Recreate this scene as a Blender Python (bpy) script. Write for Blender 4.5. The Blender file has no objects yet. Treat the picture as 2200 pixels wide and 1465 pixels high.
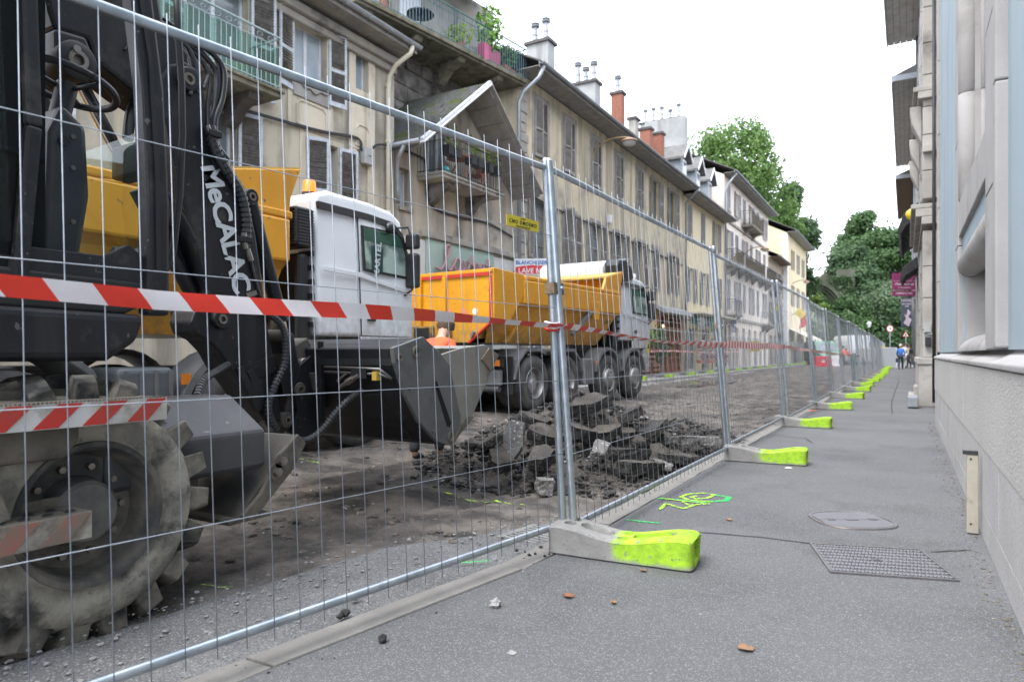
import bpy, bmesh, math, random
from mathutils import Vector, Matrix, noise
R = math.radians
rnd = random.Random(7)
S = bpy.context.scene
COL = S.collection

# ---------------------------------------------------------------- camera, sky, sun, exposure
cam_d = bpy.data.cameras.new('camera'); cam = bpy.data.objects.new('camera', cam_d); COL.objects.link(cam)
CZ = 1.03
cam.location = (0, 0, CZ); cam.rotation_euler = (R(90), 0, R(30))
cam_d.sensor_width = 36; cam_d.lens = 24; cam_d.shift_y = 0.0125
cam_d.clip_start = 0.05; cam_d.clip_end = 2000
cam_d.dof.use_dof = True; cam_d.dof.focus_distance = 3.7; cam_d.dof.aperture_fstop = 3.2
S.camera = cam
wd = bpy.data.worlds.new('World'); S.world = wd; wd.use_nodes = True
wn = wd.node_tree.nodes; wl = wd.node_tree.links
bg = wn['Background']
sky = wn.new('ShaderNodeTexSky'); sky.sky_type = 'NISHITA'; sky.sun_disc = False
SUN_EL, SUN_AZ = 58, 196           # azimuth measured from +Y towards +X
sky.sun_elevation = R(SUN_EL); sky.sun_rotation = R(SUN_AZ)
sky.air_density = 1.0; sky.dust_density = 4.0; sky.ozone_density = 1.0
hs = wn.new('ShaderNodeHueSaturation'); hs.inputs['Saturation'].default_value = 0.10; hs.inputs['Value'].default_value = 1.0
mixc = wn.new('ShaderNodeMix'); mixc.data_type = 'RGBA'; mixc.inputs[0].default_value = 0.6
mixc.inputs[7].default_value = (14.6, 15.6, 17.6, 1)      # the even cloud deck
wl.new(sky.outputs[0], hs.inputs['Color']); wl.new(hs.outputs[0], mixc.inputs[6]); wl.new(mixc.outputs[2], bg.inputs[0])
bg.inputs[1].default_value = 0.10
sd = bpy.data.lights.new('sun', 'SUN'); sd.energy = 1.1; sd.angle = R(22); sd.color = (1, .97, .93)
sun = bpy.data.objects.new('sun', sd); COL.objects.link(sun)
sun.rotation_euler = (R(90 - SUN_EL), 0, R(-SUN_AZ + 180))
S.view_settings.view_transform = 'Standard'; S.view_settings.look = 'None'
S.view_settings.exposure = 1.5; S.view_settings.gamma = 1; S.view_settings.use_curve_mapping = False
S.cycles.use_denoising = True
S.cycles.max_bounces = 6; S.cycles.transparent_max_bounces = 24
S.cycles.sample_clamp_indirect = 4

# ---------------------------------------------------------------- helpers
F_, C30, S30 = 1466.7, math.cos(R(30)), math.sin(R(30))
def ray(px, py):
    r = (px - 1100) / F_
    return C30 * r - S30, S30 * r + C30, (760 - py) / F_
def onx(px, py, x):
    a, b, c = ray(px, py); d = x / a
    return Vector((x, b * d, CZ + c * d))
def ony(px, py, y):
    a, b, c = ray(px, py); d = y / b
    return Vector((a * d, y, CZ + c * d))
def ond(px, py, d):
    a, b, c = ray(px, py)
    return Vector((a * d, b * d, CZ + c * d))
def onz(px, py, z):
    a, b, c = ray(px, py); d = (z - CZ) / c
    return Vector((a * d, b * d, z))

def N(nt, t, **kw):
    n = nt.nodes.new('ShaderNode' + t)
    for k, v in kw.items():
        if k in n.inputs.keys(): n.inputs[k].default_value = v
        else: setattr(n, k, v)
    return n
def mixrgb(nt, fac, a, b, blend='MIX'):
    m = nt.nodes.new('ShaderNodeMix'); m.data_type = 'RGBA'; m.blend_type = blend
    for i, v in ((0, fac), (6, a), (7, b)):
        if hasattr(v, 'links') or isinstance(v, bpy.types.NodeSocket): nt.links.new(v, m.inputs[i])
        elif i == 0: m.inputs[0].default_value = v
        else: m.inputs[i].default_value = (*v, 1)
    return m.outputs[2]
def ramp(nt, sock, lo, hi):
    m = nt.nodes.new('ShaderNodeMapRange'); m.inputs[1].default_value = lo; m.inputs[2].default_value = hi
    nt.links.new(sock, m.inputs[0]); return m.outputs[0]
def coords(nt, obj=False):
    if obj: return nt.nodes.new('ShaderNodeTexCoord').outputs['Object']
    return nt.nodes.new('ShaderNodeNewGeometry').outputs['Position']
def noisef(nt, co, scale, detail=4, stretch=None, rough=.55):
    if stretch:
        mp = nt.nodes.new('ShaderNodeMapping'); mp.inputs['Scale'].default_value = stretch
        nt.links.new(co, mp.inputs['Vector']); co = mp.outputs[0]
    n = N(nt, 'TexNoise', Scale=scale, Detail=detail, Roughness=rough)
    nt.links.new(co, n.inputs['Vector']); return n.outputs['Fac']
MATS = {}
def mat(name, c1, c2=None, scale=2.5, rough=.8, metal=0., bump=0., bscale=60, dirt=None, speck=None, streak=None,
        spec=.5, obj=False, lo=.35, hi=.65, coat=0., trans=0., alpha=1., emit=0., edge=None, bdist=.01, lowdirt=None):
    """c1/c2 noise mix; dirt=(colour, scale, lo, hi); speck=(colour, scale, lo, hi); streak=(colour, scale, lo, hi)"""
    if name in MATS: return MATS[name]
    m = bpy.data.materials.new(name); m.use_nodes = True; nt = m.node_tree
    b = nt.nodes['Principled BSDF']
    co = coords(nt, obj)
    col = c1
    if c2: col = mixrgb(nt, ramp(nt, noisef(nt, co, scale), lo, hi), c1, c2)
    if streak: col = mixrgb(nt, ramp(nt, noisef(nt, co, streak[1], 5, (1, 1, .1)), streak[2], streak[3]), col, streak[0])
    if dirt: col = mixrgb(nt, ramp(nt, noisef(nt, co, dirt[1], 6, rough=.65), dirt[2], dirt[3]), col, dirt[0])
    if speck: col = mixrgb(nt, ramp(nt, noisef(nt, co, speck[1], 2), speck[2], speck[3]), col, speck[0])
    if lowdirt:      # splashed mud by height (colour, z0, z1)
        sx = N(nt, 'SeparateXYZ'); nt.links.new(co, sx.inputs[0])
        f = ramp(nt, sx.outputs[2], lowdirt[2], lowdirt[1])
        mm = N(nt, 'Math', operation='MULTIPLY'); nt.links.new(f, mm.inputs[0]); nt.links.new(ramp(nt, noisef(nt, co, 9, 6), .3, .6), mm.inputs[1])
        col = mixrgb(nt, mm.outputs[0], col, lowdirt[0])
    if isinstance(col, tuple): b.inputs['Base Color'].default_value = (*col, 1)
    else: nt.links.new(col, b.inputs['Base Color'])
    b.inputs['Roughness'].default_value = rough; b.inputs['Metallic'].default_value = metal
    b.inputs['Specular IOR Level'].default_value = spec
    b.inputs['Coat Weight'].default_value = coat; b.inputs['Coat Roughness'].default_value = .08
    b.inputs['Transmission Weight'].default_value = trans; b.inputs['Alpha'].default_value = alpha
    if emit:
        b.inputs['Emission Color'].default_value = (*c1, 1); b.inputs['Emission Strength'].default_value = emit
    if bump:
        bn = N(nt, 'Bump', Strength=bump, Distance=bdist)
        nt.links.new(noisef(nt, co, bscale, 5, rough=.6), bn.inputs['Height']); nt.links.new(bn.outputs[0], b.inputs['Normal'])
    MATS[name] = m
    return m
def glass(name, tint, alpha, rough=.03, ior=1.5):
    if name in MATS: return MATS[name]
    m = bpy.data.materials.new(name); m.use_nodes = True; nt = m.node_tree
    out = nt.nodes['Material Output']; nt.nodes.remove(nt.nodes['Principled BSDF'])
    tr = N(nt, 'BsdfTransparent'); tr.inputs[0].default_value = (*tint, 1)
    gl = N(nt, 'BsdfGlossy', Roughness=rough); gl.inputs[0].default_value = (.9, .95, .95, 1)
    fr = N(nt, 'Fresnel', IOR=ior)
    gm = N(nt, 'NewGeometry'); sb_ = N(nt, 'Math', operation='SUBTRACT'); sb_.inputs[0].default_value = 1; nt.links.new(gm.outputs['Backfacing'], sb_.inputs[1]); mu_ = N(nt, 'Math', operation='MULTIPLY'); nt.links.new(fr.outputs[0], mu_.inputs[0]); nt.links.new(sb_.outputs[0], mu_.inputs[1])
    mx = N(nt, 'MixShader'); nt.links.new(mu_.outputs[0], mx.inputs[0]); nt.links.new(tr.outputs[0], mx.inputs[1]); nt.links.new(gl.outputs[0], mx.inputs[2])
    df = N(nt, 'BsdfDiffuse'); df.inputs[0].default_value = (.25, .28, .25, 1)
    m2 = N(nt, 'MixShader'); m2.inputs[0].default_value = alpha; nt.links.new(mx.outputs[0], m2.inputs[1]); nt.links.new(df.outputs[0], m2.inputs[2])
    nt.links.new(m2.outputs[0], out.inputs[0]); MATS[name] = m
    return m

ROOTM = {}
def tag(o, label=None, cat=None, group=None, kind=None):
    if label: o['label'] = label
    if cat: o['category'] = cat
    if group: o['group'] = group
    if kind: o['kind'] = kind
    return o
def thing(name, label, cat, loc=(0, 0, 0), rot=(0, 0, 0), group=None, kind=None):
    o = bpy.data.objects.new(name, None); COL.objects.link(o); o.empty_display_size = .1
    o.location = loc; o.rotation_euler = rot
    ROOTM[o] = Matrix.LocRotScale(Vector(loc), __import__('mathutils').Euler(rot), None)
    return tag(o, label, cat, group, kind)
def link(name, me, parent=None, local=False, loc=None, rot=None):
    o = bpy.data.objects.new(name, me); COL.objects.link(o)
    if loc is not None: o.location = loc
    if rot is not None: o.rotation_euler = rot
    if parent is not None:
        o.parent = parent
        if not local and parent in ROOTM: o.matrix_parent_inverse = ROOTM[parent].inverted()
    return o
def kids(o): return [c for c in bpy.data.objects if c.parent == o]
def copy_tree(o, parent=None, table=None):
    if table is None:
        table = {}
        for c in bpy.data.objects:
            if c.parent: table.setdefault(c.parent, []).append(c)
    c = o.copy(); COL.objects.link(c)
    if parent is not None: c.parent = parent
    for ch in table.get(o, ()): copy_tree(ch, c, table)
    return c

class MB:
    def __init__(s): s.v = []; s.f = []; s.mi = []; s.cur = 0
    def m(s, i): s.cur = i; return s
    def add(s, vs, fs):
        b = len(s.v); s.v += [tuple(v) for v in vs]
        for f in fs: s.f.append([b + i for i in f]); s.mi.append(s.cur)
        return s
    def box(s, x0, x1, y0, y1, z0, z1, M=None):
        vs = [Vector((x, y, z)) for x in (x0, x1) for y in (y0, y1) for z in (z0, z1)]
        if M is not None: vs = [M @ v for v in vs]
        return s.add(vs, [(0, 1, 3, 2), (4, 6, 7, 5), (0, 4, 5, 1), (2, 3, 7, 6), (0, 2, 6, 4), (1, 5, 7, 3)])
    def cbox(s, c, d, M=None):
        T = Matrix.Translation(c) @ (M if M is not None else Matrix())
        return s.box(-d[0] / 2, d[0] / 2, -d[1] / 2, d[1] / 2, -d[2] / 2, d[2] / 2, T)
    def beam(s, p, q, w, h, up=(0, 0, 1)):
        p, q = Vector(p), Vector(q); d = (q - p); L = d.length; d.normalize()
        u = Vector(up); a = d.cross(u)
        if a.length < 1e-4: a = d.cross(Vector((1, 0, 0)))
        a.normalize(); b = a.cross(d)
        vs = []
        for t in (p, q):
            for i, j in ((-1, -1), (1, -1), (1, 1), (-1, 1)): vs.append(t + a * (w / 2 * i) + b * (h / 2 * j))
        return s.add(vs, [(0, 1, 2, 3), (7, 6, 5, 4), (0, 4, 5, 1), (1, 5, 6, 2), (2, 6, 7, 3), (3, 7, 4, 0)])
    def prism(s, poly, x0, x1, axis='x'):
        """poly in the two other axes (y,z for x; x,z for y; x,y for z)"""
        def P(t, a, b): return {'x': (t, a, b), 'y': (a, t, b), 'z': (a, b, t)}[axis]
        n = len(poly)
        vs = [P(x0, *p) for p in poly] + [P(x1, *p) for p in poly]
        fs = [list(range(n))[::-1], list(range(n, 2 * n))] + [(i, (i + 1) % n, n + (i + 1) % n, n + i) for i in range(n)]
        return s.add(vs, fs)
    def tube(s, pts, r, n=6, caps=True):
        pts = [Vector(p) for p in pts]; rings = []
        prev = None
        for i, p in enumerate(pts):
            d = (pts[min(i + 1, len(pts) - 1)] - pts[max(i - 1, 0)])
            if d.length < 1e-7: d = Vector((0, 0, 1))
            d.normalize()
            if prev is None:
                u = d.cross(Vector((0, 0, 1)))
                if u.length < .05: u = d.cross(Vector((1, 0, 0)))
            else: u = prev - d * prev.dot(d)
            u.normalize(); prev = u; w = d.cross(u)
            rr = r[i] if isinstance(r, (list, tuple)) else r
            rings.append([p + (u * math.cos(6.2832 * k / n) + w * math.sin(6.2832 * k / n)) * rr for k in range(n)])
        b = [v for rg in rings for v in rg]; fs = []
        for i in range(len(pts) - 1):
            for k in range(n): fs.append((i * n + k, i * n + (k + 1) % n, (i + 1) * n + (k + 1) % n, (i + 1) * n + k))
        if caps: fs += [list(range(n))[::-1], [(len(pts) - 1) * n + k for k in range(n)]]
        return s.add(b, fs)
    def cyl(s, p, q, r, n=16, r2=None): return s.tube([p, q], [r, r if r2 is None else r2], n)
    def lathe(s, prof, c, axis='x', n=32, closed=False):
        """prof: (t along the axis, radius)"""
        vs = []
        for t, r in prof:
            for k in range(n):
                a = 6.283185 * k / n; p, q = r * math.cos(a), r * math.sin(a)
                o = {'x': (t, p, q), 'y': (p, t, q), 'z': (p, q, t)}[axis]
                vs.append((c[0] + o[0], c[1] + o[1], c[2] + o[2]))
        m = len(prof); fs = []
        for i in range(m if closed else m - 1):
            for k in range(n):
                j = (i + 1) % m
                fs.append((i * n + k, i * n + (k + 1) % n, j * n + (k + 1) % n, j * n + k))
        return s.add(vs, fs)
    def grid(s, P, nu, nv):
        vs = [P(i, j) for i in range(nu + 1) for j in range(nv + 1)]
        return s.add(vs, [(i * (nv + 1) + j, (i + 1) * (nv + 1) + j, (i + 1) * (nv + 1) + j + 1, i * (nv + 1) + j + 1) for i in range(nu) for j in range(nv)])
    def mesh(s, name, mats, smooth=False, fix=True):
        me = bpy.data.meshes.new(name); me.from_pydata(s.v, [], s.f)
        if not isinstance(mats, (list, tuple)): mats = [mats]
        for m in mats: me.materials.append(m)
        if len(mats) > 1: me.polygons.foreach_set('material_index', s.mi)
        if fix:
            bm = bmesh.new(); bm.from_mesh(me); bmesh.ops.recalc_face_normals(bm, faces=bm.faces); bm.to_mesh(me); bm.free()
        if smooth: me.polygons.foreach_set('use_smooth', [True] * len(me.polygons))
        me.update(); return me
    def build(s, name, mats, parent=None, smooth=False, bevel=0, seg=2, local=False, loc=None, rot=None, auto=None, fix=True):
        me = s.mesh(name, mats, smooth or auto is not None, fix)
        if auto is not None: me.set_sharp_from_angle(angle=R(auto))
        o = link(name, me, parent, local, loc, rot)
        if bevel:
            md = o.modifiers.new('bevel', 'BEVEL'); md.width = bevel; md.segments = seg; md.limit_method = 'ANGLE'; md.angle_limit = R(35)
            md.harden_normals = False
        return o

def text(name, body, size, m, parent, M, extrude=.001, bold=0., shear=0., align='CENTER', local=False, space=1.):
    cu = bpy.data.curves.new(name, 'FONT'); cu.body = body; cu.size = size; cu.align_x = align; cu.align_y = 'CENTER'
    cu.extrude = extrude; cu.offset = bold; cu.shear = shear; cu.resolution_u = 3; cu.space_character = space
    t = bpy.data.objects.new('tmp', cu); COL.objects.link(t)
    dg = bpy.context.evaluated_depsgraph_get()
    me = bpy.data.meshes.new_from_object(t.evaluated_get(dg)); bpy.data.objects.remove(t); bpy.data.curves.remove(cu)
    me.transform(M); me.materials.clear(); me.materials.append(m); me.name = name
    return link(name, me, parent, local)
def frame_m(o, ex, ey):
    """matrix whose x axis is the reading direction ex, y axis is ey, at o"""
    ex, ey = Vector(ex).normalized(), Vector(ey).normalized(); ez = ex.cross(ey)
    M = Matrix((ex, ey, ez)).transposed().to_4x4(); M.translation = Vector(o); return M
def nz(x, y, z=0., s=1., o=4): return noise.fractal(Vector((x * s, y * s, z * s)), 1.0, 2.0, o)

# ---------------------------------------------------------------- shared materials
GALV = mat('galvanised steel', (.36, .40, .44), (.50, .54, .58), 14, .38, .85, .05, 60)
WIRE = mat('galvanised wire', (.30, .33, .38), (.40, .43, .47), 20, .5, .5)
CONC = mat('concrete', (.36, .35, .33), (.27, .26, .25), 6, .9, 0, .25, 90, dirt=((.16, .155, .15), 3, .55, .75))
BLACKP = mat('black plastic', (.018, .019, .021), (.03, .03, .032), 6, .5)
RUBBER = mat('rubber', (.028, .028, .03), (.05, .048, .046), 8, .75, bump=.2, bscale=60)
WHITE = mat('white paint', (.74, .75, .76), (.66, .67, .68), 3, .5)
PVC = mat('white window frame', (.62, .64, .68), (.54, .56, .6), 3, .45)
PANE = mat('window glass', (.10, .13, .15), (.2, .23, .25), .9, .06, 0, spec=.7)
# ================================================================ ground, road, pavement
def dz_road(x, y):
    """height of the dug up road"""
    h = -.09 + .04 * nz(x, y, 3, .55) + .028 * nz(x, y * .6, 9, 2.2) + .016 * nz(x, y * .7, 1, 7) + .010 * nz(x, y, 5, 20, 3)
    # wheel ruts along the street
    for rx in (-3.1, -4.9, -6.3):
        h -= .03 * math.exp(-((x - rx - .25 * nz(0, y, 2, .3)) / .22) ** 2)
    return h
DIRT = mat('dug up road', (.046, .041, .037), (.165, .142, .122), 2.6, .92, 0, 1., 32, lo=.40, hi=.62, streak=((.05, .045, .041), 3.5, .50, .72),
           dirt=((.22, .205, .19), .8, .56, .76), speck=((.30, .29, .27), 42, .70, .76), bdist=.03)
ASPH = mat('pavement asphalt', (.098, .099, .103), (.132, .133, .137), .7, .9, 0, .55, 210,
           speck=((.175, .174, .172), 240, .62, .72), dirt=((.058, .059, .061), .9, .50, .74), streak=((.135, .136, .14), .8, .55, .75), bdist=.003)
# extra grain in the asphalt
def grain(m, dark, light, s1, s2):
    nt = m.node_tree; b = nt.nodes['Principled BSDF']; src = b.inputs['Base Color'].links[0].from_socket
    co = coords(nt)
    a = mixrgb(nt, ramp(nt, noisef(nt, co, s1, 3), .52, .64), src, dark)
    v = N(nt, 'TexVoronoi', Scale=s2); nt.links.new(co, v.inputs['Vector'])
    sp = N(nt, 'SeparateColor'); nt.links.new(v.outputs['Color'], sp.inputs[0])
    f = ramp(nt, sp.outputs[0], .84, .90)
    c = mixrgb(nt, f, a, light)
    nt.links.new(c, b.inputs['Base Color'])
grain(ASPH, (.072, .073, .077), (.215, .213, .21), 190, 260)
GUTT = mat('worn gutter asphalt', (.088, .089, .092), (.15, .15, .15), 2.2, .92, 0, .8, 120, speck=((.22, .215, .21), 120, .62, .72), dirt=((.06, .057, .054), 1.6, .58, .75), bdist=.005)
grain(GUTT, (.055, .055, .055), (.24, .237, .235), 130, 180)
KERB = mat('kerb granite', (.235, .222, .205), (.185, .175, .162), 5, .9, 0, .35, 120, speck=((.12, .11, .10), 160, .62, .72), dirt=((.14, .13, .12), 2, .6, .8))

g = MB(); g.add([(-700, -300, -.5), (700, -300, -.5), (700, 900, -.5), (-700, 900, -.5)], [(0, 1, 2, 3)])
tag(g.build('ground', mat('far ground', (.06, .065, .045), (.09, .085, .06), .1, .95)), kind='structure')
# kerb line: bends outward next to the camera
KP = [(-3.05, -6), (-2.73, -3.0), (-2.22, -.05), (-1.98, 1.3), (-1.72, 2.9), (-1.68, 3.4), (-1.68, 7.1), (-1.66, 14), (-1.66, 90)]
def kerb_x(y):
    for (xa, ya), (xb, yb) in zip(KP, KP[1:]):
        if y <= yb: return xa + (xb - xa) * (y - ya) / (yb - ya)
    return KP[-1][0]
WALLX = .37
# near road, fine grid then coarse
def strip(y0, y1, ny, nx):
    b = MB()
    def P(i, j):
        y = y0 + (y1 - y0) * j / ny
        xr = kerb_x(y) - .004
        x = -8.75 + (xr + 8.75) * i / nx
        z = dz_road(x, y)
        z = min(z, -.03)
        return (x, y, z)
    return b.grid(P, nx, ny)
rd = strip(-6, 0, 60, 70); r2 = strip(0, 10, 260, 190); r3 = strip(10, 26, 200, 130); r4 = strip(26, 92, 200, 60)
for q in (r2, r3, r4): rd.add(q.v, q.f)
road = tag(rd.build('road', DIRT, smooth=True), kind='structure')
# remaining asphalt along the kerb near the camera
gb = MB()
def gx(y):
    w = .78 + .10 * nz(0, y, 7, 1.1) + .05 * nz(0, y, 2, 5)
    if y > 3.0: w *= max(0, 1 - (y - 3.0) / 1.35)
    return w
def GP(i, j):
    y = -5 + 9.3 * j / 150; t = i / 14
    x = kerb_x(y) - .006 - t * gx(y)
    z = -.010 - .03 * t + .006 * nz(x, y, 0, 6)
    if i == 14: z = -.14
    return (x, y, z)
gb.grid(GP, 14, 150)
tag(gb.build('gutter_asphalt', GUTT, smooth=True), kind='structure')
# pavement sheet
pv = MB()
ys = [-6, -3, -1.5, -.05, 1.3, 2.9, 3.4, 7.1, 14, 30, 60, 92]
vs = []; fs = []
for k, y in enumerate(ys): vs += [(kerb_x(y) + .14, y, 0), (.9, y, 0)]
fs = [(2 * k, 2 * k + 1, 2 * k + 3, 2 * k + 2) for k in range(len(ys) - 1)]
pv.add(vs, fs)
pavement = tag(pv.build('pavement', ASPH), kind='structure')
# kerb stones, each its own part
y = -4.9; k = 0
while y < 60:
    L = rnd.choice((.95, 1.0, 1.15, 1.3)); y2 = y + L
    xa, xb = kerb_x(y), kerb_x(y2)
    dz = rnd.uniform(-.004, .006); gp = .006
    b = MB(); w = .145 + rnd.uniform(-.006, .006)
    vs = []
    nn = 5
    for t in range(nn):
        f = t / (nn - 1); yy = y + gp + (L - 2 * gp) * f; xx = xa + (xb - xa) * f
        j1, j2 = rnd.uniform(-.005, .005), rnd.uniform(-.008, .008)
        for p in ((xx + j1, -.3), (xx + j1, .002 + dz), (xx + w + j2, .004 + dz), (xx + w + j2, -.3)): vs.append((p[0], yy, p[1]))
    fs = [(4 * t + a, 4 * t + (a + 1) % 4, 4 * t + 4 + (a + 1) % 4, 4 * t + 4 + a) for t in range(nn - 1) for a in range(4)] + [(0, 1, 2, 3), tuple(4 * nn - 4 + a for a in (3, 2, 1, 0))]
    b.add(vs, fs); b.build('kerb_stone', KERB, pavement, bevel=.006 if y < 12 else 0)
    y = y2
# opposite kerb and pavement
op = MB(); op.box(-12.5, -8.78, -20, 92, -.4, .02)
opp = tag(op.build('opposite_pavement', mat('opposite pavement', (.27, .27, .27), (.34, .335, .33), 1.2, .9, dirt=((.2, .195, .19), 3, .5, .7))), kind='structure')
y = 9.0
while y < 60:
    b = MB(); b.box(-8.78, -8.55, y + .006, y + 1.19, -.3, .028); b.build('kerb_stone', mat('pale kerb', (.44, .43, .41), (.36, .35, .34), 3, .9), opp, bevel=.01)
    y += 1.2
# paler milled patches, puddle, planed stripes on the road
PATCH = mat('pale planed asphalt', (.30, .29, .275), (.22, .21, .20), 3, .9, 0, .4, 80)
def flat_patch(name, x0, x1, y0, y1, m, seed, nx=10, ny=40, lift=.006, ragged=.12):
    b = MB(); r = random.Random(seed)
    def P(i, j):
        yy = y0 + (y1 - y0) * j / ny
        a = x0 + ragged * nz(seed, yy, 0, 1.3); c = x1 + ragged * nz(seed + 5, yy, 0, 1.1)
        x = a + (c - a) * i / nx
        if j in (0, ny): x = (a + c) / 2 + (x - (a + c) / 2) * .5
        return (x, yy, dz_road(x, yy) + lift)
    b.grid(P, nx, ny)
    return tag(b.build(name, m, smooth=True), kind='structure')
flat_patch('planed_strip', -5.3, -4.9, 8.6, 12.2, PATCH, 1)
flat_patch('planed_strip', -8.5, -8.0, 20, 46, PATCH, 2)
WATER = mat('puddle water', (.05, .05, .05), rough=.04, spec=.8)
pb = MB(); pts = []
for k in range(40):
    a = 6.2832 * k / 40; rr = 1 + .3 * nz(math.cos(a), math.sin(a), 3, 1.2)
    pts.append((-6.6 + .75 * rr * math.cos(a), 26.5 + 4.5 * rr * math.sin(a), -.088))
pb.add(pts, [list(range(40))]); tag(pb.build('puddle_water', WATER), kind='structure')

# cracks in the pavement (real recessed strips of dark filler, laid 4 mm up)
CRACK = mat('crack', (.035, .035, .036), rough=.95)
def ribbon(name, pts, w, m, z=.004, seed=0, parent=None, jag=.0):
    b = MB(); vs = []; n = len(pts)
    P = []
    for i in range(n - 1):
        for t in range(6):
            f = t / 6; P.append((pts[i][0] + (pts[i + 1][0] - pts[i][0]) * f, pts[i][1] + (pts[i + 1][1] - pts[i][1]) * f))
    P.append(pts[-1])
    P = [(p[0] + jag * nz(p[0] + seed, p[1], 0, 9), p[1] + jag * nz(p[0], p[1] + seed, 4, 9)) for p in P]
    for i, p in enumerate(P):
        q0, q1 = P[max(i - 1, 0)], P[min(i + 1, len(P) - 1)]
        dx, dy = q1[0] - q0[0], q1[1] - q0[1]; L = math.hypot(dx, dy) or 1
        ww = w * (.75 + .5 * abs(nz(p[0], p[1], seed, 14))) * (.5 if i in (0, len(P) - 1) else 1)
        vs += [(p[0] - dy / L * ww / 2, p[1] + dx / L * ww / 2, z), (p[0] + dy / L * ww / 2, p[1] - dx / L * ww / 2, z)]
    b.add(vs, [(2 * i, 2 * i + 1, 2 * i + 3, 2 * i + 2) for i in range(len(P) - 1)])
    return b.build(name, m, parent)
def gp(px, py, z=0.): v = onz(px, py, z); return (v.x, v.y)
ribbon('joint', [gp(1490, 1142), gp(1640, 1155), gp(1772, 1172)], .014, CRACK, .004, 1, pavement, .01)
ribbon('joint', [gp(2000, 1186), gp(2085, 1182)], .013, CRACK, .004, 2, pavement, .01)
ribbon('crack', [gp(1917, 890), gp(1915, 862), gp(1925, 835), gp(1932, 818), gp(1926, 812)], .02, CRACK, .004, 3, pavement, .02)
ribbon('joint', [gp(1932, 822), gp(1975, 820)], .02, CRACK, .004, 4, pavement, .01)
ribbon('joint', [gp(1650, 934), gp(1730, 942), gp(1745, 952)], .02, CRACK, .004, 5, pavement, .01)

# spray paint
def spray(name, c, sc=75, lo=.40, hi=.52):
    if name in MATS: return MATS[name]
    m = bpy.data.materials.new(name); m.use_nodes = True; nt = m.node_tree; b = nt.nodes['Principled BSDF']
    b.inputs['Base Color'].default_value = (*c, 1); b.inputs['Roughness'].default_value = .7
    nt.links.new(ramp(nt, noisef(nt, coords(nt), sc, 3), lo, hi), b.inputs['Alpha']); MATS[name] = m; return m
GRN = spray('green spray', (.03, .55, .12)); YLW = spray('lime spray', (.45, .80, .03))
def smark(name, strokes, label):
    root = thing(name, label, 'paint mark', (*gp(*strokes[0][0][0]), .003))
    for i, (pp, w, m) in enumerate(strokes):
        ribbon('paint_stroke', [gp(*p) for p in pp], w, m, .004 + .0013 * i, i, root)
    return root
smark('spray_mark', [([(1345, 1117), (1380, 1121), (1420, 1125)], .03, GRN)], 'short green spray dash on the pavement behind the nearest concrete foot')
smark('spray_mark', [([(1412, 1071), (1460, 1075), (1510, 1079), (1560, 1076), (1566, 1069), (1530, 1062)], .05, GRN),
                     ([(1530, 1079), (1480, 1075), (1462, 1068), (1480, 1062), (1510, 1060), (1535, 1064), (1520, 1071), (1495, 1073), (1486, 1069), (1497, 1066)], .03, YLW),
                     ([(1418, 1096), (1430, 1083), (1468, 1094), (1500, 1084)], .03, YLW),
                     ([(1420, 1072), (1470, 1078), (1525, 1084), (1480, 1087), (1466, 1079)], .025, YLW)],
      'green and lime sprayed survey symbol with a swirl on the pavement')
mk = smark('spray_mark', [([(955, 1212), (1000, 1209), (1055, 1205)], .018, GRN)], 'faint green spray line crossing the gutter towards the kerb')
smark('spray_mark', [([(1730, 884), (1755, 881)], .12, spray('orange spray', (.75, .16, .05)))], 'orange spray dab on the kerb by a distant fence foot')
def road_mark(pts, label):
    root = thing('spray_mark', label, 'paint mark', (*gp(*pts[0], -.06), -.06)); b = MB(); vs = []
    P = [gp(*p, -.07) for p in pts]; Q = []
    for a, c in zip(P, P[1:]):
        for t in range(8): Q.append((a[0] + (c[0] - a[0]) * t / 8, a[1] + (c[1] - a[1]) * t / 8))
    for q in Q: vs += [(q[0] - .02, q[1] - .012, dz_road(q[0] - .02, q[1]) + .012), (q[0] + .02, q[1] + .012, dz_road(q[0] + .02, q[1]) + .012)]
    b.add(vs, [(2 * i, 2 * i + 1, 2 * i + 3, 2 * i + 2) for i in range(len(Q) - 1)]); b.build('paint_stroke', spray('faint lime spray', (.40, .66, .05), 13, .44, .60), root)
road_mark([(915, 1047), (985, 1058), (1060, 1073), (1145, 1089)], 'broken lime spray line on the dirt in front of the rubble heap')
road_mark([(640, 988), (690, 996)], 'short lime spray dash on the dirt beneath the bucket')
road_mark([(440, 1257), (500, 1262)], 'green spray dash on the dirt in front of the big tyre')

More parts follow.
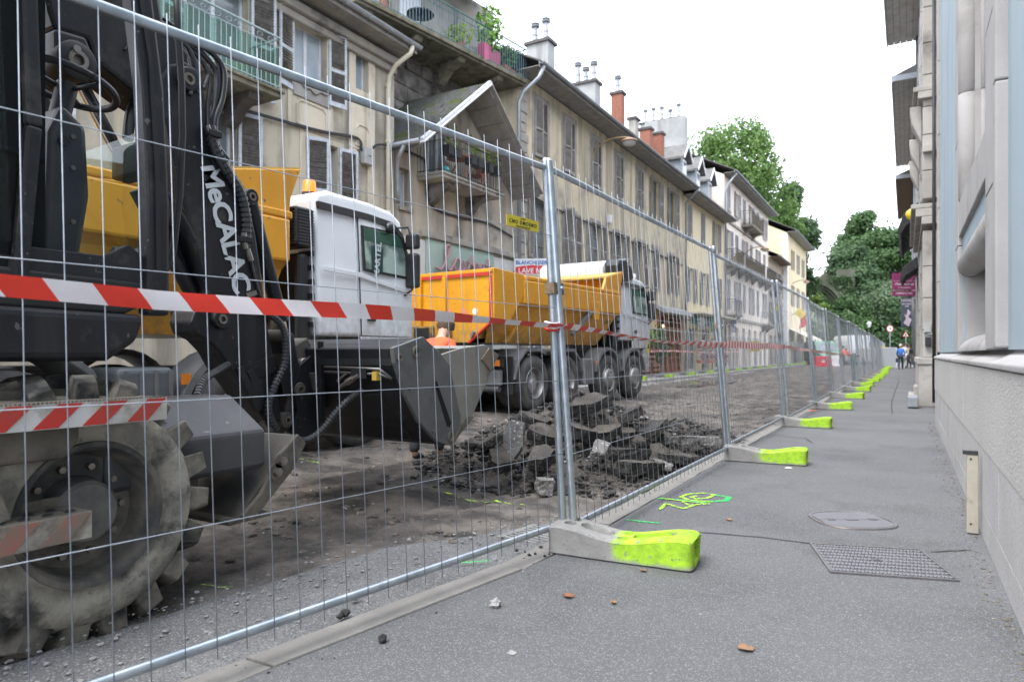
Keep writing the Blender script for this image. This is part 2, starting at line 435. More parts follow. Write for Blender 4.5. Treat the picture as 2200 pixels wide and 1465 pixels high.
# stones, gravel and leaves
STONE = mat('pale stone', (.36, .35, .34), (.25, .245, .24), 20, .9, 0, .4, 80)
TAR = mat('tar crumb', (.022, .021, .021), (.045, .043, .041), 30, .85, 0, .6, 120)
def lump(r, seed, flat=.7, nn=1, rough=.35):
    bm = bmesh.new(); bmesh.ops.create_icosphere(bm, subdivisions=nn, radius=r)
    for v in bm.verts:
        q = v.co.normalized(); k = 1 + rough * noise.noise(q * 1.7 + Vector((seed * 3.1, seed, 0)))
        v.co = Vector((q.x * k, q.y * k, q.z * k * flat)) * r
    me = bpy.data.meshes.new('stone'); bm.to_mesh(me); bm.free(); return me
gvl = MB(); lumps = [lump(1, s, .6, 1, .5) for s in range(6)]
LV = [([tuple(v.co) for v in l.vertices], [tuple(p.vertices) for p in l.polygons]) for l in lumps]
def scatter(n, pos, rmin, rmax, mb):
    for _ in range(n):
        x, y, z = pos(); r = rmin + (rmax - rmin) * rnd.random() ** 3; a = rnd.random() * 6.28
        vs, fs = rnd.choice(LV); c, s = math.cos(a), math.sin(a)
        mb.add([(x + r * (v[0] * c - v[1] * s), y + r * (v[0] * s + v[1] * c), z + r * v[2] * .8) for v in vs], fs)
def gpos():
    y = rnd.uniform(.3, 4.2); x = kerb_x(y) - rnd.random() ** .6 * gx(y) * 1.1 - .02
    return x, y, max(dz_road(x, y), -.012 - .03 * (kerb_x(y) - x)) + .003
scatter(800, gpos, .003, .014, gvl)
gv2 = MB()
def rpos():
    y = 1 + 15 * rnd.random() ** 1.4; x = rnd.uniform(-7, kerb_x(y) - .05)
    for _ in range(6):
        if nz(x, y, 11, 1.6) + .35 * nz(x, y, 2, 6) > rnd.uniform(-.1, .5): break
        y = 1 + 15 * rnd.random() ** 1.4; x = rnd.uniform(-7, kerb_x(y) - .05)
    return x, y, dz_road(x, y) + .003
scatter(3600, rpos, .006, .045, gv2)
tag(gvl.build('gravel', mat('gutter gravel', (.27, .265, .26), (.15, .148, .145), 40, .95)), kind='stuff')
tag(gv2.build('dirt_clods', mat('clods', (.05, .044, .039), (.15, .13, .112), 9, .95, 0, .5, 90, speck=((.3, .29, .28), 9, .62, .66))), kind='stuff')
pv4 = MB()
def kpos(): y = rnd.uniform(1.2, 9); return kerb_x(y) + .02 + abs(rnd.gauss(0, .12)), y, .003
scatter(420, kpos, .002, .007, pv4); tag(pv4.build('kerb_crumbs', TAR), kind='stuff')
pv3 = MB()
def ppos():
    y = rnd.uniform(1.2, 7); x = rnd.uniform(kerb_x(y), .3); return x, y, .002
scatter(160, ppos, .002, .006, pv3); tag(pv3.build('grit', STONE), kind='stuff')
def stone(px, py, r, m, label, name='pebble', seed=1, flat=.75, cat='stone'):
    v = onz(px, py, 0.); me = lump(r, seed, flat, 2, .6); me.materials.append(m)
    o = link(name, me, None, loc=(v.x, v.y, r * flat * .7), rot=(0, 0, seed)); tag(o, label, cat)
stone(1064, 1303, .024, STONE, 'whitish angular stone lying alone on the open pavement', seed=3, flat=.8)
stone(1101, 1403, .016, STONE, 'small flat whitish chip near the bottom edge of the pavement', seed=4, flat=.25)
stone(822, 1380, .016, TAR, 'black tar lump standing on the pavement below the kerb', seed=5, flat=1.2, name='tar_lump', cat='tar lump')
stone(741, 1322, .020, TAR, 'black crumbly tar lump sitting on the kerb stone', seed=6, name='tar_lump', cat='tar lump')
stone(730, 1328, .012, TAR, 'tiny black tar crumb beside the lump on the kerb', seed=8, name='tar_lump', cat='tar lump')
stone(763, 1287, .020, STONE, 'white chip in the gutter just under the bottom rail', seed=9, flat=.4)
stone(1695, 1006, .03, WHITE, 'crumpled white scrap on the pavement by the second foot', seed=11, flat=.2, name='paper_scrap', cat='litter')
for i, (px, py) in enumerate(((1128, 1188), (1150, 1192), (1162, 1178), (1137, 1195), (1180, 1193), (1192, 1190), (1110, 1185), (1170, 1197))):
    v = onz(px, py, 0.); me = lump(rnd.uniform(.006, .013), i, .8, 1, .5); me.materials.append(TAR)
    tag(link('tar_crumb', me, None, loc=(v.x, v.y, .008)), 'small black tar crumb scattered at the kerb by the nearest concrete foot', 'tar lump', 'tar crumbs at the nearest concrete foot')
LEAF = mat('dry leaf', (.22, .12, .065), (.30, .18, .10), 60, .8)
LEAFR = mat('rusty leaf', (.19, .07, .03), (.26, .11, .05), 60, .8)
def leaf(px, py, L, m, label, a):
    v = onz(px, py, 0.); b = MB(); W = L * .42; n = 8
    vs = []
    for i in range(n + 1):
        t = i / n; w = W * math.sin(math.pi * t) ** .8 + .001; zz = .001 + .007 * abs(math.sin(3 * t + a))
        vs += [(L * (t - .5), -w, zz + .004), (L * (t - .5), 0, zz), (L * (t - .5), w, zz + .005)]
    b.add(vs, [(3 * i + j, 3 * i + 3 + j, 3 * i + 4 + j, 3 * i + 1 + j) for i in range(n) for j in (0, 1)])
    b.tube([(L * .5, 0, .008), (L * .8, .006, .004)], .0012, 4)
    tag(b.build('fallen_leaf', m, loc=(v.x, v.y, .001), rot=(0, 0, a)), label, 'leaf')
leaf(1221, 1283, .05, LEAFR, 'rusty brown curled leaf on the pavement in front of the nearest foot', .2)
leaf(1602, 1396, .06, LEAF, 'pale tan dry leaf near the bottom edge of the pavement', .5)
leaf(1382, 1228, .035, LEAF, 'tiny tan leaf right below the painted end of the nearest foot', 1.0)
leaf(1318, 1297, .028, LEAF, 'tiny tan leaf right of the rusty curled leaf', 2.0)
leaf(1566, 1118, .04, LEAF, 'small tan leaf on the pavement between the spray symbol and the oval cover', 2.6)

# covers and grate
IRON = mat('cast iron', (.10, .098, .105), (.15, .143, .148), 8, .5, .3, .2, 80, dirt=((.17, .125, .10), 3, .54, .74))
def cover_rect():
    c = [onz(*p, 0.) for p in ((1778, 1173), (2008, 1186), (2012, 1245), (1753, 1226))]
    o = sum(c, Vector()) / 4; ex = ((c[1] - c[0]) + (c[2] - c[3])).normalized(); ey = Vector((-ex.y, ex.x, 0))
    W = ((c[1] - c[0]).length + (c[2] - c[3]).length) / 2; H = ((c[0] - c[3]).length + (c[1] - c[2]).length) / 2 * .97
    root = thing('manhole_cover', 'rectangular cast iron chamber cover with a wavy raised pattern', 'manhole cover', (o.x, o.y, .001), (0, 0, math.atan2(ex.y, ex.x)))
    b = MB()
    b.box(-W / 2, W / 2, -H / 2, H / 2, -.02, .004); b.build('plate', IRON, root, local=True)
    b = MB(); t = .014
    for x0, x1, y0, y1 in ((-W / 2 - t, W / 2 + t, -H / 2 - t, -H / 2 - .003), (-W / 2 - t, W / 2 + t, H / 2 + .003, H / 2 + t), (-W / 2 - t, -W / 2 - .003, -H / 2 - .003, H / 2 + .003), (W / 2 + .003, W / 2 + t, -H / 2 - .003, H / 2 + .003)):
        b.box(x0, x1, y0, y1, -.02, .008)
    b.build('cover_frame', IRON, root, local=True)
    b = MB(); nx = 16; ny = 9
    for i in range(nx):
        for j in range(ny):
            x = -W / 2 + (i + .5) * W / nx; y = -H / 2 + (j + .5) * H / ny
            if abs(x) < W * .04 and abs(y) < H * .09: continue
            for sgn in (-1, 1):
                M = Matrix.Translation((x + sgn * W / nx * .22, y, .006)) @ Matrix.Rotation(sgn * .6 * (1 if i % 1 == 0 else -1), 4, 'Z')
                b.box(-W / nx * .26, W / nx * .26, -H / ny * .16, H / ny * .16, -.004, .003, M)
    tag(b.build('raised_pattern', mat('worn iron rib', (.20, .20, .215)), root, local=True), kind='stuff')
    b = MB(); b.box(-.02, .02, -.013, .013, .004, .009); b.m(1).box(-.009, .009, -.006, .006, .0092, .0098)
    b.build('lifting_eye', [IRON, BLACKP], root, local=True)
cover_rect()
def cover_oval():
    a, c = onz(1752, 1118, 0.), onz(1908, 1118, 0.); t, bt = onz(1830, 1099, 0.), onz(1830, 1135, 0.)
    o = (a + c) / 2; ex = (c - a).normalized(); W = (c - a).length / 2; H = (t - bt).length / 2 * .92
    root = thing('manhole_cover', 'oval cast iron water cover with ribbed lid', 'manhole cover', (o.x, o.y, .001), (0, 0, math.atan2(ex.y, ex.x)))
    def ov(f, z):
        pts = []
        for k in range(48):
            a_ = 6.2832 * k / 48; cx, sy = math.cos(a_), math.sin(a_)
            pts.append((f * W * math.copysign(abs(cx) ** .75, cx), f * H * math.copysign(abs(sy) ** .75, sy), z))
        return pts
    b = MB(); b.add(ov(1, .002), [list(range(48))]); b.build('plate', mat('iron groove', (.045, .044, .046), (.07, .067, .066), 20, .8, .1), root, local=True)
    b = MB(); p, q, r_, s_ = ov(1.05, .001), ov(1.03, .008), ov(.97, .008), ov(.95, .002)
    b.add(p + q + r_ + s_, [(48 * i + k, 48 * i + (k + 1) % 48, 48 * i + 48 + (k + 1) % 48, 48 * i + 48 + k) for i in range(3) for k in range(48)])
    b.build('cover_frame', IRON, root, local=True)
    for i in range(-12, 13):
        x = i / 13 * W * .93; h = H * .90 * (1 - abs(x / W) ** 2.7) ** .4
        for y0, y1 in (((-h, -.025), (.025, h)) if abs(i) < 3 or abs(i) in (7, 8, 9) else ((-h, -.004), (.004, h))):
            b = MB(); b.box(x - W * .022, x + W * .022, y0, y1, .001, .007); b.build('rib', mat('worn iron rib', (.20, .20, .215), (.26, .255, .265), 9, .5, .2), root, local=True)
    for sx in (-1, 1):
        b = MB(); b.box(sx * W * .62 - .02, sx * W * .62 + .02, -.016, .016, .001, .0075); b.m(1).box(sx * W * .62 - .01, sx * W * .62 + .01, -.007, .007, .0076, .0082)
        b.build('lifting_eye', [IRON, BLACKP], root, local=True)
    b = MB(); b.box(-.035, .035, -.008, .018, .001, .008); b.build('boss', IRON, root, local=True)
cover_oval()
# drain grate in the gutter behind the nearest foot
c = onz(1162, 1150, -.02)
root = thing('drain_grate', 'pale stone gutter drain with dark slots at the nearest fence foot', 'drain', (c.x, c.y, -.02), (0, 0, R(-8)))
b = MB()
for i in range(8):
    b.box(-.14, .14, -.17 + i * .042, -.17 + i * .042 + .024, -.03, .008)
b.box(-.18, -.14, -.19, .17, -.03, .008); b.box(.14, .17, -.19, .17, -.03, .008); b.build('bars', mat('drain concrete', (.22, .22, .215), (.16, .16, .155), 8, .9), root, local=True)
b = MB(); b.box(-.16, .16, -.18, .16, -.05, -.03); b.build('sump', BLACKP, root, local=True)

# ================================================================ construction fence
def fence_panel(label, L=3.5, full=True, group='construction fence panels'):
    root = thing('mesh_fence', label, 'fence', group=group)
    b = MB(); b.cyl((.021, 0, -.05), (.021, 0, 1.97), .021, 14); b.tube([(.021, 0, 1.97), (.021, 0, 1.985)], [.021, .012], 14); b.build('post', GALV, root, auto=40, local=True)
    b = MB(); b.cyl((L - .021, 0, -.05), (L - .021, 0, 1.97), .021, 14); b.tube([(L - .021, 0, 1.97), (L - .021, 0, 1.985)], [.021, .012], 14); b.build('post', GALV, root, auto=40, local=True)
    for nm, z in (('top_rail', 1.93), ('bottom_rail', .012)):
        b = MB(); b.cyl((.04, 0, z), (L - .04, 0, z), .0165, 12); b.build(nm, GALV, root, auto=40, local=True)
    vme = MB().tube([(0, 0, -.035), (0, 0, 1.975)], .0018, 5).mesh('vertical_wire', WIRE, True)
    hme = MB().tube([(.02, 0, 0), (L - .02, 0, 0)], .0018, 5).mesh('horizontal_wire', WIRE, True)
    n = int((L - .1) / .1); zs = [.385, .775, 1.165, 1.555]
    if full:
        for i in range(n + 1): link('vertical_wire', vme, root, True, (.06 + i * (L - .12) / n, -.0165, 0), (rnd.uniform(-.003, .003), rnd.uniform(-.003, .003), 0))
        for z in zs: link('horizontal_wire', hme, root, True, (0, -.0205, z))
    else:
        b = MB()
        for i in range(n + 1): x = .06 + i * (L - .12) / n; b.tube([(x, -.0165, -.03), (x, -.0165, 1.96)], .0023, 3)
        for z in zs: b.tube([(.02, -.0205, z), (L - .02, -.0205, z)], .0023, 3)
        tag(b.build('mesh_infill', WIRE, root, local=True), kind='stuff')
    return root
PY0 = 3.313
POSTS = [(-1.562, PY0)]
for k in range(1, 24):
    yk = PY0 + 3.56 * k
    POSTS.append((-1.50 - .02 * math.sin(k * 1.7) - max(0, k - 12) * .03, yk))
P0 = (-2.085, -.15)
FZ = .112
def place(o, a, b, lean=-4.4):
    o.location = (a[0], a[1], FZ); o.rotation_euler = (R(lean), 0, math.atan2(b[1] - a[1], b[0] - a[0]))
pa = fence_panel('nearest mesh fence panel, in front of the excavator and its tyre'); d0 = Vector((POSTS[0][0] - P0[0], POSTS[0][1] - P0[1])).normalized()
place(pa, (POSTS[0][0] - .022 - d0.x * 3.5, POSTS[0][1] - d0.y * 3.5), (POSTS[0][0] - .022, POSTS[0][1]), -3.3)
seq = ['second', 'third', 'fourth', 'fifth', 'sixth']
near = fence_panel('second mesh fence panel, in front of the rubble heap', 3.54)
far = None
for k in range(0, 22):
    a, c = POSTS[k], POSTS[k + 1]
    if k == 0: o = near
    elif k < 4:
        o = copy_tree(near)
        o['label'] = ['', 'third mesh fence panel, just past the rubble heap', 'fourth mesh fence panel along the kerb, past the second post beyond the heap', 'fifth mesh fence panel along the kerb, in line with the opposite shops'][k]
    elif far is None:
        far = fence_panel('distant mesh fence panel in the row along the pavement kerb', 3.54, False); o = far
    else: o = copy_tree(far)
    sx_ = .030 if k % 2 == 0 else -.020
    a, c = (a[0] + sx_, a[1] - .02), (c[0] + sx_, c[1])
    place(o, a, c, -4.4 + rnd.uniform(-.12, .12) * (k > 1))
# couplers
def coupler(x, y, z, a, label):
    root = thing('fence_coupler', label, 'clamp', (x, y, z), (R(-4.4), 0, a))
    b = MB(); b.box(-.055, .055, -.028, -.023, -.03, .03); b.box(-.055, .055, .023, .028, -.03, .03); b.box(-.058, -.052, -.028, .028, -.03, .03); b.box(.052, .058, -.028, .028, -.03, .03)
    b.build('bracket', mat('rusty steel', (.26, .19, .12), (.16, .13, .10), 30, .7, .5), root, local=True)
    b = MB(); b.cyl((.01, -.05, 0), (.01, .04, 0), .007, 8); b.cyl((.01, -.045, 0), (.01, -.03, 0), .013, 6); b.build('bolt', GALV, root, local=True)
coupler(POSTS[0][0] - .085, POSTS[0][1], 1.38, R(88), 'rusty bolted clamp joining the two nearest fence posts')
coupler(POSTS[1][0] - .09, POSTS[1][1], 1.30, R(90), 'rusty bolted clamp on the second fence joint')
coupler(POSTS[2][0] - .09, POSTS[2][1], 1.30, R(90), 'rusty bolted clamp on the third fence joint')
# concrete feet
def foot_mat():
    m = bpy.data.materials.new('painted concrete foot'); m.use_nodes = True; nt = m.node_tree; b = nt.nodes['Principled BSDF']
    co = coords(nt, True); sx = N(nt, 'SeparateXYZ'); nt.links.new(co, sx.inputs[0])
    oi = nt.nodes.new('ShaderNodeObjectInfo')
    n1 = noisef(nt, co, 9, 4); n2 = noisef(nt, co, 60, 3)
    a = N(nt, 'Math', operation='MULTIPLY_ADD'); a.inputs[1].default_value = .26; nt.links.new(n1, a.inputs[0]); nt.links.new(sx.outputs[0], a.inputs[2])
    a2 = N(nt, 'Math', operation='MULTIPLY_ADD'); a2.inputs[1].default_value = .07; nt.links.new(oi.outputs['Random'], a2.inputs[0]); nt.links.new(a.outputs[0], a2.inputs[2])
    f = ramp(nt, a2.outputs[0], .12, .18)
    # worn edge near the ground
    lo = N(nt, 'Math', operation='MULTIPLY_ADD'); lo.inputs[1].default_value = .10; nt.links.new(n1, lo.inputs[0]); nt.links.new(sx.outputs[2], lo.inputs[2])
    g = ramp(nt, lo.outputs[0], .055, .085)
    mu = N(nt, 'Math', operation='MULTIPLY'); nt.links.new(f, mu.inputs[0]); nt.links.new(g, mu.inputs[1])
    mu2 = N(nt, 'Math', operation='MULTIPLY'); nt.links.new(mu.outputs[0], mu2.inputs[0]); m3 = N(nt, 'Math', operation='MULTIPLY'); nt.links.new(ramp(nt, n2, .70, .62), m3.inputs[0]); nt.links.new(ramp(nt, noisef(nt, co, 17, 5, rough=.7), .66, .58), m3.inputs[1]); nt.links.new(m3.outputs[0], mu2.inputs[1])
    conc = mixrgb(nt, ramp(nt, n1, .3, .7), (.29, .282, .268), (.20, .195, .188))
    conc = mixrgb(nt, ramp(nt, n2, .62, .70), conc, (.16, .155, .15))
    pnt = mixrgb(nt, ramp(nt, noisef(nt, co, 14, 3), .35, .7), (.40, .66, .03), (.23, .42, .02))
    nt.links.new(mixrgb(nt, mu2.outputs[0], conc, pnt), b.inputs['Base Color']); b.inputs['Roughness'].default_value = .85
    bn = N(nt, 'Bump', Strength=.5, Distance=.006); nt.links.new(n2, bn.inputs['Height']); nt.links.new(bn.outputs[0], b.inputs['Normal'])
    return m
FOOT = foot_mat()
def foot_mesh():
    L, W, H = .74, .235, .15; nx, ny = 74, 24; b = MB()
    def top(x, y):
        u = (x + L / 2) / L
        h = H - .042 * math.sin(math.pi * min(1, max(0, (u - .08) / .86))) ** 2
        def slot(cx, cy, hx, hy):
            dx, dy = max(0, abs(x - cx) - (hx - hy)), abs(y - cy)
            return math.hypot(dx, dy) / hy
        for cx, cy, hx, hy, dp in ((-.13, 0, .085, .04, .09), (.17, 0, .11, .038, .08), (-.27, -.03, .026, .026, .09), (-.27, .055, .026, .026, .09), (.02, -.05, .022, .022, .07), (.02, .05, .022, .022, .07)):
            q = slot(cx, cy, hx, hy)
            if q < 1: h -= dp * min(1, (1 - q) * 9)
        return h
    def P(i, j):
        x = -L / 2 + L * i / nx; y = -W / 2 + W * j / ny
        # rounded plan corners and top edges
        ex, ey = min(x + L / 2, L / 2 - x), min(y + W / 2, W / 2 - y); r = .03
        z = top(x, y) - .014 * (max(0, 1 - ex / .028) ** 2 + max(0, 1 - ey / .028) ** 2)
        if ex < r and ey < r:
            cx, cy = math.copysign(L / 2 - r, x), math.copysign(W / 2 - r, y); d = Vector((x - cx, y - cy))
            if d.length > r: d = d.normalized() * r
            x, y = cx + d.x, cy + d.y
        return (x, y, z)
    b.grid(P, nx, ny)
    ring = [P(i, 0) for i in range(nx)] + [P(nx, j) for j in range(ny)] + [P(i, ny) for i in range(nx, 0, -1)] + [P(0, j) for j in range(ny, 0, -1)]
    n = len(ring); lev = [1, .75, .5, .25, .06, 0]; vs = []
    for li, l in enumerate(lev):
        for p in ring:
            x, y, z = p
            o = .006 * noise.noise(Vector((x * 9, y * 9, z * l * 9))) - (.010 if li == len(lev) - 1 else 0)
            x2 = x * (1 + o / .37); y2 = y * (1 + o / .12)
            # socket in the painted end
            if x > L / 2 - .002 and abs(y) < .045 and .25 < l < .8: x2 -= .05
            vs.append((x2, y2, z * l))
    b.add(vs, [(a * n + k, a * n + (k + 1) % n, (a + 1) * n + (k + 1) % n, (a + 1) * n + k) for a in range(len(lev) - 1) for k in range(n)])
    return b.mesh('concrete_foot', FOOT, True)
fm = foot_mesh(); fm.set_sharp_from_angle(angle=R(50))
for k, (x, y) in enumerate(POSTS[:22]):
    o = link('concrete_foot', fm, None, loc=(x + .315 + (0 if k == 0 else rnd.uniform(-.1, .05)), y - .03, .002), rot=(0, 0, R(4 if k == 0 else rnd.uniform(-7, 6))))
    lab = ['nearest concrete fence foot, half painted lime, with two slots in its top', 'second nearest lime-ended concrete fence foot on the pavement', 'third lime-ended concrete fence foot along the pavement',
           'fourth lime-ended concrete fence foot along the pavement', 'fifth lime-ended concrete fence foot along the pavement'][k] if k < 5 else 'small distant lime-ended concrete foot in the row along the pavement'
    tag(o, lab, 'fence foot', 'lime painted concrete fence feet')
# yellow plate wired to the second panel
SIGNY = mat('yellow plate', (.62, .50, .03), (.55, .43, .03), 9, .55, dirt=((.3, .25, .05), 6, .6, .8)); INK = mat('black print', (.015, .015, .015), rough=.6)
a, c = onx(1088, 476, -1.72), onx(1157, 492, -1.70)
# the plate hangs on the nearest panel, just left of the joint
def on_panel0(px, py, off=.03):
    a_, b_, c_ = ray(px, py); nx_, ny_ = d0.y, -d0.x
    t = math.tan(R(4.4)); d = 1.0
    for _ in range(12):
        z = CZ + c_ * d; d = ((POSTS[0][0] - t * (z - FZ)) * nx_ + POSTS[0][1] * ny_ + off) / (a_ * nx_ + b_ * ny_)
    return Vector((a_ * d, b_ * d, CZ + c_ * d))
a, c, e = on_panel0(1088, 459), on_panel0(1157, 476), on_panel0(1088, 484)
ex = (c - a).normalized(); ey = (a - e).normalized(); W, H = (c - a).length, (a - e).length
ctr = (a + c) / 2 - ey * H / 2; ez = ex.cross(ey)
root = thing('fence_sign', 'small yellow plate with black capitals wired to the nearest fence panel', 'sign', ctr)
M = frame_m(ctr, ex, ey); b = MB(); b.box(-W / 2, W / 2, -H / 2, H / 2, -.001, .001, M); b.build('plate', SIGNY, root)
text('lettering', 'CMO DMOEMO', H * .46, INK, root, frame_m(ctr + ez * .002 - ey * H * .02, ex, ey), .0004, .0004, space=1.3)
text('lettering', 'premium', H * .20, INK, root, frame_m(ctr + ez * .002 + ey * H * .36, ex, ey), .0004)
text('lettering', 'MARQUE NATIONALE MO', H * .17, INK, root, frame_m(ctr + ez * .002 - ey * H * .38, ex, ey), .0004)

# barrier tape
RED = mat('red tape', (.80, .042, .018), (.70, .035, .016), 8, .35); TWH = mat('white tape', (.80, .70, .72), (.86, .84, .84), 7, .35)
def tape(pts, w, per, label, diag=.05, twist=None):
    root = thing('barrier_tape', label, 'tape', pts[0]); 
    P = [Vector(p) for p in pts]; cum = [0]
    for a_, b_ in zip(P, P[1:]): cum.append(cum[-1] + (b_ - a_).length)
    def at(s):
        s = min(max(s, 0), cum[-1]); i = 0
        while i < len(cum) - 2 and s > cum[i + 1]: i += 1
        return P[i].lerp(P[i + 1], (s - cum[i]) / max(1e-6, cum[i + 1] - cum[i]))
    reds = MB(); n = int(cum[-1] / (per / 2)); st = 0
    for k in range(-1, n + 1):
        s0, s1 = k * per / 2, (k + 1) * per / 2
        vs = []
        for q in range(5):
            for f in range(3):
                s = s0 + (s1 - s0) * q / 4 + diag * (f / 2 - .5) * -1
                p = at(s); tw = twist(s) if twist else 0
                up = Vector((math.sin(tw), 0, math.cos(tw))); vs.append(p + up * (w * (f / 2 - .5)) + Vector((.006 * math.sin(s * 5 + f), 0, .004 * math.sin(s * 3.1))))
        b = MB(); b.add(vs, [(q * 3 + f, q * 3 + 3 + f, q * 3 + 4 + f, q * 3 + 1 + f) for q in range(4) for f in (0, 1)])
        reds.m(k % 2); reds.add(vs, b.f)
    reds.build('striped_band', [RED, TWH], root, smooth=True)
    return root
tz = -math.tan(R(4.4))
def post_pt(k, z, off=.05): return (POSTS[k][0] + tz * (z - FZ) + off, POSTS[k][1], z)
q0 = on_panel0(-260, 575, .035); q1 = on_panel0(330, 642, .035); q2 = on_panel0(760, 668, .035)
tape([Vector((POSTS[0][0] - d0.x * 3.46 + .04, POSTS[0][1] - d0.y * 3.46, 1.24)), q0, on_panel0(0, 613, .035), on_panel0(200, 630, .035), q1, q2, on_panel0(1000, 686, .035), post_pt(0, 1.18)], .057, .238, 'red and white barrier tape across the nearest fence panel', .045, lambda s: 1.2 * min(1, max(0, (s - 2.0) / .9)))
b = MB(); pp = Vector(post_pt(0, 1.18, 0))
for k in range(4): b.m(k % 2); b.tube([pp + Vector((.034 * math.cos(t), -.03 + .055 * math.sin(t), -.02 + k * .011 + .006 * math.sin(t * 2))) for t in [6.2832 * i / 14 for i in range(15)]], .008, 5)
tag(b.build('tape_knot', [RED, TWH], smooth=True), 'knotted red and white tape wound round the nearest fence joint', 'tape')
tape([post_pt(0, 1.18)] + [Vector(post_pt(0, 1.18)).lerp(Vector(post_pt(1, 1.12)), t) - Vector((0, 0, .03 * math.sin(math.pi * t))) for t in (.25, .5, .75)] + [post_pt(1, 1.12)], .052, .2, 'red and white barrier tape along the second fence panel', .03, lambda s: .9 + .5 * math.sin(s * 1.3))
tape([post_pt(1, 1.12), post_pt(2, 1.13)], .075, .14, 'broad red and white barrier tape along the third fence panel', .0, lambda s: .15 * math.sin(s * 4))
tape([post_pt(2, 1.13), post_pt(3, 1.08), post_pt(5, 1.0), post_pt(7, .95)], .05, .2, 'thin red and white barrier tape running on along the distant fence panels', .03, lambda s: .5 * math.sin(s * 2))
# ================================================================ excavator
XK = mat('excavator charcoal', (.0105, .011, .0135), (.016, .0165, .0195), 3, .45, 0, .05, 200, dirt=((.085, .076, .064), 4, .55, .80), streak=((.032, .032, .033), 7, .55, .75), speck=((.10, .095, .085), 26, .70, .74), coat=.05, spec=.35)
XD = mat('excavator black', (.009, .0095, .011), (.015, .015, .017), 4, .5, dirt=((.07, .062, .05), 6, .62, .85))
XM = mat('muddy charcoal', (.05, .048, .046), (.12, .105, .085), 4, .8, 0, .3, 60, lo=.35, hi=.6)
MUD = mat('dried mud steel', (.10, .09, .075), (.19, .165, .13), 6, .9, 0, .5, 60, dirt=((.05, .046, .042), 4, .5, .7))
BUCK = mat('worn bucket steel', (.19, .185, .17), (.27, .255, .225), 3.5, .5, .1, .1, 90, dirt=((.26, .23, .19), 9, .54, .70), streak=((.07, .068, .064), 9, .52, .75))
STEEL = mat('bare pin steel', (.30, .28, .26), (.20, .17, .14), 25, .4, .8)
CHROME = mat('chrome rod', (.75, .72, .66), rough=.12, metal=1.)
TYRE = mat('muddy tyre', (.21, .196, .165), (.37, .336, .275), 7, .95, 0, .9, 50, lo=.4, hi=.6, dirt=((.07, .066, .06), 6.5, .50, .66), speck=((.23, .21, .17), 30, .66, .76))
TREAD = mat('tyre tread', (.03, .029, .028), (.22, .198, .16), 6, .95, 0, .5, 60, lo=.40, hi=.62)
RIMX = mat('muddy rim', (.055, .054, .053), (.19, .17, .14), 6, .7, .1, .2, 60, lo=.4, hi=.65)
CGLASS = glass('tinted cab glass', (.97, .985, .98), .012, .03, 1.2)
CGLASS2 = glass('dusty lower cab glass', (.89, .955, .925), .035, .03, 1.4)
EX = thing('excavator', 'charcoal wheeled excavator with its arm lowered, parked behind the nearest fence panel', 'excavator', (-3.8, .6, -.09))
def poly(mb, pts, xp, x0, x1):
    q = [onx(*p, xp) for p in pts]
    return mb.prism([(v.y, v.z) for v in q], x0, x1, 'x')
# --- front wheels
def xwheel(xo, yc, zc, side):
    """side=+1: outer face towards +x"""
    w = EXW = thing_part('wheel', EX)
    s = side
    prof = [(0, .285), (-.012, .30), (.004, .325), (.012, .375), (.0, .42), (-.04, .448), (-.12, .458), (-.23, .462), (-.34, .458), (-.415, .448), (-.455, .41), (-.465, .36), (-.45, .29)]
    b = MB(); b.lathe([(s * t, r) for t, r in prof], (xo, yc, zc), 'x', 64); b.build('tyre', TYRE, w, smooth=True)
    for k in range(19):
        for h in (0, 1):
            a = 6.2832 * (k + .5 * h) / 19; M = Matrix.Translation((xo, yc, zc)) @ Matrix.Rotation(a, 4, 'X')
            b = MB(); t0, t1 = ((-.005, -.235) if h == 0 else (-.455, -.215)); sk = .085
            vs = []
            for t, off in ((t0, 0), (t0 + (t1 - t0) * .25, .02), (t1, sk)):
                edge = t == t0
                for wd, rr in ((.056, .392 if edge else .445), (.040, .515 if edge else .54)):
                    for sg in (-1, 1): vs.append(M @ Vector((s * t, sg * wd + off - .02, rr)))
            fs = []
            for i in (0, 1):
                o = 4 * i; fs += [(o, o + 2, o + 6, o + 4), (o + 2, o + 3, o + 7, o + 6), (o + 3, o + 1, o + 5, o + 7)]
            fs += [(0, 1, 3, 2), (8, 10, 11, 9)]
            b.add(vs, fs); b.build('tread_lug', TREAD, w, bevel=.006)
    prof = [(-.005, .286), (.012, .282), (.006, .262), (-.02, .250), (-.10, .235), (-.13, .222), (-.135, .14), (-.10, .12), (-.095, .11)]
    b = MB(); b.lathe([(s * t, r) for t, r in prof], (xo, yc, zc), 'x', 56); b.build('rim', RIMX, w, auto=40)
    b = MB(); b.lathe([(s * t, r) for t, r in [(-.13, .135), (-.045, .125), (-.03, .11), (-.028, .0)]], (xo, yc, zc), 'x', 32); b.build('hub', mat('greasy hub', (.10, .10, .10), (.18, .168, .148), 9, .6, .3), w, auto=35)
    for k in range(10):
        a = 6.2832 * k / 10; b = MB(); p = Vector((xo - s * .135, yc + .178 * math.cos(a), zc + .178 * math.sin(a)))
        b.cyl(p, p + Vector((s * .028, 0, 0)), .014, 6); b.build('wheel_bolt', STEEL, w)
    # raised ribs on the sidewall
    b = MB()
    for k in range(26):
        a = -1.15 + k * .04 if k % 4 != 3 else None
        if a is None: continue
        for rr in (.352,):
            p = Vector((xo + s * .009, yc + rr * math.cos(a), zc + rr * math.sin(a))); u = Vector((0, math.cos(a), math.sin(a)))
            b.beam(p - u * .016 - Vector((s * .002, 0, 0)), p + u * .016 - Vector((s * .002, 0, 0)), .007, .006, (1, 0, 0))
    b.build('sidewall_lettering', TYRE, w)
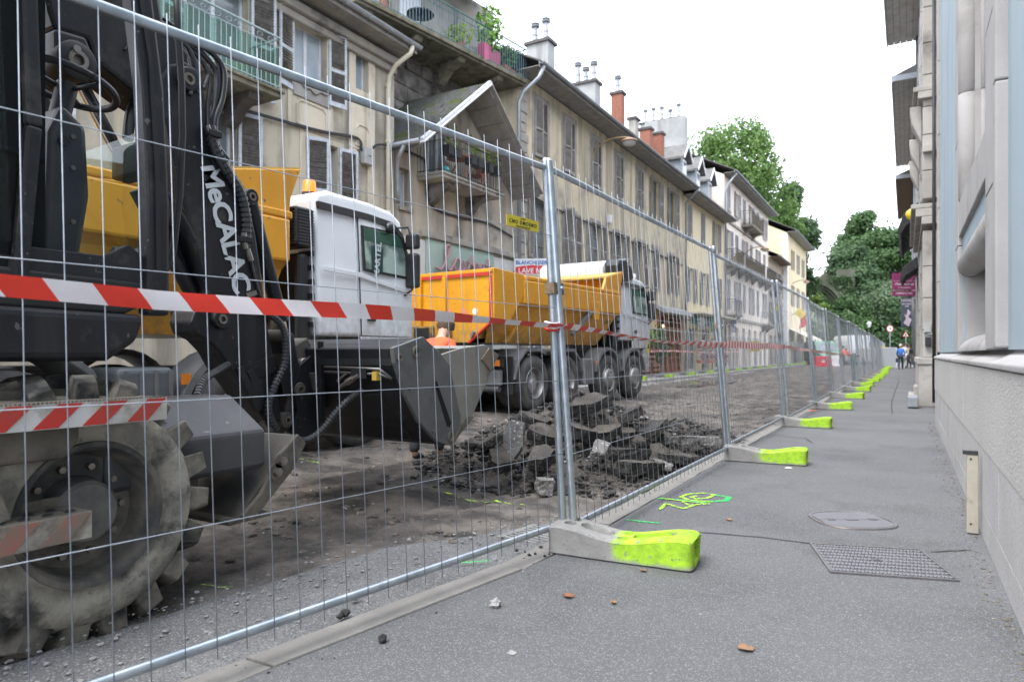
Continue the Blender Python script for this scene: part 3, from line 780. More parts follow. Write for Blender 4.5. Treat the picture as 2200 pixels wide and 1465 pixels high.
def thing_part(name, parent):
    return link(name, None, parent)
xwheel(-2.75, 1.49, .405, 1); xwheel(-4.85, 1.49, .405, -1)
# --- chassis and axle
b = MB(); b.box(-4.35, -3.25, -1.4, 2.15, .38, .80); b.build('chassis', XM, EX, bevel=.03)
b = MB(); b.beam((-4.6, 1.465, .445), (-3.0, 1.465, .445), .22, .26); b.build('axle', XM, EX, bevel=.03)
b = MB(); b.lathe([(.78, .55), (1.02, .55), (1.02, .3)], (-3.8, .5, 0), 'z', 40); b.build('slewing_ring', XD, EX, auto=40)
# steps with chevron edges
SW = mat('grimy white', (.58, .57, .55), (.42, .39, .35), 6, .6, dirt=((.20, .17, .13), 5, .52, .68)); SR = mat('grimy red', (.52, .035, .025), (.40, .05, .035), 6, .55, dirt=((.22, .15, .10), 5, .56, .7))
def step(y0, y1, z0, z1, x, depth, slope=0., holes=False):
    SW_, SR_ = (SW, SR) if not holes else (mat('muddy faded white', (.42, .39, .34), (.30, .265, .215), 7, .85, dirt=((.17, .145, .115), 6, .46, .62)), mat('muddy faded red', (.36, .12, .09), (.28, .15, .12), 7, .8, dirt=((.20, .165, .13), 6, .50, .64)))
    st = thing_part('step', EX)
    b = MB(); b.box(x - depth, x - .004, y0, y1, z1 - .012, z1)
    b.box(x - depth, x - depth + .012, y0, y1, z1, z1 + .035)
    b.build('tread_plate', MUD, st)
    n = max(2, int((y1 - y0) / .16)); h = z1 - z0
    b = MB(); dx = .085
    b.box(x - .005, x, y0, y1, z0, z1); b.build('edge_plate', SW_, st)
    for k in range(-1, n + 1):
        a = y0 + k * (y1 - y0) / n; bb = a + (y1 - y0) / n * .5
        def cl(v): return min(max(v, y0 + .003), y1 - .003)
        q = [(cl(a), z0 + .003), (cl(bb), z0 + .003), (cl(bb + dx), z1 - .003), (cl(a + dx), z1 - .003)]
        if q[1][0] - q[0][0] + q[2][0] - q[3][0] < .02: continue
        s_ = MB(); s_.prism(q, x + .0005, x + .0025, 'x'); s_.build('red_stripe', SR_, st)
    if holes:
        for k in range(9):
            for j in range(2):
                c_ = (x - .05 - j * .07, y1 - .05 - k * .075 - j * .03, z1 + .001); s_ = MB()
                s_.lathe([(0, .019), (.005, .016), (.001, .012), (-.001, 0)], c_, 'z', 12); s_.build('grip_hole', BLACKP, st, smooth=True)
    else:
        s_ = MB()
        for k in range(int((y1 - y0) / .014)): s_.box(x - .006, x + .002, y0 + k * .014, y0 + k * .014 + .007, z1, z1 + .006)
        tag(s_.build('serrated_edge', MUD, st), kind='stuff')
step(.55, 1.70, .765, .855, -2.60, .34)
step(.55, 1.405, .355, .452, -2.60, .20, holes=True)
b = MB(); b.beam((-2.66, 1.12, .45), (-2.72, 1.02, .80), .10, .018, (1, 0, 0)); b.beam((-2.66, .75, .45), (-2.72, .72, .80), .10, .018, (1, 0, 0)); b.build('step_bracket', MUD, EX, bevel=.004)
b = MB(); b.prism([(.6, .64), (1.36, .64), (1.42, .70), (1.42, .78), (.6, .78)], -2.95, -2.70, 'x'); b.build('tool_box', MUD, EX, bevel=.02)
# --- deck and cab
b = MB(); b.prism([(-1.6, 1.0), (1.62, 1.0), (1.74, 1.08), (1.78, 1.20), (-1.6, 1.26)], -4.6, -2.86, 'x'); b.build('deck', XK, EX, bevel=.035, seg=3)
b = MB(); b.prism([(-1.6, 1.24), (1.70, 1.20), (1.80, 1.25), (1.80, 1.34), (-1.6, 1.42)], -3.86, -2.89, 'x'); b.build('cab_floor', XD, EX, bevel=.012)
CAB = link('cab', None, EX)
def pil(name, pts, w, h, m=XK): b = MB(); [b.beam(p, q, w, h, (1, 0, 0)) for p, q in zip(pts, pts[1:])]; b.build(name, m, CAB, bevel=.012)
XN, XF = -2.91, -3.84
b = MB(); b.prism([(1.79, 1.2), (1.79, 1.7), (1.765, 2.2), (1.71, 2.6), (1.63, 2.96), (1.73, 2.96), (1.81, 2.6), (1.865, 2.2), (1.89, 1.7), (1.89, 1.2)], XN - .045, XN + .045, 'x'); cp = b.build('corner_pillar', XK, CAB, bevel=.016); b = MB(); b.prism([(1.82, 1.4), (1.815, 1.8), (1.785, 2.3), (1.68, 2.92), (1.70, 2.92), (1.805, 2.3), (1.835, 1.8), (1.84, 1.4)], XN + .046, XN + .054, 'x'); b.build('seal', XD, cp)
pil('corner_pillar', [(XF, 1.86, 1.22), (XF, 1.86, 1.8), (XF, 1.80, 2.4), (XF, 1.69, 2.95)], .08, .09, XD)
pil('door_pillar', [(XN, 1.30, 1.3), (XN, 1.35, 1.9), (XN, 1.33, 2.5), (XN, 1.24, 2.95)], .055, .06, XK)
pil('rear_pillar', [(XN, .30, 1.3), (XN, .30, 2.95)], .08, .1); pil('rear_pillar', [(XF, .30, 1.3), (XF, .30, 2.95)], .08, .1)
b = MB(); b.box(XF - .06, XN + .06, .2, 1.76, 2.93, 3.02); b.build('cab_roof', XK, CAB, bevel=.03)
b = MB(); b.prism([(1.30, 1.33), (1.84, 1.26), (1.84, 1.42), (1.72, 1.50), (1.62, 1.44), (1.30, 1.44)], XN - .02, XN + .012, 'x'); b.build('door_sill', XK, CAB, bevel=.006)
pane_m = [('lower_windscreen', [(XN - .05, 1.865, 1.36), (XF + .05, 1.885, 1.36), (XF + .05, 1.88, 2.02), (XN - .05, 1.855, 2.05)], CGLASS2), ('side_window', [(XN, .34, 1.45), (XN, 1.28, 1.45), (XN, 1.22, 2.9), (XN, .34, 2.9)], CGLASS)]
for nm, q, m in pane_m:
    b = MB(); q = [Vector(v) for v in q]; nn = (q[1] - q[0]).cross(q[2] - q[0]).normalized() * .005
    b.add(q + [v + nn for v in q], [(0, 1, 2, 3), (7, 6, 5, 4), (0, 4, 5, 1), (1, 5, 6, 2), (2, 6, 7, 3), (3, 7, 4, 0)]); b.build(nm, m, CAB)
# perforated rear screen, seat, console, steering wheel, wiper
b = MB(); b.box(-3.35, -2.98, .55, .62, 1.75, 2.7); b.build('seat_back', XD, CAB, bevel=.05, seg=3)
b = MB(); b.box(-3.70, -3.0, .6, 1.12, 1.42, 1.72); b.build('seat_cushion', XD, CAB, bevel=.06, seg=3)
scr = mat('dark screen', (.02, .024, .03), (.035, .04, .05), 30, .35, spec=.6)
b = MB(); b.box(XN - .012, XN - .006, .36, 1.40, 1.40, 2.93); b.build('sun_screen', glass('dark mesh film', (.05, .06, .09), .03, .03, 1.2), CAB)
cc = onx(115, 430, -3.35)
b = MB()
b.prism([(cc.y - .10, 1.42), (cc.y + .05, 1.42), (cc.y + .10, 1.75), (cc.y + .085, 2.06), (cc.y - .02, 2.14), (cc.y - .08, 2.0)], -3.47, -3.23, 'x'); b.build('steering_console', mat('cab plastic', (.035, .042, .046), (.05, .056, .06), 9, .45), CAB, bevel=.03, seg=3)
for z_ in (1.62, 1.86, 2.0):
    b = MB(); b.cyl((-3.228, cc.y + .02, z_), (-3.222, cc.y + .02, z_), .011, 10); b.build('screw', STEEL, CAB)
b = MB(); b.cyl((-3.228, cc.y - .02, 1.97), (-3.214, cc.y - .02, 1.97), .022, 16); b.build('hazard_switch', BLACKP, CAB)
sc = Vector((-3.35, cc.y + .06, 2.27)); Mst = Matrix.Translation(sc) @ Matrix.Rotation(R(-14), 4, 'X')
b = MB(); b.tube([Mst @ Vector((.20 * math.cos(a), .20 * math.sin(a), 0)) for a in [6.2832 * k / 32 for k in range(33)]], .017, 8)
for a in (0.3, 2.4, 4.5): b.tube([Mst @ Vector((.19 * math.cos(a), .19 * math.sin(a), 0)), Mst @ Vector((0, 0, -.03))], .011, 6)
b.build('steering_wheel', BLACKP, CAB, smooth=True)
b = MB(); b.cyl(Mst @ Vector((0, 0, .0)), (-3.35, cc.y + .01, 2.05), .045, 14); b.build('steering_column', BLACKP, CAB, auto=40)
w0, w1 = onx(60, 610, -3.05), onx(197, 533, -3.05)
w0.y, w1.y = 1.90, 1.905
w0 = Vector((-3.62, 1.905, 1.33)); w1 = Vector((-3.30, 1.905, 1.54))
b = MB(); b.beam(w0, w1, .02, .035, (0, 1, 0)); b.beam(w0 + Vector((.05, .012, 0)), w0 + Vector((-.08, .012, -.06)), .012, .014, (0, 1, 0)); b.build('wiper', BLACKP, CAB)
b = MB(); b.tube([(-3.3 - .02 * k, 1.80 - .01 * k, 1.40 + .05 * math.sin(k)) for k in range(6)], .03, 7); b.build('floor_controls', XD, CAB, smooth=True)
b = MB(); b.lathe([(0, .12), (.05, .115), (.08, .09), (.09, .04), (.095, 0)], (-3.55, 1.5, 1.40), 'z', 24); b.build('footwell_hump', XD, CAB, smooth=True)
# grab rail in front of the corner pillar
gr = [onx(*p, -2.96) for p in ((378, -60), (382, 60), (390, 180), (392, 290), (386, 420), (372, 540), (362, 572), (348, 583), (331, 585))]
b = MB(); b.tube(gr, .016, 8); b.build('grab_rail', XD, CAB, smooth=True)
b = MB(); pB = onx(275, 400, -3.2); b.box(-3.30, -3.02, 1.87, 1.97, 1.86, 2.02); b.build('headlamp_bracket', XD, CAB, bevel=.015)
# --- boom
def ppart(name, pts, xp, x0, x1, m, parent=None, bevel=.012): b = MB(); poly(b, pts, xp, x0, x1); return b.build(name, m, parent or EX, bevel=bevel)
boom = ppart('boom', [(60, -260), (105, 20), (118, 62), (190, 84), (205, 130), (250, 165), (292, 199), (345, 232), (392, 240), (432, 215), (437, 165), (418, 128), (352, 52), (333, -60), (300, -240)], -3.78, -4.08, -3.78, XK, bevel=.02)
b = MB(); poly(b, [(118, 60), (185, 80), (205, 130), (190, 165), (150, 170), (122, 140)], -3.76, -4.10, -3.755); b.build('cylinder_bracket', XD, boom, bevel=.02)
def boss(px, py, xp, r, m=XD, dx=.03, inner=True, parent=None, L=.40):
    c_ = onx(px, py, xp); b = MB(); b.lathe([(-L, r), (dx - .008, r), (dx, r * .9), (dx, r * .45), (dx - .03, r * .42), (dx - .03, 0)], c_, 'x', 28); b.build('pin_boss', m, parent or EX, auto=40)
    if inner: b = MB(); b.lathe([(dx + .002, r * .52), (dx + .007, r * .5), (dx + .007, r * .28), (dx - .02, r * .26), (dx - .02, 0)], c_, 'x', 20); b.build('pin', STEEL, parent or EX, auto=40)
boss(162, 132, -3.755, .10, parent=boom); boss(402, 172, -3.775, .075, parent=boom)
c_ = onx(160, 108, -3.74); b = MB(); b.cyl(c_, c_ + Vector((.03, 0, 0)), .02, 10); b.build('grease_bolt', STEEL, boom)
b = MB(); q = [onx(*p, -3.775) for p in ((268, 108), (275, 98), (283, 104), (290, 125))]; b.tube(q, .008, 6); b.build('weld_lug', XK, boom)
# --- arm with lettering
armp = [(347, 165), (357, 255), (372, 330), (398, 440), (424, 545), (450, 625), (418, 672), (411, 692), (420, 716), (448, 730), (476, 760), (505, 805), (545, 868), (572, 905), (606, 905), (600, 850), (590, 775), (574, 690), (565, 610), (551, 510), (540, 455), (520, 405), (490, 365), (462, 318), (446, 262), (440, 200), (425, 150), (398, 132), (365, 138)]
arm = ppart('arm', armp, -3.76, -3.99, -3.76, XK, bevel=.014)
ppart('cover_plate', [(512, 790), (590, 762), (592, 800), (520, 820)], -3.755, -3.76, -3.75, XK, arm, .003)
for pts in ([(528, 800), (540, 792), (560, 830), (580, 880), (566, 884), (545, 845)], [(505, 792), (518, 786), (545, 840), (562, 880), (548, 884)]): ppart('rib', pts, -3.755, -3.78, -3.735, XD, arm, .004)
boss(400, 172, -3.75, .07, parent=arm); boss(472, 686, -3.75, .062, parent=arm, L=.30); boss(430, 668, -3.85, .07, parent=arm, inner=False, L=.2)
pM = [onx(440, 385, -3.757), onx(500, 612, -3.757)]
ex = (pM[1] - pM[0]).normalized(); ey = Vector((0, 1, 0)); ey = (ey - ex * ey.dot(ex)).normalized()
ctr = (onx(437, 380, -3.757) + onx(500, 383, -3.757) + onx(484, 606, -3.757) + onx(516, 606, -3.757)) / 4
# letters run down the arm; their tops face +Y
cu = text('lettering', 'MeCALAC', .192, mat('letter white', (.70, .72, .74), rough=.5), arm, frame_m(ctr + Vector((.003, 0, 0)), ex, ey), .001, .0055, space=.92)
ppart('small_plate', [(528, 630), (553, 622), (555, 633), (530, 640)], -3.757, -3.76, -3.752, STEEL, arm, .001)
ppart('lug', [(448, 340), (460, 333), (472, 360), (462, 366)], -3.757, -3.77, -3.735, XD, arm, .003)
# cylinders
def cylinder(name, a, c, r, m, rod=None, rr=None):
    b = MB(); b.cyl(a, c, r, 20); o = b.build(name, m, EX, auto=40)
    if rod is not None: b = MB(); b.cyl(c, rod, rr or r * .6, 16); b.build('piston_rod', CHROME, o, auto=40)
    return o
p_, q_, r_ = onx(160, 150, -3.9), onx(178, 186, -3.9), onx(276, 372, -3.9)
o = cylinder('boom_cylinder', p_, q_, .05, XD, r_, .034); boss(162, 140, -3.86, .085, XM, .05, False, o, .1)
t_ = r_ + (r_ - q_).normalized() * .9
b = MB(); b.cyl(r_ + (r_ - q_).normalized() * .10, t_, .046, 20); b.build('cylinder_barrel', XD, o, auto=40)
b = MB(); b.cyl(q_ + Vector((.035, -.01, 0)), r_ + Vector((.05, -.02, 0)), .022, 12); b.build('feed_pipe', XK, o, smooth=True)
cylinder('arm_cylinder', onx(338, 470, -3.95), onx(462, 690, -3.95), .05, XK)
cylinder('arm_cylinder', onx(385, 420, -4.0), onx(452, 660, -4.0), .035, XD)
bc = cylinder('bucket_cylinder', onx(536, 432, -3.9), onx(604, 690, -3.9), .052, XK); boss(536, 424, -3.82, .055, XK, .03, True, bc, .18)
cylinder('bucket_cylinder', onx(604, 690, -3.9), onx(612, 722, -3.9), .03, CHROME)
# linkage and quick coupler
lk = ppart('link', [(600, 715), (615, 706), (628, 718), (640, 790), (628, 840), (606, 850), (596, 800), (604, 760)], -3.78, -4.0, -3.76, XD)
boss(613, 722, -3.75, .045, XM, .02, True, lk, .3)
qc = ppart('quick_coupler', [(618, 742), (645, 725), (668, 772), (676, 806), (664, 830), (693, 826), (700, 850), (672, 905), (640, 945), (604, 930), (594, 880), (612, 830)], -3.9, -4.15, -3.82, XM)
boss(651, 783, -3.80, .05, STEEL, .03, True, qc, .1); boss(640, 836, -3.78, .05, XM, .03, True, qc, .15); boss(612, 902, -3.78, .055, XM, .03, True, qc, .15)
ppart('hook', [(655, 800), (672, 800), (690, 770), (690, 745), (700, 745), (702, 790), (690, 830), (664, 842)], -3.8, -3.9, -3.72, XM, qc)
ppart('link', [(412, 718), (444, 716), (462, 760), (560, 905), (540, 905), (452, 790)], -4.15, -4.2, -4.12, XD)
# hoses
HOSE = mat('hydraulic hose', (.016, .017, .019), (.03, .03, .032), 12, .35)
def spl(pts, n=8):
    out = []
    for i in range(len(pts) - 1):
        p0, p1, p2, p3 = pts[max(i - 1, 0)], pts[i], pts[i + 1], pts[min(i + 2, len(pts) - 1)]
        for k in range(n):
            t = k / n; out.append(.5 * ((2 * p1) + (p2 - p0) * t + (2 * p0 - 5 * p1 + 4 * p2 - p3) * t * t + (3 * p1 - p0 - 3 * p2 + p3) * t ** 3))
    out.append(pts[-1]); return out
def hose(px, x0, x1, r, coil=False):
    n = len(px); pts = [onx(p[0], p[1], x0 + (x1 - x0) * i / (n - 1)) for i, p in enumerate(px)]; P = spl(pts)
    h = MB().tube(P, r, 7).build('hose', HOSE, EX, smooth=True)
    if coil:
        b = MB(); L = 0; last = -9
        Q = spl(pts, 40); d_ = 0
        for a_, b_ in zip(Q, Q[1:]):
            d_ += (b_ - a_).length
            if d_ - last > r * 1.15:
                last = d_; u = (b_ - a_).normalized(); b.cyl(a_ - u * r * .36, a_ + u * r * .36, r * 1.22, 8)
        b.build('spiral_guard', mat('spiral guard', (.05, .053, .058), (.075, .078, .08), 20, .45), h, auto=40)
for k, (px, r) in enumerate([([(345, 50), (400, 85), (450, 110), (480, 150), (478, 210), (462, 260), (466, 310), (490, 345)], .019), ([(345, 60), (395, 92), (436, 118), (465, 160), (462, 220), (452, 270), (458, 315), (480, 350)], .017), ([(350, 70), (390, 95), (428, 125), (450, 170), (446, 230), (448, 280)], .015),
                             ([(360, 70), (398, 98), (415, 125), (426, 160), (420, 200)], .016), ([(352, 74), (390, 100), (404, 130), (410, 170), (408, 205)], .014), ([(380, 90), (436, 112), (450, 150), (436, 190), (428, 170)], .011), ([(350, 40), (410, 84), (462, 125), (471, 180), (460, 232), (444, 270)], .012)]):
    hose(px, -3.82 - .02 * (k % 3), -3.72 - .015 * k % .05, r)
hose([(452, 275), (456, 300), (465, 325), (490, 370), (515, 410), (528, 460), (530, 510)], -3.73, -3.74, .028, True)
hose([(448, 270), (452, 300), (462, 335), (485, 375)], -3.70, -3.72, .014)
hose([(530, 500), (535, 540), (545, 590), (560, 640)], -3.75, -3.75, .012)
hose([(572, 672), (598, 690), (612, 720), (612, 780), (590, 830), (577, 870), (582, 900), (596, 925)], -3.72, -3.70, .021, True)
hose([(488, 784), (462, 800), (438, 815), (424, 850)], -3.74, -3.5, .019, True)
hose([(778, 838), (745, 862), (718, 890), (690, 925), (655, 946), (610, 935)], -3.35, -3.6, .019, True)
hose([(275, 300), (280, 250), (292, 215)], -3.85, -3.9, .03, False)
hose([(348, 395), (362, 420), (395, 470), (420, 520)], -3.74, -3.74, .013)
for px in ((460, 288), (527, 515)):
    c_ = onx(*px, -3.70); b = MB(); b.box(c_.x - .03, c_.x + .02, c_.y - .045, c_.y + .045, c_.z - .02, c_.z + .02); b.build('hose_clamp', XD, EX, bevel=.005)
for px, q in (((445, 270), (452, 288)), ((524, 500), (528, 535)), ((532, 535), (540, 560))):
    b = MB(); b.cyl(onx(*px, -3.70), onx(*q, -3.70), .017, 6); b.build('hose_fitting', STEEL, EX)
# --- bucket (four in one), its mouth turned away along the street
XE = -2.98
bk = thing_part('bucket', EX)
def bp(name, pts, x0, x1, m, bevel=.008): b = MB(); poly(b, pts, XE, x0, x1); return b.build(name, m, bk, bevel=bevel)
plate = [(845, 747), (910, 723), (948, 760), (967, 785), (990, 893), (988, 935), (968, 957), (940, 950), (900, 905), (872, 850), (849, 780)]
shell = [(948, 762), (990, 748), (1043, 740), (1072, 761), (1050, 815), (1017, 893), (992, 927), (984, 925), (985, 890), (965, 790)]
bp('end_plate', plate, XE - .035, XE, mat('dark bucket plate', (.085, .088, .09), (.125, .125, .12), 5, .5, 0, .1, 90, dirt=((.15, .14, .12), 11, .60, .74)), .006)
bp('clam_end_plate', shell, XE - .03, XE - .006, BUCK, .006)
bp('end_plate', plate, -4.62, -4.58, BUCK, .006); bp('clam_end_plate', shell, -4.62, -4.59, BUCK, .006)
bp('back_shell', [(849, 745), (862, 741), (868, 790), (888, 850), (912, 895), (945, 940), (968, 957), (940, 951), (898, 905), (870, 850), (849, 785)], -4.58, XE - .035, XD, .006)
bp('lower_back', [(866, 850), (880, 835), (930, 900), (968, 955), (930, 948)], -4.3, XE - .2, XD, .01)
bp('top_beam', [(846, 748), (868, 736), (905, 726), (912, 740), (870, 770), (850, 778)], -4.62, XE - .035, XK, .01)
bp('clam_shell', [(1043, 742), (1068, 762), (1046, 812), (1014, 890), (990, 922), (985, 918), (1005, 880), (1035, 808), (1052, 768), (1036, 748)], -4.59, XE - .03, BUCK, .004)
bp('cutting_edge', [(980, 932), (1000, 896), (1018, 893), (1016, 900), (990, 930), (972, 957), (966, 955)], -4.6, XE + .004, MUD, .003)
bp('wear_plate', [(1050, 748), (1071, 762), (1054, 798), (1034, 772)], XE - .008, XE + .006, mat('bare worn steel', (.26, .20, .14), (.17, .14, .11), 18, .6, .4), .002)
bp('slot', [(932, 822), (938, 818), (969, 908), (966, 918), (960, 915)], XE - .002, XE + .002, mat('slot black', (.004, .004, .004), rough=1), 0)
c_ = onx(893, 755, XE)
for px, r in (((894, 757), .045), ((858, 769), .028), ((968, 938), .04)):
    c_ = onx(*px, XE); b = MB(); b.lathe([(-.01, r), (.012, r), (.014, r * .7), (.006, r * .45), (-.004, r * .4), (-.004, 0)], c_, 'x', 20); b.build('pivot', MUD, bk, auto=40)
for px in ((880, 836), (930, 925)):
    c_ = onx(*px, XE); b = MB(); b.cyl(c_, c_ + Vector((.015, 0, 0)), .012, 6); b.build('bolt', STEEL, bk)
b = MB(); poly(b, [(884, 754), (900, 745), (906, 752), (890, 763)], XE, XE - .001, XE + .003); b.build('plate_window', mat('slot black', (.004, .004, .004)), bk)
# ears and ribs on the back of the bucket, pipes and a valve
yb = onx(855, 800, XE).y
for xx in (-4.12, -3.78):
    b = MB(); b.prism([(yb - .03, 1.02), (yb - .14, .95), (yb - .20, .80), (yb - .16, .62), (yb - .22, .45), (yb - .10, .38), (yb + .1, .48), (yb + .05, .9)], xx - .02, xx + .02, 'x'); b.build('ear', XK, bk, bevel=.006)
b = MB(); b.prism([(yb - .035, 1.12), (yb, 1.12), (yb + .02, .52), (yb - .03, .50)], -3.70, -3.67, 'x'); b.build('rib', XK, bk, bevel=.004)
for k in (0, 1): b = MB(); b.tube([(-3.60, yb - .06, .90 + .035 * k), (-3.1, yb - .05, .89 + .035 * k), (-3.03, yb, .86)], .011, 7); b.build('pipe', mat('steel pipe', (.16, .16, .155), (.11, .10, .09), 9, .4, .6), bk, smooth=True)
b = MB(); b.cyl((-3.42, yb - .09, .80), (-3.26, yb - .08, .88), .016, 8); b.beam((-3.44, yb - .1, .84), (-3.36, yb - .1, .89), .012, .012); b.cyl((-3.36, yb - .09, .83), (-3.30, yb - .085, .86), .024, 6); b.build('valve', STEEL, bk)
b = MB(); b.box(-3.14, -3.10, yb - .08, yb - .03, .85, .91); b.build('yellow_cap', mat('yellow tag', (.5, .33, .05), rough=.6), bk)
b = MB(); b.box(-3.34, -3.2, yb - .07, yb - .02, .86, .93); b.build('pipe_clamp', XD, bk)
# --- stabiliser: box section with its foot raised
sb = thing_part('stabiliser', EX); XS = -2.86
b = MB()
s0 = [onx(*p, XS) for p in ((396, 900), (545, 896), (572, 905), (594, 968), (570, 1000), (430, 1000), (400, 985))]
zt = 1.0
b.prism([(-3.36, .44), (XS - .02, .44), (XS, .47), (XS, .64), (-3.13, .81), (-3.36, .81)], 1.60, 2.42, 'y'); b.build('box_beam', mat('stabiliser grey', (.055, .054, .058), (.08, .077, .078), 4, .55, 0, .05, 90, speck=((.16, .15, .14), 14, .68, .74)), sb, bevel=.025, seg=3)
b = MB(); b.prism([(-3.30, .50), (XS - .06, .50), (XS - .05, .62), (-3.15, .76), (-3.30, .76)], 2.415, 2.43, 'y'); b.build('end_cap', XM, sb, bevel=.003)
foot = [(640, 932), (657, 952), (628, 1010), (548, 1112), (540, 1118), (520, 1108), (560, 1060), (600, 975)]
b = MB(); poly(b, foot, -2.84, -2.86, -2.835); b.build('foot_side', MUD, sb, bevel=.006)
b = MB(); poly(b, foot, -2.84, -3.42, -3.39); b.build('foot_side', MUD, sb, bevel=.006)
f0, f1, f2 = onx(540, 1118, -2.84), onx(648, 935, -2.84), onx(555, 1080, -2.84)
b = MB(); b.beam(Vector((-2.845, f0.y - .0, f0.z + .01)), Vector((-3.40, f0.y, f0.z + .01)), .26, .022, (0, 0, 1)); b.build('foot_pad', MUD, sb, bevel=.004)
b = MB(); b.add([(-2.86, f1.y, f1.z), (-3.39, f1.y, f1.z), (-3.39, f0.y - .05, f0.z), (-2.86, f0.y - .05, f0.z), (-2.86, f1.y - .03, f1.z), (-3.39, f1.y - .03, f1.z), (-3.39, f0.y - .08, f0.z), (-2.86, f0.y - .08, f0.z)], [(0, 1, 2, 3), (7, 6, 5, 4), (0, 4, 5, 1), (1, 5, 6, 2), (2, 6, 7, 3), (3, 7, 4, 0)]); b.build('foot_web', XM, sb)
for px in ((601, 990), (590, 1013)):
    c_ = onx(*px, -2.83); b = MB(); b.cyl(c_, c_ + Vector((.012, 0, 0)), .042, 20); b.build('washer', MUD, sb, auto=40)
    b = MB(); b.cyl(c_ + Vector((.012, 0, 0)), c_ + Vector((.036, 0, 0)), .024, 6); b.build('bolt', STEEL, sb)
b = MB(); b.box(-3.30, -2.95, 1.75, 2.1, .36, .5); b.build('stabiliser_mount', XM, sb, bevel=.02)
# ================================================================ tipper trucks
YEL = mat('tipper yellow', (.72, .33, .012), (.64, .28, .012), 2, .45, 0, .05, 60, dirt=((.24, .15, .06), 2.4, .60, .80), streak=((.42, .20, .02), 4, .58, .78), speck=((.16, .12, .08), 16, .69, .73), coat=.2, lowdirt=((.26, .16, .06), 1.15, 1.8))
YEL2 = mat('inside yellow', (.72, .47, .10), (.45, .28, .07), 3, .7, dirt=((.25, .2, .15), 3, .5, .7))
CABW = mat('cab white', (.84, .86, .88), (.78, .80, .83), 1.5, .25, coat=.6, spec=.5, streak=((.66, .67, .68), 3, .56, .8), lowdirt=((.34, .32, .29), .9, 1.75))
CABS = mat('cab silver', (.68, .71, .75), (.62, .65, .69), 1.5, .3, coat=.5, streak=((.5, .51, .52), 3, .56, .8), lowdirt=((.28, .26, .24), .9, 1.9))
CHAS = mat('dusty chassis', (.05, .05, .052), (.11, .108, .105), 5, .8, 0, .2, 50)
GREYP = mat('grey truck plastic', (.13, .135, .14), (.19, .19, .188), 4, .7)
TANK = mat('dusty tank', (.10, .12, .14), (.16, .17, .18), 3, .55, .2)
TTY = mat('dusty truck tyre', (.055, .054, .053), (.12, .117, .11), 5, .95, 0, .3, 60)
TRIM = mat('silver rim', (.42, .42, .42), (.30, .29, .28), 6, .4, .6)
BLK = mat('truck black', (.012, .012, .013), (.02, .02, .021), 5, .35, coat=.2)
REDP = mat('red paint', (.55, .03, .02), (.42, .04, .03), 8, .5)
TGL = glass('truck glass', (.42, .58, .52), .05)
GREENF = glass('green sun strip', (.12, .45, .28), .10)
HV = mat('high vis orange', (.85, .12, .03), (.75, .10, .03), 9, .8)
STICK = mat('warning yellow', (.62, .55, .04), rough=.5)
def truck_wheel(T, x, y, r, front, side):
    w = link('wheel', None, T, True)
    wd = .30 if front else .58; s = side
    prof = [(-.012, .56 * r), (.0, .62 * r), (.014, .76 * r), (.004, .90 * r), (-.02, .975 * r), (-.06, r), (-wd + .06, r), (-wd + .01, .95 * r), (-wd, .7 * r), (-wd + .02, .55 * r)]
    b = MB(); b.lathe([(s * t, q) for t, q in prof], (x, y, r), 'x', 48); b.build('tyre', TTY, w, auto=35, local=True)
    if front: pr = [(-.01, .57 * r), (.006, .56 * r), (-.03, .52 * r), (-.05, .46 * r), (.03, .40 * r), (.045, .34 * r), (.03, .24 * r), (.05, .20 * r), (.06, .15 * r), (.06, 0)]
    else: pr = [(-.01, .57 * r), (.006, .56 * r), (-.05, .52 * r), (-.13, .50 * r), (-.15, .34 * r), (-.06, .30 * r), (-.05, .18 * r), (-.02, .15 * r), (-.015, 0)]
    b = MB(); b.lathe([(s * t, q) for t, q in pr], (x, y, r), 'x', 40); b.build('rim', TRIM, w, auto=30, local=True)
    b = MB()
    for k in range(10):
        a = 6.2832 * k / 10; p = Vector((x + s * (.03 if front else -.15), y + .27 * r * 1.05 * math.cos(a), r + .27 * r * 1.05 * math.sin(a))) if front else Vector((x - s * .15, y + .41 * r * math.cos(a), r + .41 * r * math.sin(a)))
        b.cyl(p, p + Vector((s * .035, 0, 0)), .018, 6)
    b.build('wheel_nut', TRIM, w, local=True)
    b = MB()
    for k in range(8):
        a = 6.2832 * (k + .5) / 8; rr = .47 * r if front else .43 * r
        p = Vector((x + s * (-.02 if front else -.135), y + rr * math.cos(a), r + rr * math.sin(a))); b.cyl(p, p + Vector((s * .008, 0, 0)), .028, 10)
    b.build('hand_hole', BLK, w, local=True)
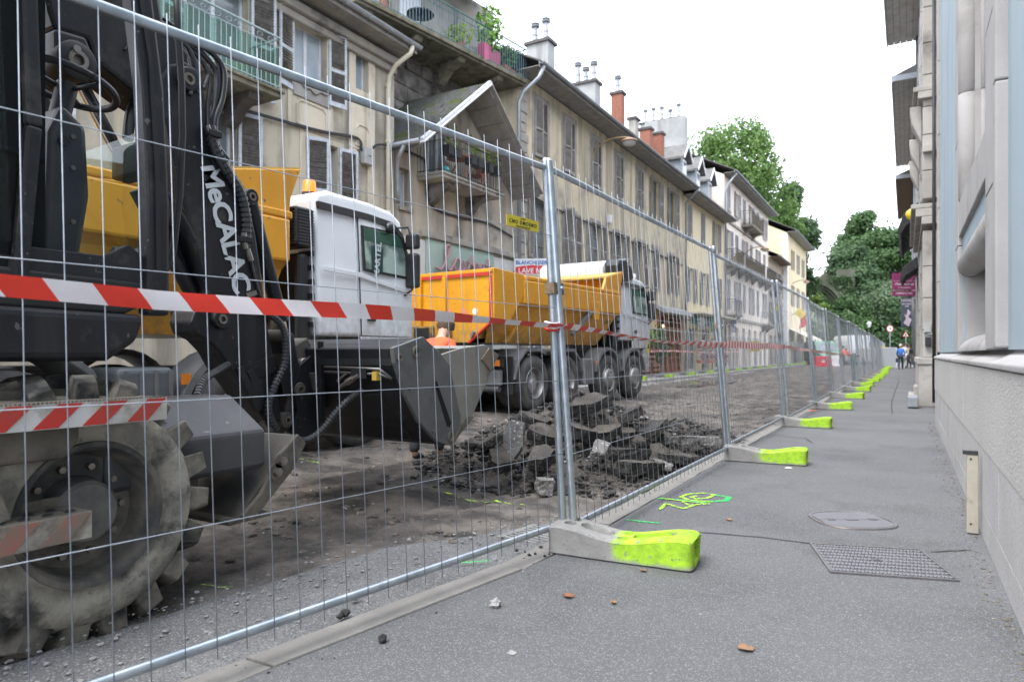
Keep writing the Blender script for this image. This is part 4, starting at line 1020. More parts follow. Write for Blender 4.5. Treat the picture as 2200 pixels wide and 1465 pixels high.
def tipper(label, loc, yaw, axles, r, cy0, cy1, zb, zr, by0, by1, rim, cabm, wy0, wy1, wz0, wz1, beacon, group='tipper trucks'):
    T = thing('tipper_truck', label, 'truck', loc, (0, 0, yaw), group)
    K = dict(parent=T, local=True); W = 1.2
    for i, a in enumerate(axles):
        for s in (1, -1): truck_wheel(T, s * W, a, r, i >= 2, s)
    b = MB(); b.box(-.45, .45, by0 + .3, cy1 - .2, .62, .98)
    for a in axles: b.cyl((-1, a, r), (1, a, r), .12, 10)
    b.build('chassis', CHAS, **K)
    # ---- tipper body
    body = link('tipper_body', None, T, True); B = dict(parent=body, local=True)
    zt = rim; zm = rim - .50; sec = [(W, zt), (W, zm), (W - .10, zm - .10), (W - .18, zm - .38), (.86, 1.30), (-.86, 1.30), (-W + .18, zm - .38), (-W + .10, zm - .10), (-W, zm), (-W, zt)]
    ins = [(W - .06, zt), (W - .08, zm), (W - .18, zm - .10), (W - .26, zm - .38), (.78, 1.38), (-.78, 1.38), (-W + .26, zm - .38), (-W + .18, zm - .10), (-W + .08, zm), (-W + .06, zt)]
    b = MB(); n = len(sec); vs = []
    ysec = [by0 + .02, by0 + 1.0, by1 - .75, by1]
    for i, y in enumerate(ysec):
        for x, z in sec:
            t = max(0, (zt - z) / (zt - 1.3)); yy = y
            if i == 3: yy = by1 - (.15 if beacon else .62) * max(0, (t - .38) / .62)
            if i == 2: yy = by1 - .75 - .4 * t
            if i == 0: yy = by0 + .02 + .45 * max(0, t - .55)
            vs.append((x, yy, z))
    b.add(vs, [(i * n + k, i * n + k + 1, (i + 1) * n + k + 1, (i + 1) * n + k) for i in range(3) for k in range(n - 1)] + [[3 * n + k for k in range(n)]])
    b.build('side_shell', YEL, auto=25, **B)
    b = MB(); vs = []
    for i, y in enumerate((by0 + .05, by1 - .06)):
        for x, z in ins: vs.append((x, y - (.5 * (zt - z) if i else 0), z))
    b.add(vs, [(k, k + 1, n + k + 1, n + k) for k in range(n - 1)] + [[n + k for k in range(n)]]); b.build('inner_lining', YEL2, auto=25, **B)
    for s in (1, -1):
        b = MB(); b.box(*sorted((s * (W - .085), s * (W + .035))), by0 + 1.0, by1 + .02, zt - .07, zt + .015); b.build('top_rim', YEL, bevel=.02, **B)
        b = MB(); b.box(*sorted((s * (W - .05), s * (W + .045))), by0 + .95, by1 - .02, zm - .03, zt - .072); b.build('side_beam', YEL, bevel=.03, **B)
        # raised rear corner panel
        b = MB(); b.prism([(by0 - .02, zt + .06), (by0 + .95, zt + .02), (by0 + 1.05, zt - .25), (by0 + .45, zm - .42), (by0, zm - .40)], *sorted((s * (W - .04), s * (W + .03))), 'x'); b.build('corner_panel', YEL, bevel=.012, **B)
        b = MB(); b.prism([(by1 - 1.55, zt - .30), (by1 - 1.15, zt - .30), (by1 - 1.22, zm - .20), (by1 - 1.45, zm - .20)], *sorted((s * (W - .02), s * (W + .07))), 'x'); b.build('bracket', YEL, bevel=.01, **B)
        b = MB(); b.beam((s * (W + .02), by1 - 1.5, zm - .02), (s * (W - .12), by1 - 2.15, zm - .55), .09, .09); b.build('strut', GREYP, bevel=.01, **B)
        b = MB(); b.prism([(by0 + 1.0, zm - .40), (by0 + 1.1, zm - .40), (by0 + .75, 1.32), (by0 + .65, 1.32)], *sorted((s * (W - .42), s * (W - .18))), 'x'); b.build('rib', YEL, **B)
        b = MB(); q = W - .335; b.add([(s * (q + .012), by1 - 2.1, zm - .66), (s * (q + .012), by1 - .62, zm - .66), (s * (q - .02), by1 - .65, zm - .72), (s * (q - .02), by1 - 2.1, zm - .72)], [(0, 1, 2, 3)]); b.build('reflective_strip', mat('reflective strip', (.6, .58, .52), rough=.4), **B)
    # tailgate with red edges
    tg = link('tailgate', None, T, True); G = dict(parent=tg, local=True)
    zl = zm - .42
    b = MB(); b.prism([(-W, zt + .05), (W, zt + .05), (W, zl), (.70, 1.30), (-.70, 1.30), (-W, zl)], by0 - .03, by0 + .03, 'y'); b.build('door', YEL, bevel=.01, **G)
    b = MB(); b.box(-W - .01, W + .01, by0 - .06, by0 + .05, zt - .02, zt + .045); b.build('top_edge', YEL, bevel=.01, **G)
    b = MB(); b.box(-W, W - .03, by0 - .065, by0 - .06, zt - .075, zt - .02); b.box(W - .06, W, by0 - .036, by0 - .031, zl, zt - .076); b.build('red_edge', REDP, **G)
    b = MB(); b.beam((W - .01, by0 - .06, zl), (.72, by0 - .06, 1.30), .03, .07, (0, 1, 0)); b.beam((-W + .01, by0 - .06, zl), (-.72, by0 - .06, 1.30), .03, .07, (0, 1, 0)); b.build('lower_edge', REDP, **G)
    for x in (-.95, -.45, .15): b = MB(); b.box(x - .04, x + .04, by0 - .10, by0 - .03, 1.62, zt - .03); b.build('rib', YEL, bevel=.01, **G)
    b = MB(); b.box(-.62, -.12, by0 - .12, by0 - .03, 1.34, 1.62); b.build('latch_box', mat('sooty yellow', (.35, .2, .03), (.08, .06, .04), 6, .7), bevel=.02, **G)
    b = MB(); b.box(-.56, -.18, by0 - .125, by0 - .121, 1.38, 1.58); b.build('latch_opening', BLK, **G)
    for x in (.2, .55):
        b = MB(); b.prism([(x, 1.78), (x + .14, 1.78), (x + .05, 1.92), (x - .06, 1.92)], by0 - .034, by0 - .031, 'y'); b.build('faded_chevron', mat('faded red', (.65, .22, .12), rough=.6), **G)
    b = MB(); b.cyl((.82, by0 - .033, 1.86), (.82, by0 - .031, 1.86), .06, 20); b.build('round_sticker', mat('sticker', (.7, .68, .66), rough=.6), **G)
    MT = Matrix.Translation((-.86, by0 - .106, 2.06)) @ Matrix.Rotation(R(90), 4, 'X')
    b = MB(); b.cyl((-.86, by0 - .102, 2.06), (-.86, by0 - .104, 2.06), .125, 28); b.build('speed_disc', WHITE, **G)
    text('lettering', '90', .16, INK, tg, MT, .0005, .004, local=True)
    b = MB(); b.box(.1, .3, by0 - .106, by0 - .103, 1.40, 1.68); b.build('warning_sticker', STICK, **G)
    text('lettering', 'ANGLES\nMORTS', .055, INK, tg, Matrix.Translation((.2, by0 - .107, 1.46)) @ Matrix.Rotation(R(90), 4, 'X'), .0004, .001, local=True)
    b = MB(); b.prism([(.13, 1.56), (.27, 1.56), (.24, 1.66), (.18, 1.66)], by0 - .108, by0 - .107, 'y'); b.build('sticker_picture', INK, **G)
    b = MB(); b.beam((.86, by0 - .1, 1.50), (.78, by0 - .08, 1.38), .05, .05); b.build('hook', GREYP, **G)
    # rear frame
    rl = link('rear_frame', None, T, True); Q = dict(parent=rl, local=True)
    b = MB(); b.box(-.7, .7, by0 + .1, by0 + .4, .95, 1.28); b.build('hinge_beam', CHAS, bevel=.02, **Q)
    b = MB(); b.box(-1.05, 1.05, axles[0] - .95, axles[0] - .86, .52, .80); b.build('bumper', GREYP, bevel=.02, **Q)
    for s in (1, -1):
        b = MB(); b.box(*sorted((s * .55, s * 1.12)), axles[0] - .97, axles[0] - .93, .86, 1.0)
        b.build('lamp_cluster', BLK, bevel=.01, **Q)
        for k, m_ in enumerate((mat('tail red', (.55, .02, .02), rough=.3), mat('tail red', (.5, 0, 0)), mat('tail amber', (.75, .22, .02), rough=.3))):
            b = MB(); x = s * (.62 + .18 * k); b.box(x - .08, x + .08, axles[0] - .985, axles[0] - .97, .875, .985); b.build('tail_lamp', m_, **Q)
        b = MB(); b.box(*sorted((s * .62, s * 1.18)), axles[0] - .75, axles[0] - .71, .35, 1.05); b.build('mud_flap', BLACKP, **Q)
    b = MB(); b.cyl((.3, axles[0] - .9, .45), (1.0, axles[0] - .9, .45), .06, 12); b.build('under_run_bar', CHAS, auto=40, **Q)
    # rear mudguards, angular
    for s in (1, -1):
        ya, yb_ = axles[0] - .72, axles[1] + .72; x0, x1 = sorted((s * .58, s * 1.21))
        P = [(ya, .62), (ya + .14, .98), (ya + .42, 1.2), (yb_ - .40, 1.2), (yb_ - .12, .98), (yb_, .70)]
        P2 = [(yb_ - .05, .70), (yb_ - .17, .95), (yb_ - .43, 1.14), (ya + .45, 1.14), (ya + .19, .95), (ya + .05, .62)]
        b = MB(); b.prism(P + P2, x0, x1, 'x'); b.build('rear_mudguard', GREYP, bevel=.01, **K)
        # side tank and boxes
        b = MB(); b.box(*sorted((s * .6, s * 1.18)), axles[1] + .80, axles[2] - .68, .42, 1.0); tk = b.build('fuel_tank', TANK if cabm is CABW else mat('ribbed aluminium', (.30, .30, .30), (.22, .215, .21), 5, .5, .4), bevel=.05, seg=3, **K)
        for k in range(4):
            y = axles[1] + .86 + (axles[2] - axles[1] - 1.60) * k / 3; b = MB(); b.box(*sorted((s * 1.17, s * 1.19)), y, y + .035, .44, .97); b.build('tank_strap', GREYP, tk, local=True)
        for i in (2, 3):
            if i == 3 and cabm is None: continue
            P = [(axles[i] + (r + .16) * math.cos(a), r + .02 + (r + .16) * math.sin(a)) for a in [R(12 + 13 * k) for k in range(13)]]
            P2 = [(axles[i] + (r + .09) * math.cos(a), r + .02 + (r + .09) * math.sin(a)) for a in [R(12 + 13 * k) for k in range(13)]][::-1]
            b = MB(); b.prism(P + P2, *sorted((s * .82, s * 1.215)), 'x'); b.build('front_mudguard', GREYP, auto=40, **K)
        b = MB(); b.box(*sorted((s * .85, s * 1.16)), axles[2] + .58, axles[3] - .62, .42, .98); b.build('battery_box', BLACKP, bevel=.03, **K)
        b = MB(); b.box(*sorted((s * 1.18, s * 1.205)), axles[2] - .62, axles[2] - .54, .84, .94); b.build('marker_lamp', mat('tail amber', (.75, .22, .02)), **K)
    # ---- cab
    cab = link('cab', None, T, True); C = dict(parent=cab, local=True)
    L = cy1 - cy0
    prof = [(cy0, zb), (cy0, zr - .16), (cy0 + .05, zr - .06), (cy0 + .22, zr), (cy0 + L * .55, zr - .01), (cy0 + L * .80, zr - .05), (cy0 + L * .90, zr - .15), (cy1 - .04, zb + .85), (cy1, zb + .48), (cy1, zb - .1), (cy1 - .12, zb - .45), (cy1 - .3, zb - .45), (cy1 - .3, zb)]
    b = MB()
    # roof and side taper slightly inwards
    n = len(prof); vs = []
    for s in (1, -1):
        for y, z in prof: vs.append((s * (W - .02 - .10 * max(0, (z - zb - .8) / (zr - zb - .8)) ** 1.6), y, z))
    b.add(vs, [list(range(n)), list(range(n, 2 * n))[::-1]] + [(i, (i + 1) % n, n + (i + 1) % n, n + i) for i in range(n)])
    b.build('shell', cabm, bevel=.05, seg=3, **C)
    xs = W - .02
    def sx(z): return W - .02 - .10 * max(0, (z - zb - .8) / (zr - zb - .8)) ** 1.6
    for s in (1, -1):
        def pan(nm, pts, m_, o=.004, t=.02, bev=.0, par=cab):
            b = MB(); k = len(pts)
            vs = [(s * (sx(z) + o), y, z) for y, z in pts] + [(s * (sx(z) + o - t), y, z) for y, z in pts]
            b.add(vs, [list(range(k)), list(range(k, 2 * k))[::-1]] + [(i, (i + 1) % k, k + (i + 1) % k, k + i) for i in range(k)]); return b.build(nm, m_, par, local=True, bevel=bev)
        dl = wy0 - .07
        door = pan('door', [(dl, zb + .02), (dl, wz1 + .13), (wy1 - .16, wz1 + .10), (wy1 - .02, wz0 + .02), (cy1 - .04, wz0 - .06), (cy1 - .03, zb + .02)], cabm, .010, .02, .008)
        pan('door_seam', [(dl - .006, zb + .02), (dl - .006, wz1 + .15), (dl + .006, wz1 + .15), (dl + .006, zb + .02)], BLK, .0115, .01)
        pan('pressed_line', [(cy0 + .05, wz0 - .10), (cy0 + .05, wz0 - .04), (wy0 - .1, wz0 - .06), (cy1 - .06, wz0 - .20), (cy1 - .06, wz0 - .26), (wy0 - .1, wz0 - .12)], cabm, .016, .02, .008)
        pan('window_gasket', [(wy0 - .035, wz0 - .03), (wy0 - .03, wz1 + .03), (wy1 - .20, wz1 + .035), (wy1 - .10, wz1 - .06), (wy1 + .03, wz0 - .06), (wy0 + .1, wz0 - .035)], BLK, .014, .02, .004)
        pan('side_window', [(wy0, wz0), (wy0 + .005, wz1), (wy1 - .21, wz1 + .005), (wy1 - .13, wz1 - .06), (wy1, wz0 - .03)], mat('cab window glass', (.12, .17, .15), (.36, .46, .41), 2.6, .05, 0, lo=.42, hi=.55), .018, .003)  # pale green in the glass colour is a painted window reflection
        pan('sun_strip', [(wy0 + .003, wz1 - .15), (wy0 + .005, wz1 - .004), (wy1 - .22, wz1), (wy1 - .13, wz1 - .06), (wy1 - .11, wz1 - .15)], mat('green glass strip', (.025, .085, .055), rough=.06), .0195, .001)
        pan('roof_trim', [(cy0 + .02, zr - .25), (cy0 + .02, zr - .17), (cy0 + L * .5, zr - .17), (cy0 + L * .78, zr - .20), (cy1 - .19, zr - .33), (cy1 - .11, zr - .62), (cy1 - .16, zr - .62), (cy1 - .24, zr - .38), (cy0 + L * .76, zr - .28), (cy0 + L * .5, zr - .25)], BLK, .030, .05)
        b = MB(); b.box(*sorted((s * (xs + .008), s * (xs + .03))), dl + .1, dl + .24, zb + .2, zb + .27); b.build('door_handle', BLK, bevel=.006, **C)
        m1 = MB(); m1.tube([(s * (xs - .12), cy1 - .35, wz1 + .1), (s * (xs + .07), cy1 - .20, wz1 + .11), (s * (xs + .09), cy1 - .16, wz1), (s * (xs + .09), cy1 - .14, wz0 - .2), (s * (xs + .01), cy1 - .2, wz0 - .28)], .018, 6); m1.build('mirror_arm', BLK, smooth=True, **C)
        for z0_, z1_ in ((wz0 - .18, wz0 + .28), (wz0 + .33, wz1 + .04)):
            b = MB(); b.box(*sorted((s * (xs + .0), s * (xs + .20))), cy1 - .19, cy1 - .08, z0_, z1_); b.build('mirror', BLK, bevel=.04, seg=3, **C)
        b = MB(); b.lathe([(0, .001), (.004, .07), (.05, .075), (.07, .04), (.075, 0)], (s * (xs - .005) if s > 0 else s * (xs - .005) - .07, wy1 - .42, wz1 + .06), 'x', 16); b.build('kerb_mirror', BLK, smooth=True, **C)
        pan('sill_panel', [(dl, zb - .18), (dl, zb + .01), (cy1 - .02, zb + .01), (cy1 - .02, zb - .18)], cabm, .006, .03, .01)
        b = MB(); b.box(*sorted((s * (xs - .1), s * (xs + .005))), cy1 - .42, cy1 - .04, zb - .8, zb - .2); b.build('bumper_corner', cabm, bevel=.04, **C)
        b = MB(); b.box(*sorted((s * (xs + .006), s * (xs + .01))), cy1 - .22, cy1 - .06, zb - .30, zb - .02); b.build('warning_sticker', STICK, **C)
        b = MB(); b.prism([(cy1 - .20, zb - .18), (cy1 - .08, zb - .18), (cy1 - .10, zb - .07), (cy1 - .16, zb - .07)], *sorted((s * (xs + .0101), s * (xs + .012))), 'x'); b.build('sticker_picture', INK, **C)
    b = MB(); b.box(-1.0, 1.0, cy1 - .3, cy1 - .27, zb + .75, zr - .3); b.build('windscreen', TGL, **C)
    # rear wall kit: intake, pipes, tanks
    b = MB(); b.box(.76, 1.17, cy0 - .34, cy0 - .06, zr - .72, zr - .28); ai = b.build('air_intake', BLACKP, bevel=.05, seg=3, **C)
    for k in range(12): b = MB(); b.box(.79, 1.15, cy0 - .35, cy0 - .335, zr - .70 + k * .034, zr - .685 + k * .034); b.build('louvre', mat('louvre', (.05, .05, .055), rough=.5), ai, local=True)
    for k in range(12): b = MB(); b.box(1.165, 1.18, cy0 - .31, cy0 - .09, zr - .70 + k * .034, zr - .685 + k * .034); b.build('louvre', mat('louvre', (.05, .05, .055)), ai, local=True)
    b = MB(); b.box(.4, 1.08, cy0 - .24, cy0 - .05, zb - .2, zr - .78); b.build('intake_duct', BLK, bevel=.04, **C)
    for k in range(6): b = MB(); b.box(.9, 1.12, cy0 - .06, cy0 - .03, zb + .1 + k * .16, zb + .16 + k * .16); b.build('hinge', BLACKP, **C)
    b = MB(); b.tube([(.9, cy0 - .45, zb - .1), (.92, cy0 - .42, zb + .25), (.86, cy0 - .35, zb + .35)], .05, 8); b.tube([(.7, cy0 - .45, zb), (.95, cy0 - .42, zb + .12)], .03, 8); b.build('brass_valve', mat('dirty brass', (.16, .13, .09), (.07, .06, .05), 12, .5, .5), smooth=True, **C)
    # headboard and visor of the tipper body
    vz = rim + .50
    for s in (1, -1):
        x0, x1 = sorted((s * (W - .05), s * (W + .01)))
        b = MB(); b.prism([(by1 - .9, rim + .02), (by1 - .75, rim + .30), (by1 + .15, vz), (by1 + .0, rim + .12), (by1 + .0, rim - .1)], x0, x1, 'x'); b.build('headboard_wing', YEL, bevel=.01, parent=body, local=True)
    b = MB(); b.prism([(by1 - .75, rim + .28), (by1 + .15, vz - .02), (by1 + .15, vz + .02), (by1 - .76, rim + .32)], -W, W, 'x'); b.build('visor', YEL2, parent=body, local=True)
    b = MB(); b.prism([(by1 - .05, rim - .3), (by1 + .0, rim - .3), (by1 + .08, rim + .3), (by1 + .02, rim + .34)], -W + .05, W - .05, 'x'); b.build('headboard', YEL, parent=body, local=True)
    b = MB(); b.prism([(by1 - .55, 1.8), (by1 - .50, 1.92), (by1 - .25, 1.92), (by1 - .3, 1.8)], W - .16, W - .12, 'x'); b.build('maker_plate', mat('maker plate', (.05, .045, .02), (.4, .28, .03), 60, .5), parent=body, local=True)
    if beacon:
        b = MB(); b.cyl((.70, cy0 + .30, zr - .01), (.70, cy0 + .30, zr + .03), .09, 20); b.build('beacon_base', BLK, auto=40, **C)
        b = MB(); b.lathe([(0, .078), (.13, .072), (.15, .055), (.153, 0)], (.70, cy0 + .30, zr + .03), 'z', 20); b.build('beacon', mat('amber beacon', (.95, .22, .02), (.85, .14, .01), 30, .25, emit=.35), auto=40, **C)
    else:
        b = MB(); b.prism([(cy0 - .12, zr - .18), (cy0 - .14, zr + .22), (cy0 + .0, zr + .36), (cy0 + .3, zr + .40), (cy0 + .62, zr + .28), (cy0 + .8, zr - .05), (cy0 + .5, zr - .12)], -1.12, .72, 'x'); b.build('roof_deflector', cabm, bevel=.06, seg=3, **C)
        b = MB(); b.prism([(cy0 - .14, zr - .2), (cy0 - .17, zr + .24), (cy0 - .02, zr + .38), (cy0 + .3, zr + .42), (cy0 + .64, zr + .28), (cy0 + .8, zr - .05), (cy0 + .5, zr - .14)], .725, 1.15, 'x'); b.build('deflector_flap', BLK, bevel=.08, seg=3, **C)
        b = MB(); b.cyl((.9, cy1 - .4, zr - .02), (.9, cy1 - .4, zr + .04), .05, 12); b.lathe([(0, .06), (.05, .07), (.1, .05), (.11, 0)], (.9, cy1 - .4, zr + .04), 'z', 14); b.build('roof_beacon', mat('frosted lamp', (.6, .6, .6), rough=.4), auto=40, **C)
        b = MB(); bb = MB()
        def LP(i, j): x = -1.08 + 2.16 * i / 20; y = by0 + .1 + 1.8 * j / 24; return (x, y, rim - .32 + .34 * math.exp(-((y - by0 - 1.25) / .5) ** 2) * (1 - (x / 1.15) ** 2) + .05 * nz(x, y, 3, 4))
        b.grid(LP, 20, 24); ld = b.build('rubble_load', DIRT, None, local=True, smooth=True); ld.location = loc; ld.rotation_euler = (0, 0, yaw); tag(ld, 'dark dug up rubble heaped in the rear of the far tipper', kind='stuff')
    return T
T1 = tipper('white cabbed yellow tipper truck with an amber beacon, behind the excavator arm', (-6.9, 1.2, -.09), 0, (0, 1.3, 3.3, 5.0), .50, 4.38, 6.06, 1.32, 3.02, -1.3, 3.92, 2.62, CABW, 5.12, 5.98, 2.16, 2.66, True)
T2 = tipper('silver cabbed yellow tipper truck seen from behind, beyond the rubble heap', (-7.40, 11.72, -.07), R(-4.3), (0, 1.25, 3.2, 4.63), .535, 3.98, 5.66, 1.42, 3.02, -1.38, 3.80, 2.56, CABS, 4.62, 5.52, 2.14, 2.70, False)
q = [onx(*p, -5.66) for p in ((120, 372), (262, 388), (292, 462), (264, 502), (200, 494), (158, 440), (120, 436))]; b = MB(); b.prism([(v.y, v.z) for v in q], -5.74, -5.66, 'x'); b.build('side_panel', YEL, T1, bevel=.01)
# name board behind the first truck's window
b = MB(); xg = -5.7 - .085 + .03
wz = 2.30
p = onx(812, 560, -5.70); 
root = T1
tk = [onx(*q, -5.698) for q in ((800, 535), (823, 532), (823, 586), (801, 583))]
ctr = sum(tk, Vector()) / 4; b = MB(); b.box(-5.712, -5.699, tk[0].y, tk[1].y, min(t.z for t in tk), max(t.z for t in tk)); b.build('window_card', mat('dark green card', (.02, .05, .05), rough=.4), T1)
text('lettering', 'MARTEL', .125, mat('card white', (.55, .62, .62), rough=.5), T1, frame_m((-5.697, ctr.y, ctr.z), (0, .12, 1), (0, -1, .12)), .0004, .004)
# ================================================================ rubble heap
SOIL = mat('heap soil', (.046, .040, .035), (.115, .099, .084), 2.4, .95, 0, 1., 38, speck=((.22, .21, .2), 40, .66, .72), bdist=.04)
SLABT = mat('broken asphalt top', (.032, .028, .024), (.058, .051, .044), 4, .95, 0, .6, 70, dirt=((.088, .074, .061), 5, .46, .62), speck=((.2, .19, .18), 50, .68, .74), bdist=.03)
SLABS = mat('broken asphalt edge', (.022, .021, .021), (.055, .050, .046), 14, .9, 0, 1., 60, speck=((.14, .135, .13), 55, .60, .68), bdist=.03)
CONCR = mat('broken concrete', (.19, .182, .175), (.12, .113, .106), 6, .95, 0, .9, 45, speck=((.45, .44, .42), 40, .60, .66), dirt=((.09, .085, .08), 3, .58, .72), bdist=.02)
HC = Vector((-3.02, 6.75, 0))
def heap_h(x, y):
    dx, dy = x - HC.x, y - HC.y
    a = dx * .55 + dy * .83; b_ = -dx * .83 + dy * .55      # long axis towards the kerb further on
    q = (a / 1.75) ** 2 + (b_ / 1.20) ** 2
    h = .70 * max(0, 1 - q ** .55) if q < 1 else 0
    q2 = ((x + 2.30) / .85) ** 2 + ((y - 7.9) / 1.2) ** 2
    h = max(h, .34 * max(0, 1 - q2 ** .7))
    q3 = ((x + 2.75) / .7) ** 2 + ((y - 5.6) / .7) ** 2
    return max(h, .20 * max(0, 1 - q3 ** .7))
b = MB()
def HP(i, j):
    x = -4.9 + 3.2 * i / 110; y = 4.7 + 5 * j / 150
    h = heap_h(x, y); h += (.05 * nz(x, y, 2, 3) + .035 * nz(x, y, 6, 9, 3)) * min(1, h * 9)
    return (x, y, dz_road(x, y) - .02 + h)
b.grid(HP, 110, 150); tag(b.build('rubble_heap', SOIL, smooth=True), 'heap of dark dug up soil and crumbled asphalt behind the fence', kind='stuff')
cl = MB()
def hpos():
    a = rnd.random() * 6.28; q = rnd.random() ** .6 * 1.25; x = HC.x + .1 + q * 1.5 * math.cos(a); y = HC.y + .3 + q * 1.9 * math.sin(a)
    return x, y, dz_road(x, y) + heap_h(x, y) + .03 * rnd.random()
scatter(5200, hpos, .006, .05, cl); tag(cl.build('rubble_crumbs', SLABS), kind='stuff')
cl = MB(); scatter(420, hpos, .006, .030, cl); tag(cl.build('pale_rubble_stones', STONE), kind='stuff')
def slab_mesh(lx, ly, lz, seed, mats):
    r = random.Random(seed); n = r.randint(5, 8); pts = []
    for k in range(n):
        a = .78 + 6.2832 * (k + r.uniform(-.3, .3)) / n
        m_ = 1 / max(abs(math.cos(a)), abs(math.sin(a)), .001); q = min(m_, 1.38) * r.uniform(.85, 1.05)
        pts.append((q * math.cos(a) * lx / 2, q * math.sin(a) * ly / 2))
    bm = bmesh.new()
    lo = [bm.verts.new((x * r.uniform(.9, 1.06), y * r.uniform(.9, 1.06), -lz / 2)) for x, y in pts]; hi = [bm.verts.new((x, y, lz / 2)) for x, y in pts]
    bm.faces.new(lo[::-1]); bm.faces.new(hi)
    for k in range(n): bm.faces.new((lo[k], lo[(k + 1) % n], hi[(k + 1) % n], hi[k]))
    bmesh.ops.triangulate(bm, faces=[f for f in bm.faces if len(f.verts) > 4])
    bmesh.ops.subdivide_edges(bm, edges=bm.edges[:], cuts=3, use_grid_fill=True)
    for f in bm.faces: f.material_index = 0 if abs(f.normal.z) > .75 and f.calc_center_median().z > 0 else 1
    for v in bm.verts:
        p = v.co.copy(); sd = Vector((seed * 7, seed, 0)); e = .5 if p.z > lz * .45 else 1
        v.co += (noise.noise_vector(p * 6 + sd) * .030 + noise.noise_vector(p * 17 + sd) * .014 + noise.noise_vector(p * 40 + sd) * .008) * e
    me = bpy.data.meshes.new('slab'); bm.to_mesh(me); bm.free()
    for m_ in mats: me.materials.append(m_)
    return me
def slab(pos, size, rot, seed, mats, label, name='asphalt_slab', cat='asphalt slab', group='broken slabs on the rubble heap'):
    size = [v * .78 for v in size[:2]] + [size[2]]; o = link(name, slab_mesh(*size, seed, mats), None, loc=pos, rot=[R(rot[0] * (1 if rot[0] > 60 else .55)), R(rot[1]), R(rot[2])]); tag(o, label, cat, group); return o
AS = (SLABT, SLABS); CO = (CONCR, CONCR)
slab(ond(1103, 950, 5.95), (.24, .52, .09), (66, 8, 22), 3, CO, 'pale concrete slab standing on end at the left of the heap', 'concrete_slab', 'concrete slab')
b = MB(); 
slab(ond(1172, 935, 6.1), (.42, .34, .10), (34, 12, 40), 5, AS, 'big brown slab tilted up on the front of the heap left of the post')
slab(ond(1262, 868, 6.7), (.55, .36, .10), (18, -12, 60), 6, AS, 'wide slab lying at the crown of the heap')
slab(ond(1228, 850, 6.9), (.40, .35, .12), (-16, 22, 20), 7, AS, 'slab half buried on the very top of the heap')
slab(ond(1358, 892, 6.9), (.34, .26, .11), (10, -28, 15), 8, (SLABS, SLABS), 'black broken block sticking out at the right shoulder of the heap')
slab(ond(1400, 925, 6.9), (.46, .30, .10), (-12, -18, 75), 9, (SLABS, SLABS), 'dark slab on edge at the right of the heap')
slab(ond(1350, 975, 6.3), (.70, .18, .10), (6, 4, 62), 10, (SLABS, SLABS), 'long black bar of asphalt lying low in front of the heap')
slab(ond(1372, 1002, 6.1), (.62, .24, .09), (0, 6, 70), 11, AS, 'flat black slab on the ground under the long bar')
slab(ond(1288, 965, 6.0), (.17, .28, .08), (48, 20, 10), 12, CO, 'pale concrete piece leaning beside the nearest fence post', 'concrete_slab', 'concrete slab')
slab(ond(1487, 948, 7.1), (.95, .13, .10), (0, 3, 52), 13, CO, 'long grey kerb piece lying at the far right of the heap', 'kerb_piece', 'kerb piece')
slab(ond(1073, 992, 5.75), (.26, .36, .11), (44, -8, 50), 14, AS, 'brown slab leaning at the foot of the upright concrete slab')
slab(ond(1163, 985, 5.65), (.24, .34, .12), (40, 4, 10), 15, AS, 'square slab leaning in front of the heap left of the post')
slab(ond(1170, 1043, 5.35), (.19, .17, .11), (4, 2, 30), 16, CO, 'small pale topped block on the dirt in front of the heap', 'concrete_slab', 'concrete slab')
slab(ond(1190, 1032, 5.6), (.20, .18, .12), (10, 6, 60), 17, AS, 'small block just behind the pale topped block')
slab(ond(1155, 1020, 5.7), (.26, .2, .12), (-10, 12, 15), 18, AS, 'rough lump at the front foot of the heap')
slab(ond(1022, 958, 6.7), (.34, .2, .09), (10, 10, 25), 19, (SLABS, SLABS), 'dark lump at the left foot of the heap')
slab(ond(1062, 945, 6.5), (.38, .22, .08), (12, -30, 20), 20, AS, 'tilted slab behind the upright concrete slab')
slab(ond(1235, 925, 6.3), (.5, .30, .10), (26, 14, 70), 21, AS, 'slab leaning right behind the nearest fence post')
slab(ond(1300, 930, 6.5), (.48, .30, .09), (22, -10, 35), 22, AS, 'soil covered slab in the middle of the heap')
slab(ond(1150, 905, 6.6), (.50, .34, .10), (26, 18, 55), 23, AS, 'upper left slab of the heap, covered with soil')
slab(ond(1455, 985, 6.6), (.5, .3, .08), (0, 4, 40), 24, AS, 'flat slab at the right foot of the heap by the bottom rail')
slab(ond(1420, 1000, 6.4), (.3, .2, .06), (6, 10, 10), 25, CO, 'flat pale chip beside the bottom rail', 'concrete_slab', 'concrete slab')
for k in range(26):
    a = rnd.random() * 6.28; q = .25 + .75 * rnd.random() ** .6; x = HC.x + .1 + q * 1.25 * math.cos(a) + .3 * q * math.sin(a); y = HC.y + .25 + q * 1.6 * math.sin(a)
    s = rnd.uniform(.10, .30)
    slab((x, y, dz_road(x, y) + heap_h(x, y) + .02), (s, s * rnd.uniform(.5, .9), rnd.uniform(.05, .10)), (rnd.uniform(-35, 35), rnd.uniform(-35, 35), rnd.uniform(0, 180)), 50 + k, AS if k % 3 else (SLABS, SLABS), 'small broken piece of asphalt lying on the rubble heap', 'asphalt_chunk', 'asphalt chunk', 'small asphalt chunks on the heap')
# a little spoil along the far kerb line and further on
b = MB()
def SP(i, j): x = -3.3 + 1.6 * i / 30; y = 8.8 + 7 * j / 70; return (x, y, dz_road(x, y) - .03 + max(0, .16 * nz(x, y, 8, .9) * math.exp(-((x + 2.1) / .5) ** 2) + .03 * nz(x, y, 8, 5)))
b.grid(SP, 30, 70); tag(b.build('spoil_ridge', SOIL, smooth=True), kind='stuff')
